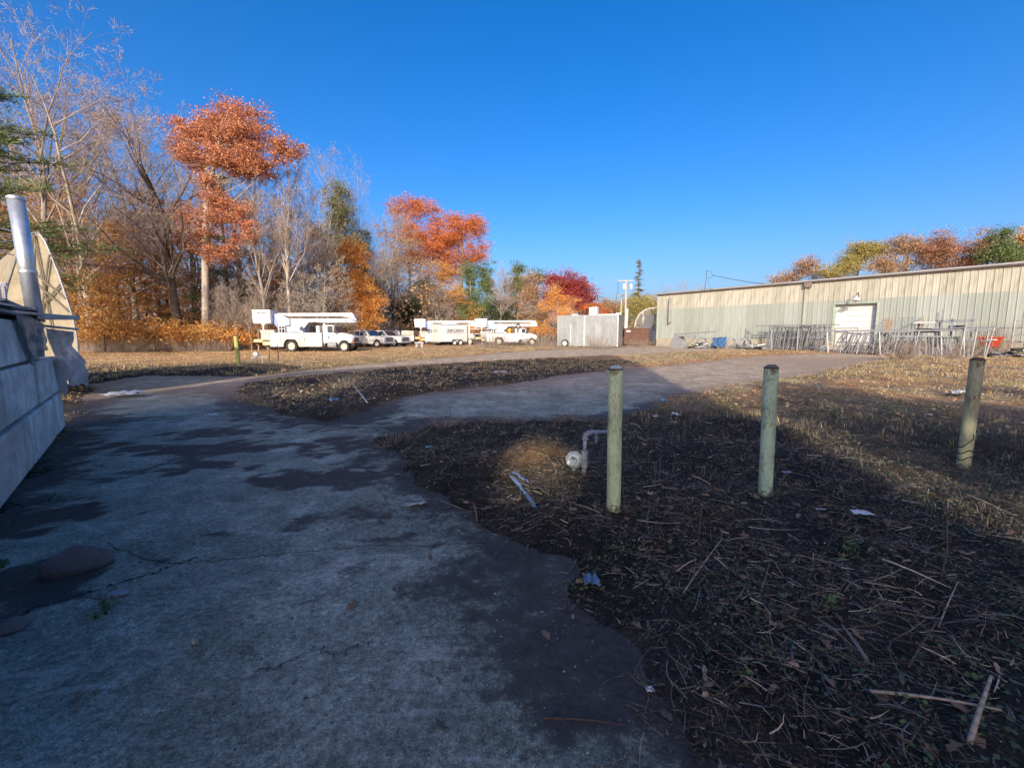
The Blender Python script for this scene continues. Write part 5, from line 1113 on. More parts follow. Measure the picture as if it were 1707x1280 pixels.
def limbs_to(rng, trunk, C, n, r, up=.4):
    n = int(n*1.6); r = r*.7
    """curved limbs from the trunk polyline to some clump centres"""
    C = C[rng.choice(len(C), min(n, len(C)), replace=False)]; tz = trunk[:, 2]
    zt = np.clip(C[:, 2]-np.hypot(C[:, 0]-np.interp(C[:, 2], tz, trunk[:, 0]), C[:, 1])*.8, tz[0]+.25*(tz[-1]-tz[0]), tz[-1]*.97)
    A = np.stack([np.interp(zt, tz, trunk[:, k]) for k in range(3)], 1); M_ = A*.6+C*.4+rng.normal(0, .5, A.shape)+np.stack([0*A[:, 0], 0*A[:, 0], (C[:, 2]-A[:, 2])*.25], 1)
    rr_ = r*rng.uniform(.5, 1, len(C)); out = []; pts = [((1-t)**2)*A+2*t*(1-t)*M_+t*t*C for t in np.linspace(0, 1, 6)]
    pts = [p+(rng.normal(0, .22, A.shape) if 0 < k < 5 else 0) for k, p in enumerate(pts)]
    for k in range(5): out.append(tubes_np(pts[k], pts[k+1], rr_*(1-.17*k), rr_*(1-.17*(k+1)), 4))
    return out
def leaf_tree(px, Y, blobs_px, mat, label, seed, n=9000, size=.13, trunk=None, r0=None, bark=None, name='broadleaf_tree', clump=.55, hollow=.35, nl=40, depth=.8, group='trees along the edge of the yard', twig=True, per=26):
    """blobs in photo pixels (cx, cy, rx, ry): the crown is a cloud of leaf clumps of real size at depth Y"""
    rng = np.random.RandomState(seed); loc = gxy(px, Y); s = Y/FPX*1.0
    bl = []
    for q in blobs_px:
        c = at(q[0], q[1], Y)-loc; k = s*math.sqrt(1+((q[0]-853.5)/FPX)**2*.5)
        bl.append((tuple(c), (q[2]*s, q[2]*s*depth, q[3]*s), q[2]*q[3]))
    (V, F), C = blob_crown(rng, bl, int(n*2.5), size*.64, clump*(1.0 if Y < 45 else 1.3), per, hollow, gap=.33 if Y < 45 else .2)
    tp = trunk or [(px, None), (blobs_px[0][0], blobs_px[0][1])]
    pl = [np.zeros(3)]+[np.array(at(a, b_, Y)-loc) for a, b_ in tp[1:]]
    pl = np.array(pl); r0 = r0 or pl[-1][2]*.016; rads = np.linspace(r0, r0*.35, len(pl))
    hv = [tubes_np(pl[:-1], pl[1:], rads[:-1], rads[1:], 9)]+limbs_to(rng, pl, C, nl, r0*.30)
    parts = [('trunk', cat(hv), bark or bark_g, True), ('crown', (V, F), mat, False)]
    return make_tree(name, loc, label, parts=parts, group=group)
leaf_tree(343, 38.5, [(370, 200, 58, 34), (330, 215, 44, 40), (425, 238, 58, 32), (468, 250, 34, 24), (325, 262, 34, 26), (375, 262, 40, 26), (410, 275, 40, 16), (300, 230, 18, 30), (440, 275, 30, 16), (350, 300, 22, 14)], RUST, 'tall oak with rust crown spreading to the right on a pale trunk', 101, n=21000, size=.13,
          trunk=[(343, 525), (342, 430), (343, 360), (345, 330), (352, 300), (360, 262), (372, 235)], r0=.30, bark=bark_p, clump=.5, nl=20, hollow=.15, depth=.7)
t = bpy.context.scene.objects[-1]
# the oak's lower ring of foliage
oak = [o for o in scene.objects if o.type == 'EMPTY' and str(o.get('label', '')).startswith('tall oak')][0]
rng = np.random.RandomState(5); Yo = 38.5; so = Yo/FPX; loc = Vector(oak.location)
bl = [(tuple(at(x, y, Yo)-loc), (a*so, a*so*.8, b_*so), a*b_) for x, y, a, b_ in [(355, 355, 42, 30), (330, 385, 34, 28), (375, 380, 36, 26), (350, 415, 34, 20), (395, 375, 16, 14), (372, 335, 22, 16), (412, 385, 14, 12), (300, 362, 14, 20), (310, 412, 18, 14), (405, 350, 14, 14), (375, 415, 22, 14)]]
(V, F), C = blob_crown(rng, bl, 22000, .08, .5, 26, .1); mesh_np('lower_crown', V, F, RUST, oak)
leaf_tree(592, 54.5, [(582, 422, 24, 26), (588, 455, 30, 26), (592, 485, 34, 24), (582, 510, 34, 18), (615, 505, 30, 22), (602, 530, 38, 18)], ORANGE, 'bright orange maple column standing behind the cab of the nearest truck', 102, n=13000, size=.16, clump=.5, hollow=0)
leaf_tree(690, 76, [(676, 350, 28, 18), (700, 350, 24, 16), (724, 368, 26, 18), (680, 385, 26, 26), (708, 400, 30, 24), (690, 430, 30, 22)], REDO, 'tall red-orange oak, left one of the pair above the trailer', 103, n=11000, size=.18, clump=.75, r0=.3, hollow=.2)
leaf_tree(768, 76, [(772, 372, 32, 18), (750, 392, 34, 22), (790, 396, 20, 28), (742, 416, 36, 20), (768, 430, 30, 18), (797, 425, 11, 18), (752, 450, 34, 20)], REDO, 'wide red-orange oak, right one of the pair above the trailer', 104, n=15000, size=.18, clump=.7, r0=.3, hollow=.1)
leaf_tree(742, 70, [(735, 455, 26, 16), (755, 490, 36, 26), (725, 510, 26, 20), (770, 515, 30, 22)], BEECH, 'brownish orange tree between the trailer and the green cedars', 105, n=8000, size=.14, clump=.55, hollow=.1)
leaf_tree(672, 68, [(655, 410, 34, 38), (640, 450, 30, 40), (668, 460, 26, 34), (692, 455, 26, 34), (650, 375, 24, 26), (720, 470, 26, 30)], BROWN, 'dull brown half-bare tree between the orange maple and the red-orange oaks', 106, n=8000, size=.13, clump=.7, hollow=.1)
leaf_tree(692, 69, [(686, 500, 22, 26), (680, 520, 30, 22), (704, 480, 16, 14), (700, 530, 22, 14)], DKGRN, 'dark evergreen in shadow left of the cargo trailer', 107, n=7000, size=.16, clump=.6, hollow=0, name='evergreen_tree')
leaf_tree(562, 64, [(562, 320, 18, 18), (560, 350, 28, 26), (555, 390, 36, 28), (575, 420, 34, 28), (545, 430, 26, 26)], GRNGR, 'big olive grey evergreen behind the bare arching tree', 108, n=12000, size=.17, clump=.6, hollow=0, name='evergreen_tree')
leaf_tree(595, 66, [(600, 400, 14, 20), (606, 440, 12, 30), (612, 480, 14, 28)], DKGRN, 'narrow dark evergreen right behind the orange maple', 131, n=3500, size=.16, clump=.5, hollow=0, name='evergreen_tree')
leaf_tree(789, 71, [(783, 450, 16, 14), (785, 480, 22, 26), (782, 515, 24, 22)], PINE, 'green cedar, left one of the pair beyond the trailer', 109, n=6500, size=.15, clump=.5, hollow=0, name='evergreen_tree')
leaf_tree(812, 72, [(812, 450, 12, 14), (812, 480, 15, 26), (812, 515, 18, 22)], PINE, 'green cedar, right one of the pair beyond the trailer', 110, n=5500, size=.15, clump=.5, hollow=0, name='evergreen_tree')
leaf_tree(832, 71, [(830, 515, 14, 18), (838, 530, 16, 12)], DKGRN, 'low dark evergreen bush right of the cedar pair', 111, n=2500, size=.16, clump=.5, hollow=0, name='evergreen_tree')
leaf_tree(862, 74, [(864, 450, 8, 10), (862, 470, 12, 16), (858, 495, 12, 20)], PINE, 'narrow dark green pine left of the crimson maple', 112, n=3000, size=.18, clump=.6, hollow=0, name='evergreen_tree')
leaf_tree(885, 70, [(885, 472, 16, 16), (880, 500, 22, 22), (895, 520, 22, 20), (870, 525, 14, 16)], BROWN, 'brown and orange tree behind the right truck boom tip', 113, n=5500, size=.16, clump=.6, hollow=.1)
leaf_tree(895, 73, [(896, 462, 7, 12), (872, 476, 8, 10)], PINE, 'pair of green spiky tops behind the brown tree', 114, n=1200, size=.18, clump=.6, hollow=0, name='evergreen_tree')
leaf_tree(946, 72, [(935, 470, 26, 16), (958, 478, 28, 20), (945, 500, 34, 24), (972, 500, 18, 20), (925, 490, 20, 20)], CRIM, 'round crimson maple behind the grey container', 115, n=11000, size=.18, clump=.7, hollow=.1)
leaf_tree(932, 64, [(928, 490, 16, 14), (938, 505, 22, 18), (920, 515, 20, 18), (945, 525, 18, 14)], ORANGE, 'thin orange tree with bare pale limbs in front of the crimson maple', 116, n=3800, size=.12, clump=.5, hollow=.1, bark=bark_p, nl=60)
leaf_tree(989, 70, [(986, 515, 14, 14), (996, 525, 14, 12)], REDO, 'small red-orange tree just right of the crimson maple', 117, n=3000, size=.15, clump=.5, hollow=.1)
leaf_tree(1020, 88, [(1015, 512, 20, 12), (1030, 520, 24, 14), (1005, 525, 22, 10)], BROWN, 'dull brown far tree left of the utility poles', 118, n=4500, size=.18, clump=.8, hollow=.1)
leaf_tree(1064, 80, [(1065, 500, 24, 18), (1050, 520, 22, 24), (1080, 520, 26, 22), (1095, 530, 20, 18)], OLIVE, 'olive brown tree behind the transformer pole', 119, n=7000, size=.17, clump=.7, hollow=.1)
leaf_tree(1088, 92, [(1086, 510, 20, 12), (1100, 515, 18, 14)], BROWN, 'brown tree behind the arched fence', 120, n=3000, size=.18, clump=.8, hollow=.1)
# trees beyond the warehouse roof
for i, (px, Y, bl_, mt, lab, n) in enumerate((
    (1318, 75, [(1318, 462, 20, 12), (1345, 452, 20, 16), (1352, 442, 14, 12), (1300, 468, 14, 8), (1370, 458, 20, 12)], BROWN, 'russet tree showing lowest over the roof, leftmost beyond the warehouse', 4000),
    (1395, 72, [(1440, 425, 28, 20), (1412, 440, 22, 16), (1392, 450, 20, 14), (1462, 420, 12, 16), (1425, 412, 18, 10)], OLIVE, 'olive yellow tree over the warehouse roof, second from the left', 9000),
    (1500, 70, [(1515, 415, 26, 20), (1490, 430, 24, 22), (1540, 428, 22, 20), (1500, 405, 16, 12), (1470, 440, 22, 14)], BROWN, 'dark brown tree over the roof between the olive and the rust trees', 7000),
    (1572, 68, [(1572, 405, 24, 18), (1590, 420, 26, 16), (1555, 415, 20, 20), (1618, 425, 20, 20), (1600, 435, 40, 14)], island_mat('russet_leaves', [(.46, .22, .12), (.38, .18, .10), (.54, .30, .16), (.30, .16, .10)], .65, .3, .25, 1.1, .72), 'rust red tree over the warehouse roof right of centre', 8000),
    (1672, 64, [(1672, 390, 7, 12), (1668, 410, 14, 14), (1662, 428, 24, 10), (1690, 425, 16, 10)], PINE, 'blue-green pine over the warehouse roof near the right edge', 4500),
    (1650, 66, [(1645, 400, 16, 14), (1640, 420, 18, 16)], BROWN, 'sparse brownish grey tree left of the pine over the roof', 2200),
    (1705, 66, [(1700, 395, 16, 14), (1712, 425, 18, 22), (1735, 400, 20, 26)], BEECH, 'orange brown tree over the roof at the right edge', 5000))):
    leaf_tree(px, Y, bl_, mt, lab, 200+i, n=n, size=.16, clump=.65, hollow=.05, bark=bark_d, nl=70, group='trees beyond the warehouse')
B9 = B5
for px, yt, lab in ((1475, 418, 'bare twiggy crown over the roof right of the olive tree'), (1545, 420, 'bare twiggy crown over the roof left of the rust tree'), (1635, 408, 'bare twiggy crown over the roof right of the rust tree')):
    bare_tree(px, 72, yt, lab, px, share=B3)

# conifers with layered boughs (white pines)
def pine(px, Y, ptop, label, seed, zlow=.25, Rm=4.5, whorls=16, tufts=22, mat=None, name='pine_tree', needle=.16, xoff=0, side=None, droop=.0, narrow=False):
    rng = np.random.RandomState(seed); loc = gxy(px, Y); H = at(px, ptop, Y).z
    pl = np.array([[0, 0, 0], [.1, 0, H*.5], [0, 0, H]]); hv = [tubes_np(pl[:-1], pl[1:], np.array([H*.014, H*.009]), np.array([H*.009, .02]), 8)]
    C = []; 
    for w in range(whorls):
        f = w/(whorls-1); z = H*(zlow+(1-zlow)*min(1, f*.98+rng.uniform(-.02, .02))); R = Rm*((1-f)**(.75 if not narrow else 1.0)*.95+.05)*rng.uniform(.7, 1.15); nb = rng.randint(4, 7)
        for k in range(nb):
            a = rng.uniform(0, 6.28); L = R*rng.uniform(.6, 1.1); e = np.array([math.cos(a)*L, math.sin(a)*L, L*rng.uniform(.0, .25)-droop*L]); s0 = np.array([0, 0, z+rng.uniform(-.35, .35)]); mid = s0+e*.5+np.array([0, 0, -.05*L])
            hv.append(tubes_np(np.array([s0, mid]), np.array([mid, s0+e]), np.array([.05, .035]), np.array([.035, .01]), 3))
            tt = rng.uniform(.25, 1.05, tufts); P = s0+e*tt[:, None]+rng.normal(0, 1, (tufts, 3))*np.array([.28, .28, .07])*(L*.35+.3)*(.6+.5*tt[:, None]); C.append(P)
    C = np.concatenate(C); P = (C[:, None]+rng.normal(size=(len(C), 9, 3))*np.array([.22, .22, .07])*needle/.16).reshape(-1, 3)
    V, F = leaf_quads(rng, P, needle, .16, flat=.35)
    return make_tree(name, loc, label, parts=[('trunk', cat(hv), bark_d, False), ('boughs', (V, F), mat or PINE, False)])
pine(2, 27, 70, 'big green pine at the far left edge, its boughs reaching into the picture', 301, zlow=.20, Rm=7.4, whorls=22, tufts=38, needle=.15)
pine(385, 46, 268, 'dark green pine behind the tall rust oak', 302, zlow=.15, Rm=5.5, whorls=14, tufts=20, needle=.17)
pine(285, 48, 330, 'green pine showing low between the bare trees left of the oak', 303, zlow=.1, Rm=5.5, whorls=11, tufts=18, needle=.17)
pine(30, 40, 250, 'green pine lower down behind the flue pipe', 304, zlow=.1, Rm=4.5, whorls=11, tufts=18, needle=.17)
pine(1061, 82, 433, 'pointed sparse spruce standing tall behind the utility poles', 305, zlow=.12, Rm=3.0, whorls=26, tufts=7, mat=GRNGR, name='spruce_tree', needle=.13, droop=.35, narrow=True)
# understory beeches on the left: many low spreading trees, layered leaves
def beech(px, Y, ytop, n, mat, label, seed, w=34, r0=None):
    rng = np.random.RandomState(seed); loc = gxy(px, Y); H = at(px, ytop, Y).z; s = Y/FPX
    n_l = 15; C = []; hv = [tubes_np(np.array([[0, 0, 0.]]), np.array([[.2, 0, H*.9]]), np.array([r0 or .09]), np.array([.02]), 7)]
    for k in range(n_l):
        for j in range(3):
            z = H*(.14+.82*(k+rng.rand())/n_l); R = w*s*(1.1-.55*z/H)*rng.uniform(.5, 1); a = rng.uniform(0, 6.28); e = np.array([math.cos(a)*R, math.sin(a)*R*.8, R*.18])
            s0 = np.array([.1, 0, z]); hv.append(tubes_np(np.array([s0]), np.array([s0+e]), np.array([.035]), np.array([.008]), 3))
            m_ = max(4, int(1.1*n/(n_l*3*14))); tt = rng.uniform(.2, 1.1, m_); C.append(s0+e*tt[:, None]+rng.normal(0, 1, (m_, 3))*np.array([.5, .5, .16]))
    C = np.concatenate(C); P = (C[:, None]+rng.normal(size=(len(C), 14, 3))*np.array([.3, .3, .09])).reshape(-1, 3)
    return make_tree('beech_tree', loc, label, parts=[('trunk', cat(hv), bark_d, False), ('crown', leaf_quads(rng, P, .085, .5), mat, False)])
for i, (px, Y, yt, n, mt, lab, w) in enumerate((
    (95, 38, 300, 7000, BEECH, 'copper leaved beech right behind the hoop shelter', 52), (150, 42, 290, 7500, RUST, 'taller reddish beech behind the copper one', 50),
    (205, 37, 360, 6500, BEECH, 'low copper beech in the middle of the left wood edge', 46), (250, 43, 305, 7000, RUST, 'reddish beech left of the dark leaning trunk', 46),
    (300, 44, 390, 5500, BEECH, 'low tan beech between the leaning trunk and the oak', 40), (365, 44, 440, 4500, BROWN, 'brown leaved low tree right of the oak trunk', 40),
    (425, 46, 395, 4500, BROWN, 'brown half-bare tree behind the aerial bucket', 44), (40, 36, 340, 6000, RUST, 'rust coloured beech behind the flue pipe', 50),
    (175, 34.5, 455, 4500, BEECH, 'short golden brown beech beside the chain link fence', 44), (475, 47, 375, 3800, RUST, 'thin rust leaved tree behind the twin-stemmed bare tree', 34), (528, 50, 360, 3000, RUST, 'small rust crown left of the olive grey evergreen', 26))):
    beech(px, Y, yt, n, mt, lab, 400+i, w)
# golden shrubs along the fence
def shrub(px, Y, w, h, n, mat, label, seed, size=.09, name='shrub', twigs=70, z0=0.0, lean=0, cat_='shrub', group='shrubs and brush round the yard'):
    rng = np.random.RandomState(seed); loc = gxy(px, Y); loc.z = 0
    k = twigs; b = rng.normal(0, 1, (k, 3))*np.array([w*.18, w*.12, 0]); e = b*2.4+rng.normal(0, 1, (k, 3))*np.array([w*.16, w*.13, h*.12])+np.array([lean, 0, h*.75]); m_ = (b+e)/2+rng.normal(0, .05*min(1.6, h+.1), (k, 3))
    tk = min(1, max(.22, h/1.6)); hv = [tubes_np(b, m_, np.full(k, .012*tk), np.full(k, .008*tk), 3), tubes_np(m_, e, np.full(k, .008*tk), np.full(k, .003*tk), 3)]
    parts = [('stems', cat(hv), twig_m if mat is not None else twig_p, False)]
    if mat is not None and n:
        c = e[rng.randint(0, k, n//12)]*rng.uniform(.55, 1.1, (n//12, 1)); P = (c[:, None]+rng.normal(size=(n//12, 12, 3))*np.array([.22, .2, .16])*max(.5, h/2)).reshape(-1, 3)
        parts.append(('leaves', leaf_quads(rng, P, size, .5), mat, False))
    return make_tree(name, loc, label, cat_, parts, group=group)
for i, (px, Y, w, h, n, mt, lab) in enumerate((
    (155, 35.5, 3.6, 2.6, 3000, GOLD, 'golden arching shrub right of the hoop shelter, at the end of the fence'), (205, 36.5, 3.6, 2.4, 3000, GOLD, 'golden shrub in the middle of the fence line'),
    (255, 37, 3.6, 2.7, 3000, GOLD, 'golden shrub over the cream tank'), (300, 37.5, 3.6, 2.7, 3000, ORANGE, 'orange shrub under the dark leaning trunk'), (340, 37.5, 3.4, 2.5, 2600, GOLD, 'golden shrub at the foot of the oak'),
    (375, 38.5, 2.6, 2.2, 1600, ORANGE, 'small orange shrub right of the oak foot'), (418, 40, 3.0, 2.3, 2400, ORANGE, 'orange yellow shrub left of the nearest truck'), (438, 41, 3.2, 3.0, 2500, GOLD, 'golden shrub behind the rear of the nearest truck'),
    (505, 44, 4, 2.8, 2200, ORANGE, 'orange brush seen through the nearest truck'), (565, 60, 6.0, 3.6, 2400, ORANGE, 'orange brush seen over the hood of the nearest truck'), (905, 66, 5.5, 3.6, 3600, ORANGE, 'low orange hedge behind the cab of the right truck'), (775, 67, 6, 4.0, 3000, ORANGE, 'orange brush behind the cargo trailer'),
    (1012, 72, 6, 4.2, 2500, BROWN, 'brown brush behind the grey container'), (1050, 66, 5, 3.2, 1500, OLIVE, 'olive brush behind the dumpsters'))):
    shrub(px, Y, w, h, n, mt, lab, 500+i)
for i, (px, Y, w, h, tw, lab) in enumerate((
    (185, 35, 2.6, 1.6, 120, 'tangle of bare tan stems in front of the fence, left'), (225, 35.5, 3.2, 1.7, 160, 'tangle of bare tan stems before the cream tank'), (330, 36.5, 3.0, 1.5, 120, 'thicket of bare stems under the oak'),
    (360, 37, 2.4, 1.3, 80, 'small thicket of bare stems left of the lone bollard'), (815, 45, 3.0, 2.1, 190, 'tan bare bush in front of the right bucket truck rear'), (900, 49, 3.2, 2.0, 170, 'bare brush left of the grey container'), (1000, 43, 3.0, 1.7, 150, 'bare brush in front of the grey container'), (985, 43, 2.0, 2.4, 24, 'few tall bare shoots in front of the grey container'),
    (1065, 48, 2.6, 1.2, 120, 'dry brush in front of the dumpster'), (1100, 46, 2.2, .9, 80, 'dry weeds at the corner of the warehouse'), (1652, 29, 2.0, 2.6, 190, 'dense tan bare bush against the warehouse near the right edge'), (1507, 25, 1.8, 1.5, 170, 'dry tan weeds growing through the slanting frames'),
    (1585, 25.5, 2.2, 1.2, 130, 'dry tan weeds under the right end of the frames'), (1350, 32, 1.6, .6, 60, 'dry weeds before the frame rack'), (935, 45, 2.0, .8, 80, 'dry weeds at the wheel of the grey container'), (450, 34, 2.2, .5, 60, 'low dry brush behind the nearest truck rear'))):
    shrub(px, Y, w, h, 0, None, lab, 600+i, twigs=tw, name='dry_brush')
for i, (px, py, w, h, tw, lab) in enumerate(((655, 742, .5, .22, 60, 'little clump of dead stems at the driveway edge, left of the mound'), (745, 716, .6, .34, 80, 'clump of dead stems at the near edge of the pale slab, left'), (835, 712, .6, .36, 80, 'clump of dead stems at the near edge of the pale slab, middle'),
    (945, 706, .5, .3, 60, 'clump of dead stems at the slab edge behind the gas riser'), (1140, 690, .7, .4, 90, 'clump of dead stems at the slab corner behind the nearest bollard'), (1215, 660, .8, .5, 90, 'clump of dead stems in the half shade left of the middle bollard'), (1250, 610, .9, .5, 50, 'sparse clump of stems on the tan slab beyond the middle bollard'),
    (450, 668, 1.0, .4, 90, 'clump of dead stems on the near tip of the dark island'), (580, 650, 1.1, .5, 90, 'clump of dead stems on top of the dark island'), (1690, 700, 1.4, .35, 120, 'pale dry grass clump right of the leaning bollard'))):
    q = G(px, py); shrub(px, q.y, w, h, 0, None, lab, 700+i, twigs=tw, name='dead_stem_clump')
# far woods that close the view under the crowns: one leafy mass with trunks
rng = np.random.RandomState(9); parts_w = []
def woods(px0, px1, Y, ytop0, ytop1, n, mat, seed, nm):
    rng = np.random.RandomState(seed); px = rng.uniform(px0, px1, n//16); Yc = Y*rng.uniform(.95, 1.25, n//16); fr = rng.rand(n//16)
    yt = np.interp(px, [px0, px1], [ytop0, ytop1])+18*np.sin(px*.05)+12*np.sin(px*.13+1); H = (556-yt)*Yc/FPX; z = fr**.8*H
    C = np.stack([(px-853.5)/FPX*Yc, Yc, z], 1); P = (C[:, None]+rng.normal(size=(len(C), 16, 3))*np.array([.9, .9, .5])).reshape(-1, 3)
    V, F = leaf_quads(rng, P, .26, .6); o = mesh_np(nm, V, F, mat); tag(o, kind='stuff'); return o
woods(-350, 480, 56, 430, 440, 15000, BROWN, 1, 'far_wood'); woods(-350, 520, 60, 470, 480, 9000, BEECH, 2, 'far_wood')
woods(430, 720, 66, 430, 460, 12000, BROWN, 3, 'far_wood'); woods(680, 1130, 92, 520, 528, 9000, BROWN, 4, 'far_wood'); woods(700, 900, 84, 500, 510, 5000, DKGRN, 5, 'far_wood'); woods(-350, 440, 52, 510, 505, 5000, DKGRN, 6, 'far_wood')
woods(1130, 2000, 130, 500, 480, 7000, BROWN, 7, 'far_wood')
px = rng.uniform(-300, 520, 130); Yc = rng.uniform(50, 72, 130); A = np.stack([(px-853.5)/FPX*Yc, Yc, 0*px], 1); Bq = A+np.stack([rng.normal(0, .5, 130), 0*px, rng.uniform(8, 17, 130)], 1)
V, F = tubes_np(A, Bq, rng.uniform(.06, .2, 130), np.full(130, .03), 5); tag(mesh_np('far_wood_trunks', V, F, bark_g), kind='stuff')

# unseen hedge added behind the viewer, heights shaped to shade the right side
MY = -14.0; MDX = math.tan(SUN_AZ)*(-6-MY); MDZ = (-6-MY)/math.cos(SUN_AZ)*math.tan(SUN_EL)
rng = np.random.RandomState(77); C = []
hx_ = np.arange(3.05, 24, .22)
for x in hx_:
    Ht = np.interp(x, [3.0, 3.1, 3.8, 5.0, 5.9, 6.3, 7.0, 8.0, 9.4, 10.0, 10.6, 11.2, 24], [4.6, 6.0, 6.4, 7.4, 7.6, 6.5, 5.9, 5.6, 5.5, 7.2, 7.3, 5.6, 5.2])+MDZ+rng.uniform(-.25, .25)
    n_ = 42; C.append(np.stack([x-MDX+rng.normal(0, .10, n_), MY+rng.normal(0, .5, n_), rng.uniform(.1, Ht, n_)], 1))
C = np.concatenate(C); P = (C[:, None]+rng.normal(size=(len(C), 7, 3))*.22).reshape(-1, 3)
make_tree('shade_hedge', (0, 0, 0), 'unseen evergreen hedge added behind the viewer, shaped to shade the right side', 'hedge', [('foliage', leaf_quads(rng, P, .22, .7), DKGRN, False)], group='added shade casters behind the viewer')
# ------------------------------------------------------------------ litter of stems, leaves and grass on the ground
rng = np.random.RandomState(12)
def scatter(n, r0, r1, a0=-62, a1=62, power=1.0):
    """points in the wedge in front of the viewer, denser nearby"""
    u = rng.rand(n); r = (r0**power+(r1**power-r0**power)*u)**(1/power); a = np.radians(rng.uniform(a0, a1, n))
    return r*np.sin(a), r*np.cos(a)
def on_soil(x, y, lo=.0, edge=.35):
    s = pave_sd(x, y)+(fbm(x*3, y*3, 3)-.5)*.5+(fbm(x*.8+9, y*.8, 3)-.5)*.6
    return sstep(lo-edge, lo+edge, s) > rng.rand(len(x))
def inwall(x, y):
    dx, dy = x-W0.x, y-W0.y; l = -dx*wdir.y+dy*wdir.x; s = dx*wdir.x+dy*wdir.y
    return (l > -.05) & (s < 4.6)
def stuff(name, V, F, mat): return tag(mesh_np(name, V, F, mat), kind='stuff')
def stems(n, r0, r1, lmin, lmax, rad, mat, name, tilt=.12, lift=.02, power=1.0, segs_=2, edge=.4, lo=.0):
    x, y = scatter(n, r0, r1, power=power); k = on_soil(x, y, lo, edge) & ~inwall(x, y) & (vn_keep(x, y)); x, y = x[k], y[k]; n = len(x)
    z = gh(x, y); L = rng.uniform(lmin, lmax, n)*rng.uniform(.5, 1, n); a = rng.uniform(0, 6.28, n)+1.2*(fbm(x*.9, y*.9, 2)-.5); t = np.abs(rng.normal(0, tilt, n))
    D = np.stack([np.cos(a)*np.cos(t), np.sin(a)*np.cos(t), np.sin(t)], 1); P = np.stack([x, y, z+rng.uniform(-.2*lift, lift, n)], 1)
    bend = rng.normal(0, .30, (n, 3)); bend[:, 2] = -np.abs(bend[:, 2])*.6; parts = []; r = rad*np.clip(rng.lognormal(-.15, .5, n), .4, 3.2)
    for s in range(segs_):
        Q = P+D*(L/segs_)[:, None]; Q[:, 2] = np.maximum(Q[:, 2], z-.01); parts.append(tubes_np(P, Q, r, r*.8, 3)); P = Q; D = norm(D+bend); r = r*.8
    V = np.stack([p[0].reshape(n, -1, 3) for p in parts], 1).reshape(-1, 3)
    # weld indices: every stem's segments share one island via a bridging quad list
    m = parts[0][0].reshape(n, -1, 3).shape[1]; base = np.arange(n)*m*segs_; F = []
    i = np.arange(3); j = (i+1) % 3
    for s in range(segs_): F.append((np.stack([i, j, 3+j, 3+i], -1)[None]+(base+s*m)[:, None, None]).reshape(-1, 4))
    for s in range(segs_-1): F.append((np.stack([3+i, 3+j, 6+j, 6+i], -1)[None]+(base+s*m)[:, None, None]).reshape(-1, 4))
    return stuff(name, V, np.concatenate(F), mat)
def vn_keep(x, y): return (.18+.82*sstep(.36, .58, fbm(x*1.4+21, y*1.4+5, 3))) > rng.rand(len(x))
STEM = island_mat('dead_stems', [(.035, .03, .026), (.07, .058, .045), (.15, .12, .085), (.05, .042, .034), (.26, .22, .17), (.09, .07, .055), (.04, .034, .03), (.18, .17, .15)], .85, 0, .15)
STEMP = island_mat('pale_stems', [(.26, .22, .16), (.42, .35, .25), (.18, .15, .11), (.52, .45, .33)], .8, 0, .2)
MULCH = island_mat('mulch_bits', [(.03, .027, .024), (.06, .05, .042), (.12, .095, .075), (.04, .036, .032), (.22, .19, .15), (.05, .045, .04), (.15, .15, .14)], .9, 0, .12)
GREENS = island_mat('ground_greens', [(.05, .10, .035), (.075, .13, .05), (.04, .075, .035), (.10, .15, .07)], .6, .2, .3)
DEADL = island_mat('fallen_leaves', [(.17, .115, .075), (.26, .18, .12), (.11, .075, .05), (.34, .26, .18), (.20, .12, .08)], .7, .15, .25)
STRAW = island_mat('straw_grass', [(.50, .38, .20), (.62, .49, .28), (.38, .26, .13), (.52, .34, .16), (.32, .30, .12)], .8, .25, .2)
stems(42000, .9, 9.5, .03, .15, .0017, STEM, 'dead_stems', tilt=.35, lift=.05)
stems(15000, .8, 5.5, .06, .30, .0024, STEM, 'dead_stems', tilt=.25, lift=.08, lo=.1, segs_=3)
stems(5200, .9, 7.5, .04, .24, .0024, STEMP, 'pale_stems', tilt=.25, lift=.07, segs_=3)
stems(130, 1.2, 8.0, .3, .7, .004, STEMP, 'fallen_stalks', tilt=.08, lift=.08, segs_=4, lo=.25)
stems(4200, 2.5, 12, .10, .34, .0024, STEM, 'standing_stems', tilt=1.0, lift=0)
# mulch flakes
def flakes(n, r0, r1, size, mat, name, asp=.4, lift=.03, edge=.35, lo=.0, power=1.0, flat=.6, mask=None, upright=0):
    x, y = scatter(n, r0, r1, power=power); k = on_soil(x, y, lo, edge) & ~inwall(x, y)
    if mask is not None: k &= mask(x, y)
    x, y = x[k], y[k]; z = gh(x, y)+rng.uniform(0, lift, len(x))+.003; C = np.stack([x, y, z], 1)
    V, F = leaf_quads(rng, C, size, asp, flat); return stuff(name, V, F, mat)
flakes(80000, .9, 13, .011, MULCH, 'mulch', asp=.25, lift=.035)
flakes(26000, .9, 8, .02, MULCH, 'mulch', asp=.12, lift=.05)
flakes(26000, 1.2, 9, .012, GREENS, 'clover', asp=.8, lift=.06, mask=lambda x, y: (fbm(x*1.3+4, y*1.3+8, 3) > .54), lo=.2)
flakes(2500, 4.5, 12, .02, DEADL, 'fallen_leaves', asp=.6, lift=.04)
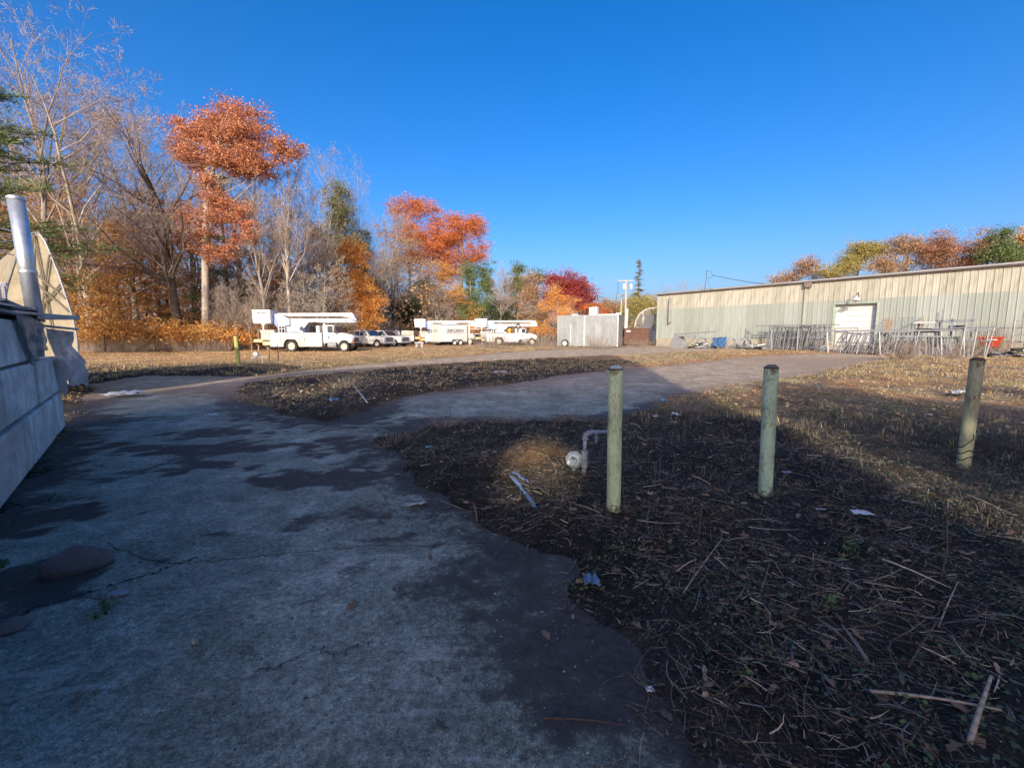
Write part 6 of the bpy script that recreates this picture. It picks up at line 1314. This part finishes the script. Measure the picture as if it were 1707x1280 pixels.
def lobed(n, r0, r1, size, mat, name, soil=True):
    x, y = scatter(n, r0, r1); k = ~inwall(x, y)
    if soil: k &= on_soil(x, y, 0, .35)
    x, y = x[k], y[k]; n = len(x); a = rng.uniform(0, 6.28, n); tl = rng.normal(0, .45, (n, 2)); s = size*rng.uniform(.5, 1.3, n)
    tt = np.linspace(-1, 1, 6); w = np.array([.12, .55, .32, .62, .34, .05]); L_ = np.stack([tt, w], 1); R__ = np.stack([tt, -w], 1); pts = np.concatenate([L_, R__[::-1]])
    nb = len(pts); px_ = pts[None, :, 0]*s[:, None]; py_2 = pts[None, :, 1]*s[:, None]*rng.uniform(.5, 1.1, (n, 1)); fold = np.abs(py_2)*rng.uniform(.2, 1.1, (n, 1))+px_**2/s[:, None]*rng.uniform(-.3, .5, (n, 1))
    X_ = x[:, None]+px_*np.cos(a)[:, None]-py_2*np.sin(a)[:, None]; Y_ = y[:, None]+px_*np.sin(a)[:, None]+py_2*np.cos(a)[:, None]
    Z_ = np.maximum(gh(x, y), 0 if not soil else -9)[:, None]+.006+rng.uniform(0, .03 if soil else .003, (n, 1))+fold+px_*tl[:, :1]*.5+py_2*tl[:, 1:]
    V = np.stack([X_, Y_, Z_], -1).reshape(-1, 3); b = (np.arange(n)*nb)[:, None]; F = np.concatenate([np.stack([b[:, 0]+k_, b[:, 0]+k_+1, b[:, 0]+nb-2-k_, b[:, 0]+nb-1-k_], 1) for k_ in range(5)])
    return stuff(name, V, F, mat)
lobed(1300, .9, 6.5, .028, DEADL, 'fallen_leaves'); lobed(60, .9, 9, .03, DEADL, 'driveway_leaves', False)
flakes(16000, 3, 10.5, .02, STRAW, 'straw', asp=.12, lift=.05, mask=lambda x, y: np.abs((x-4.85)-(y-6)*.16) < .75+.5*fbm(x*2, y*2, 2))  # pale straw laid along the painted band of sunlight
flakes(7000, 3.6, 6.0, .022, STRAW, 'straw', asp=.12, lift=.06, mask=lambda x, y: np.hypot(x-.2, y-4.7) < .65)
# leaves across the sunlit yard
flakes(60000, 9, 50, .046, STRAW, 'yard_straw', asp=.16, lift=.04, power=1.3, edge=.3)
flakes(26000, 10, 48, .034, island_mat('yard_leaves', [(.52, .24, .09), (.60, .38, .18), (.40, .18, .08), (.66, .52, .34)], .7, .2, .25), 'yard_leaves', asp=.6, lift=.04, power=1.3, edge=.3)
# blades of dry grass in tufts
def tufts(n, r0, r1, h, mat, name, blades=9, mask=None, power=1.2, wd=.004, spread=.05):
    x, y = scatter(n, r0, r1, power=power); k = on_soil(x, y, .15, .2) & ~inwall(x, y)
    if mask is not None: k &= mask(x, y)
    x, y = x[k], y[k]; n = len(x); z = gh(x, y); B = np.repeat(np.stack([x, y, z-.01], 1), blades, 0)+rng.normal(0, spread, (n*blades, 3))*np.array([1, 1, 0])
    a = rng.uniform(0, 6.28, n*blades); hh = h*rng.uniform(.4, 1.1, n*blades); o = np.stack([np.cos(a), np.sin(a), 0*a], 1); w = np.stack([-np.sin(a), np.cos(a), 0*a], 1)*wd
    M1 = B+o*(hh*.18)[:, None]+np.stack([0*a, 0*a, hh*.6], 1); T = B+o*(hh*.55)[:, None]+np.stack([0*a, 0*a, hh*rng.uniform(.7, 1, len(a))], 1)
    V = np.stack([B-w, B+w, M1+w*.8, M1-w*.8, T], 1).reshape(-1, 3); b = np.arange(len(a))*5
    F4 = np.stack([b, b+1, b+2, b+3], 1); F3 = np.stack([b+3, b+2, b+4], 1)
    return tag(mesh_np(name, V, [F4, F3], mat), kind='stuff')
tufts(3200, 7.5, 24, .13, STRAW, 'dry_grass', mask=lambda x, y: fbm(x*.7, y*.7, 3) > .45)
tufts(5200, 18, 48, .16, STRAW, 'dry_grass', blades=7, wd=.009, spread=.10)
tufts(1500, 4.5, 9.5, .11, STEM, 'dead_grass', wd=.0025)
tufts(700, 8, 11.5, .2, STRAW, 'dry_grass', mask=lambda x, y: (x > 8) & (y > 7.2), wd=.004)
tufts(500, 9, 28, .09, GREENS, 'green_grass', mask=lambda x, y: fbm(x*.5+40, y*.5, 3) > .58)
# matted growth round the feet of the posts
for bx, by in (G(1022, 872)[:2], G(1274, 843)[:2], G(1604, 790)[:2], G(973, 815)[:2]):
    n = 130; a = rng.uniform(0, 6.28, n); r = rng.uniform(.05, .17, n); P = np.stack([bx+r*np.cos(a), by+r*np.sin(a), 0*a], 1); P[:, 2] = gh(P[:, 0], P[:, 1])-.01
    Q = P+rng.normal(0, .05, (n, 3)); Q[:, 2] = P[:, 2]+rng.uniform(.02, .11, n); V, F = tubes_np(P, Q, rng.uniform(.001, .0028, n), np.full(n, .0008), 3); stuff('dead_grass', V, F, STEM)
# pebbles and pale specks on the driveway
x, y = scatter(6000, .8, 12); k = ~inwall(x, y); x, y = x[k], y[k]; z = np.maximum(gh(x, y), 0)
C = np.stack([x, y, z+.001], 1); s = np.minimum(.0022*np.exp(rng.exponential(.42, (len(x), 1))), .009); o8 = np.array([[1, 0, 0], [0, 1, 0], [-1, 0, 0], [0, -1, 0], [0, 0, .8], [0, 0, -.3]])
V = (C[:, None]+(o8[None]+rng.normal(0, .25, (len(x), 6, 3)))*s[:, None]).reshape(-1, 3); b = (np.arange(len(x))*6)[:, None, None]
F = (np.array([[0, 1, 4], [1, 2, 4], [2, 3, 4], [3, 0, 4], [1, 0, 5], [2, 1, 5], [3, 2, 5], [0, 3, 5]])[None]+b).reshape(-1, 3)
stuff('pebbles', V, F, island_mat('pebble_stone', [(.05, .048, .045), (.12, .115, .11), (.28, .27, .26), (.06, .05, .045), (.45, .44, .42)], .9, 0, .2))
x, y = scatter(5200, .9, 11); k = (pave_sd(x, y) < 0) & ~inwall(x, y); x, y = x[k], y[k]
V, F = leaf_quads(rng, np.stack([x, y, 0*x+.006], 1), .008, .3, .85); V[:, 2] = np.maximum(V[:, 2], .002); stuff('driveway_bits', V, F, island_mat('driveway_bit', [(.05, .04, .03), (.10, .08, .06), (.35, .33, .29), (.04, .03, .025)], .8, 0, .2))

# cracks and slab joints
def crack(pts_px, w, seed, n=70):
    r_ = np.random.RandomState(seed); P = np.array([[G(*p).x, G(*p).y] for p in pts_px]); t_ = np.linspace(0, len(P)-1, n); Q = np.stack([np.interp(t_, range(len(P)), P[:, k]) for k in (0, 1)], 1)
    Q[1:-1] += r_.normal(0, .012, (n-2, 2))+np.cumsum(r_.normal(0, .004, (n-2, 2)), 0); d = norm(np.gradient(Q, axis=0)); nn = np.stack([-d[:, 1], d[:, 0]], 1)*(w*r_.uniform(.15, 1, (n, 1))); z = np.full((n, 1), .0035)
    V = np.concatenate([np.concatenate([Q-nn, z], 1), np.concatenate([Q+nn, z], 1)]); i = np.arange(n-1); return V, np.stack([i, i+1, n+i+1, n+i], 1)
CK = [crack(*a) for a in (([(180, 905), (250, 935), (300, 938), (372, 932), (470, 922), (585, 913), (725, 909), (800, 905)], .006, 1), ([(0, 1045), (60, 1010), (150, 985), (260, 952), (330, 930)], .009, 2), ([(846, 643), (900, 655), (960, 663), (1030, 672), (1100, 683)], .03, 3),
    ([(663, 690), (700, 697), (748, 712)], .02, 4), ([(560, 700), (640, 715), (700, 735), (745, 760)], .012, 5), ([(1015, 617), (1080, 626), (1170, 640)], .03, 6), ([(610, 780), (660, 850), (760, 900)], .004, 7), ([(420, 1130), (520, 1080), (560, 1090), (640, 1060)], .003, 8))]
V, F = cat(CK); stuff('paving_cracks', V, F, pm('crack_dirt', (.03, .027, .024), .95))
# stones at the left edge of the driveway
def rock(px, py, r, label, seed, mat, sc=(1, 1, 1), rz=0, sink=.3):
    q = G(px, py); r_ = np.random.RandomState(seed); nu, nv = 30, 16; th, ph = np.meshgrid(np.linspace(0, 2*np.pi, nu, endpoint=False), np.linspace(.02, np.pi-.02, nv))
    D = np.stack([np.sin(ph)*np.cos(th), np.sin(ph)*np.sin(th), np.cos(ph)], -1).reshape(-1, 3); f = np.ones(len(D))
    for k in range(14):
        nrm_ = norm(r_.normal(size=(1, 3)))[0]; dd = D @ nrm_; f = np.minimum(f, np.where(dd > .05, r_.uniform(.62, .9)/np.maximum(dd, .05), 9))
    f = f*(1+.05*(fbm(D[:, 0]*4+seed, D[:, 1]*4+D[:, 2]*3, 4)-.5)); V = D*f[:, None]*r*np.array(sc)
    i = np.arange(nu*nv).reshape(nv, nu); Fq = np.stack([i[:-1], np.roll(i, -1, 1)[:-1], np.roll(i, -1, 1)[1:], i[1:]], -1).reshape(-1, 4)
    o = mesh_np('rock', V, Fq[:, ::-1], mat, smooth=False); o.location = (q.x, q.y, r*sc[2]*(1-sink)*.6); o.rotation_euler = (0, 0, rz); return tag(o, label, 'rock')
rkm = pm('reddish_stone', (.19, .145, .14), .9, .35, 9, .8, dirt=(.12, .09, .085), dirt_amt=.4)
rock(125, 952, .17, 'flat pointed reddish rock on the left side of the driveway', 3, rkm, (1.3, .6, .75), .55)
rock(20, 1050, .07, 'dark stone low at the left edge of the picture', 6, rkm, (1.2, .9, .6), 1.1)
rock(195, 993, .055, 'small pale grey stone behind the little green weed', 5, pm('pale_stone', (.28, .29, .32), .9, .3, 20, .5), (1.3, .7, .35), .4, .1)
# small green weed on the driveway
def weed(px, py, h, n, label, seed, mat=GREENS, leaf=.016):
    q = G(px, py); r_ = np.random.RandomState(seed); q.z = max(gz(q.x, q.y), 0); t = empty('weed', q, 0, label, 'weed')
    a = r_.uniform(0, 6.28, n); e = np.stack([np.cos(a)*h*.5*r_.rand(n), np.sin(a)*h*.5*r_.rand(n), h*r_.uniform(.5, 1, n)], 1); V, F = tubes_np(np.zeros((n, 3)), e, np.full(n, .0018), np.full(n, .001), 3); mesh_np('stems', V, F, GREENS, t)
    C = (e[:, None]*r_.uniform(.25, 1.05, (n, 7))[..., None]+r_.normal(0, .008, (n, 7, 3))).reshape(-1, 3); V, F = leaf_quads(r_, C, leaf, .5); mesh_np('leaves', V, F, mat, t)
WEEDG = island_mat('weed_green', [(.14, .22, .10), (.20, .27, .13), (.10, .17, .08)], .6, .2, .3)
weed(175, 1022, .085, 8, 'little pale green weed growing from the driveway at lower left', 1, WEEDG); weed(160, 1032, .04, 6, 'tiny low weed beside the little pale green one', 2, WEEDG, .010)
weed(325, 1075, .03, 8, 'flat dry weed sprig on the driveway right of the green weed', 3, STEMP, .012)
weed(5, 945, .06, 7, 'green weed at the extreme left edge', 4, WEEDG)
weed(1385, 1040, .08, 7, 'small bright weed among the mulch, lower right of the bollards', 5, WEEDG); weed(1412, 965, .08, 9, 'leafy green weed right of the middle bollard foot', 6, GREENS); weed(1240, 1158, .05, 6, 'small green weed in the mulch near the bottom', 7, WEEDG)

# litter pieces
paperm = pm('white_paper', (.52, .54, .54), .7, .12, 8); bluem = pm('blue_film', (.14, .22, .34), .4, .3, 8)
def scrap(px, py, w, d, name, label, cat_, mat, seed, lift=.02, rz=0, amp=.35, z=None):
    q = G(px, py); zz = max(gz(q.x, q.y), 0)+lift; c, s_ = math.cos(rz), math.sin(rz); r_ = random.Random(seed)
    P = [(q.x+c*a*w/2-s_*b_*d/2, q.y+s_*a*w/2+c*b_*d/2, zz+r_.uniform(0, .25)*min(w, d)) for a, b_ in ((-1, -1), (1, -1), (.8, 1), (-.9, .8))]
    return sheet(name, P, 12, 10, amp*min(w, d)*.25, seed, mat, label, cat_, .0015)
scrap(697, 843, .155, .10, 'torn_cardboard', 'tan torn piece of paper at the driveway edge left of the blue strip', 'paper', pm('tan_card', (.52, .42, .32), .7, .1, 6), 2, rz=.25, lift=.015)
scrap(208, 662, .85, .45, 'plastic_bag', 'flat pale plastic bag lying on the driveway beyond the block wall', 'plastic bag', paperm, 3, amp=.5, lift=.06)
scrap(352, 692, .22, .13, 'paper_scrap', 'small white paper on the dark driveway, left of centre', 'paper', paperm, 4, rz=.5, lift=.01)
scrap(1432, 892, .14, .075, 'paper_scrap', 'pale crumpled paper in the mulch right of the middle bollard', 'paper', paperm, 5, lift=.05, rz=-.2); scrap(1365, 877, .08, .035, 'paper_scrap', 'narrow pale scrap just left of the crumpled paper', 'paper', paperm, 6, lift=.05)
scrap(1083, 1150, .035, .028, 'paper_scrap', 'tiny bright white scrap near the bottom beside the mulch edge', 'paper', pm('bright_paper', (.85, .85, .85), .6), 7, lift=.006)
scrap(1095, 704, .15, .09, 'paper_scrap', 'white scrap left one of two right of the nearest bollard', 'paper', paperm, 8, lift=.05); scrap(1125, 702, .12, .12, 'paper_scrap', 'white scrap right one of two right of the nearest bollard', 'paper', paperm, 9, lift=.05, amp=1)
scrap(834, 629, .5, .35, 'paper_scrap', 'white sheet on the dark island left of the bollards', 'paper', paperm, 10, lift=.04); scrap(1598, 666, .35, .25, 'plastic_bag', 'white plastic bag in the sunlit grass by the leaning bollard', 'plastic bag', paperm, 11, lift=.09, amp=1)
scrap(556, 677, .28, .18, 'plastic_bag', 'pale blue plastic bag in the dark island of weeds', 'plastic bag', pm('pale_blue_bag', (.2, .36, .46), .5), 12, lift=.08, amp=1); scrap(716, 762, .09, .05, 'plastic_scrap', 'small blue plastic scrap in the weeds right of the driveway', 'plastic', pm('pale_blue_bag', (.2, .36, .46), .5), 13, lift=.05)
scrap(1105, 682, .12, .2, 'plastic_scrap', 'small teal plastic piece at the edge of the slab behind the nearest bollard', 'plastic', pm('pale_blue_bag', (.2, .36, .46), .5), 14, lift=.09)
scrap(985, 985, .10, .10, 'plastic_scrap', 'crumpled bluish plastic at the mulch edge below the gas riser', 'plastic', pm('pale_blue_bag2', (.13, .22, .32), .5), 15, lift=.04, amp=1.2); scrap(1310, 800, .10, .06, 'plastic_scrap', 'faint pale plastic in the mulch by the middle bollard', 'plastic', pm('grey_film', (.25, .28, .32), .5), 16, lift=.04)
# the torn blue strip below the mound
q0, q1, q2, q3 = G(852, 822), G(868, 838), G(880, 852), G(892, 868); P = []
for q in (q0, q1, q2, q3): q.z = gz(q.x, q.y)+.055
t = empty('blue_plastic_strip', q0, 0, 'torn blue plastic strip lying in the straw below the mound', 'plastic strip')
for a, c_, w_ in ((q0, q1, .018), (q1, q2, .014), (q2, q3, .018)):
    e = (c_-a); sx_ = Vector((-e.y, e.x, 0)).normalized()*w_; sheet('film', [tuple(a-sx_-q0), tuple(c_-sx_-q0), tuple(c_+sx_-q0), tuple(a+sx_-q0)], 10, 6, .02, int(w_*1000)+len(P), bluem, thick=.001, parent=t, fold=.6); P.append(1)
sheet('film', [tuple(q0-q0+Vector((.01, .0, .02))), tuple(q1-q0+Vector((.07, .05, .03))), tuple(q1-q0+Vector((.08, .07, .02))), tuple(Vector((.02, .06, .02)))], 10, 6, .02, 9, bluem, thick=.001, parent=t)
# long sticks
def stick(a, b_, r, label, mat, lift=(.02, .05), mid=None):
    p = G(*a); q = G(*b_); p.z = max(gz(p.x, p.y), 0)+lift[0]; q.z = max(gz(q.x, q.y), 0)+lift[1]; m_ = (p+q)/2+Vector(mid or (0, 0, .02)); t = MB()
    pts = [p*(1-s)**2+m_*2*s*(1-s)+q*s*s for s in [k/8 for k in range(9)]]
    for k, (u_, v_) in enumerate(zip(pts[:-1], pts[1:])): t.tube(u_, v_, r*(1-k*.06), r*(1-(k+1)*.06), n=6)
    tag(t.build('stick', mat, smooth=True), label, 'stick')
sp = pm('pale_stick', (.34, .28, .20), .8, .3, 20); sdk = pm('dark_stick', (.09, .06, .045), .9, .3, 20)
stick((1138, 1015), (1203, 935), .0045, 'straight pale stick lying in the mulch left of the weeds', sp, (.03, .10)); stick((905, 1198), (1045, 1213), .005, 'dark thin stick across the driveway edge near the bottom', sdk, (.004, .01))
stick((1445, 1200), (1660, 1245), .007, 'long pale stalk lying near the bottom right corner', sp, (.05, .08)); stick((1610, 1279), (1640, 1215), .010, 'thick broken stalk end near the bottom right corner', sp, (.03, .16)); stick((1560, 1080), (1590, 1028), .004, 'bright straw stalk lower right', sp, (.03, .10))
stick((1510, 1150), (1555, 1095), .006, 'greyish bent stick lower right', sdk, (.05, .10)); stick((1140, 1145), (1098, 1085), .004, 'curved brown stem at the mulch edge near the bottom', sdk, (.03, .06), (-.05, 0, .04)); stick((680, 706), (650, 690), .02, 'pale pipe stub sticking out of the dark island of weeds', sp, (.05, .25)) if False else None
stick((612, 678), (590, 662), .018, 'short white pipe lying on the dark island of weeds', pm('white_pipe', (.55, .58, .6), .5), (.06, .22)); stick((735, 838), (772, 858), .004, 'curved pale root at the edge of the driveway left of the mound', sp, (.02, .05), (-.03, -.03, .03))
# dark debris heap on the island
for i, (px, py, lab) in enumerate(((560, 668, 'dark heap of debris on the island of weeds'), (480, 675, 'low heap of grey twigs at the near tip of the island of weeds'))):
    q = G(px, py); q.z = gz(q.x, q.y); t = empty('debris_heap', q, 0, lab, 'debris'); r_ = random.Random(i)
    for k in range(24):
        p = Vector((r_.uniform(-.5, .5), r_.uniform(-.3, .3), r_.uniform(0, .16))); d_ = Vector((r_.uniform(-1, 1), r_.uniform(-1, 1), r_.uniform(-.1, .5)))*.22; MB().tube(p, p+d_, .012, .006, n=5).build('branch', [sdk, sp, sdk][k % 3], t)
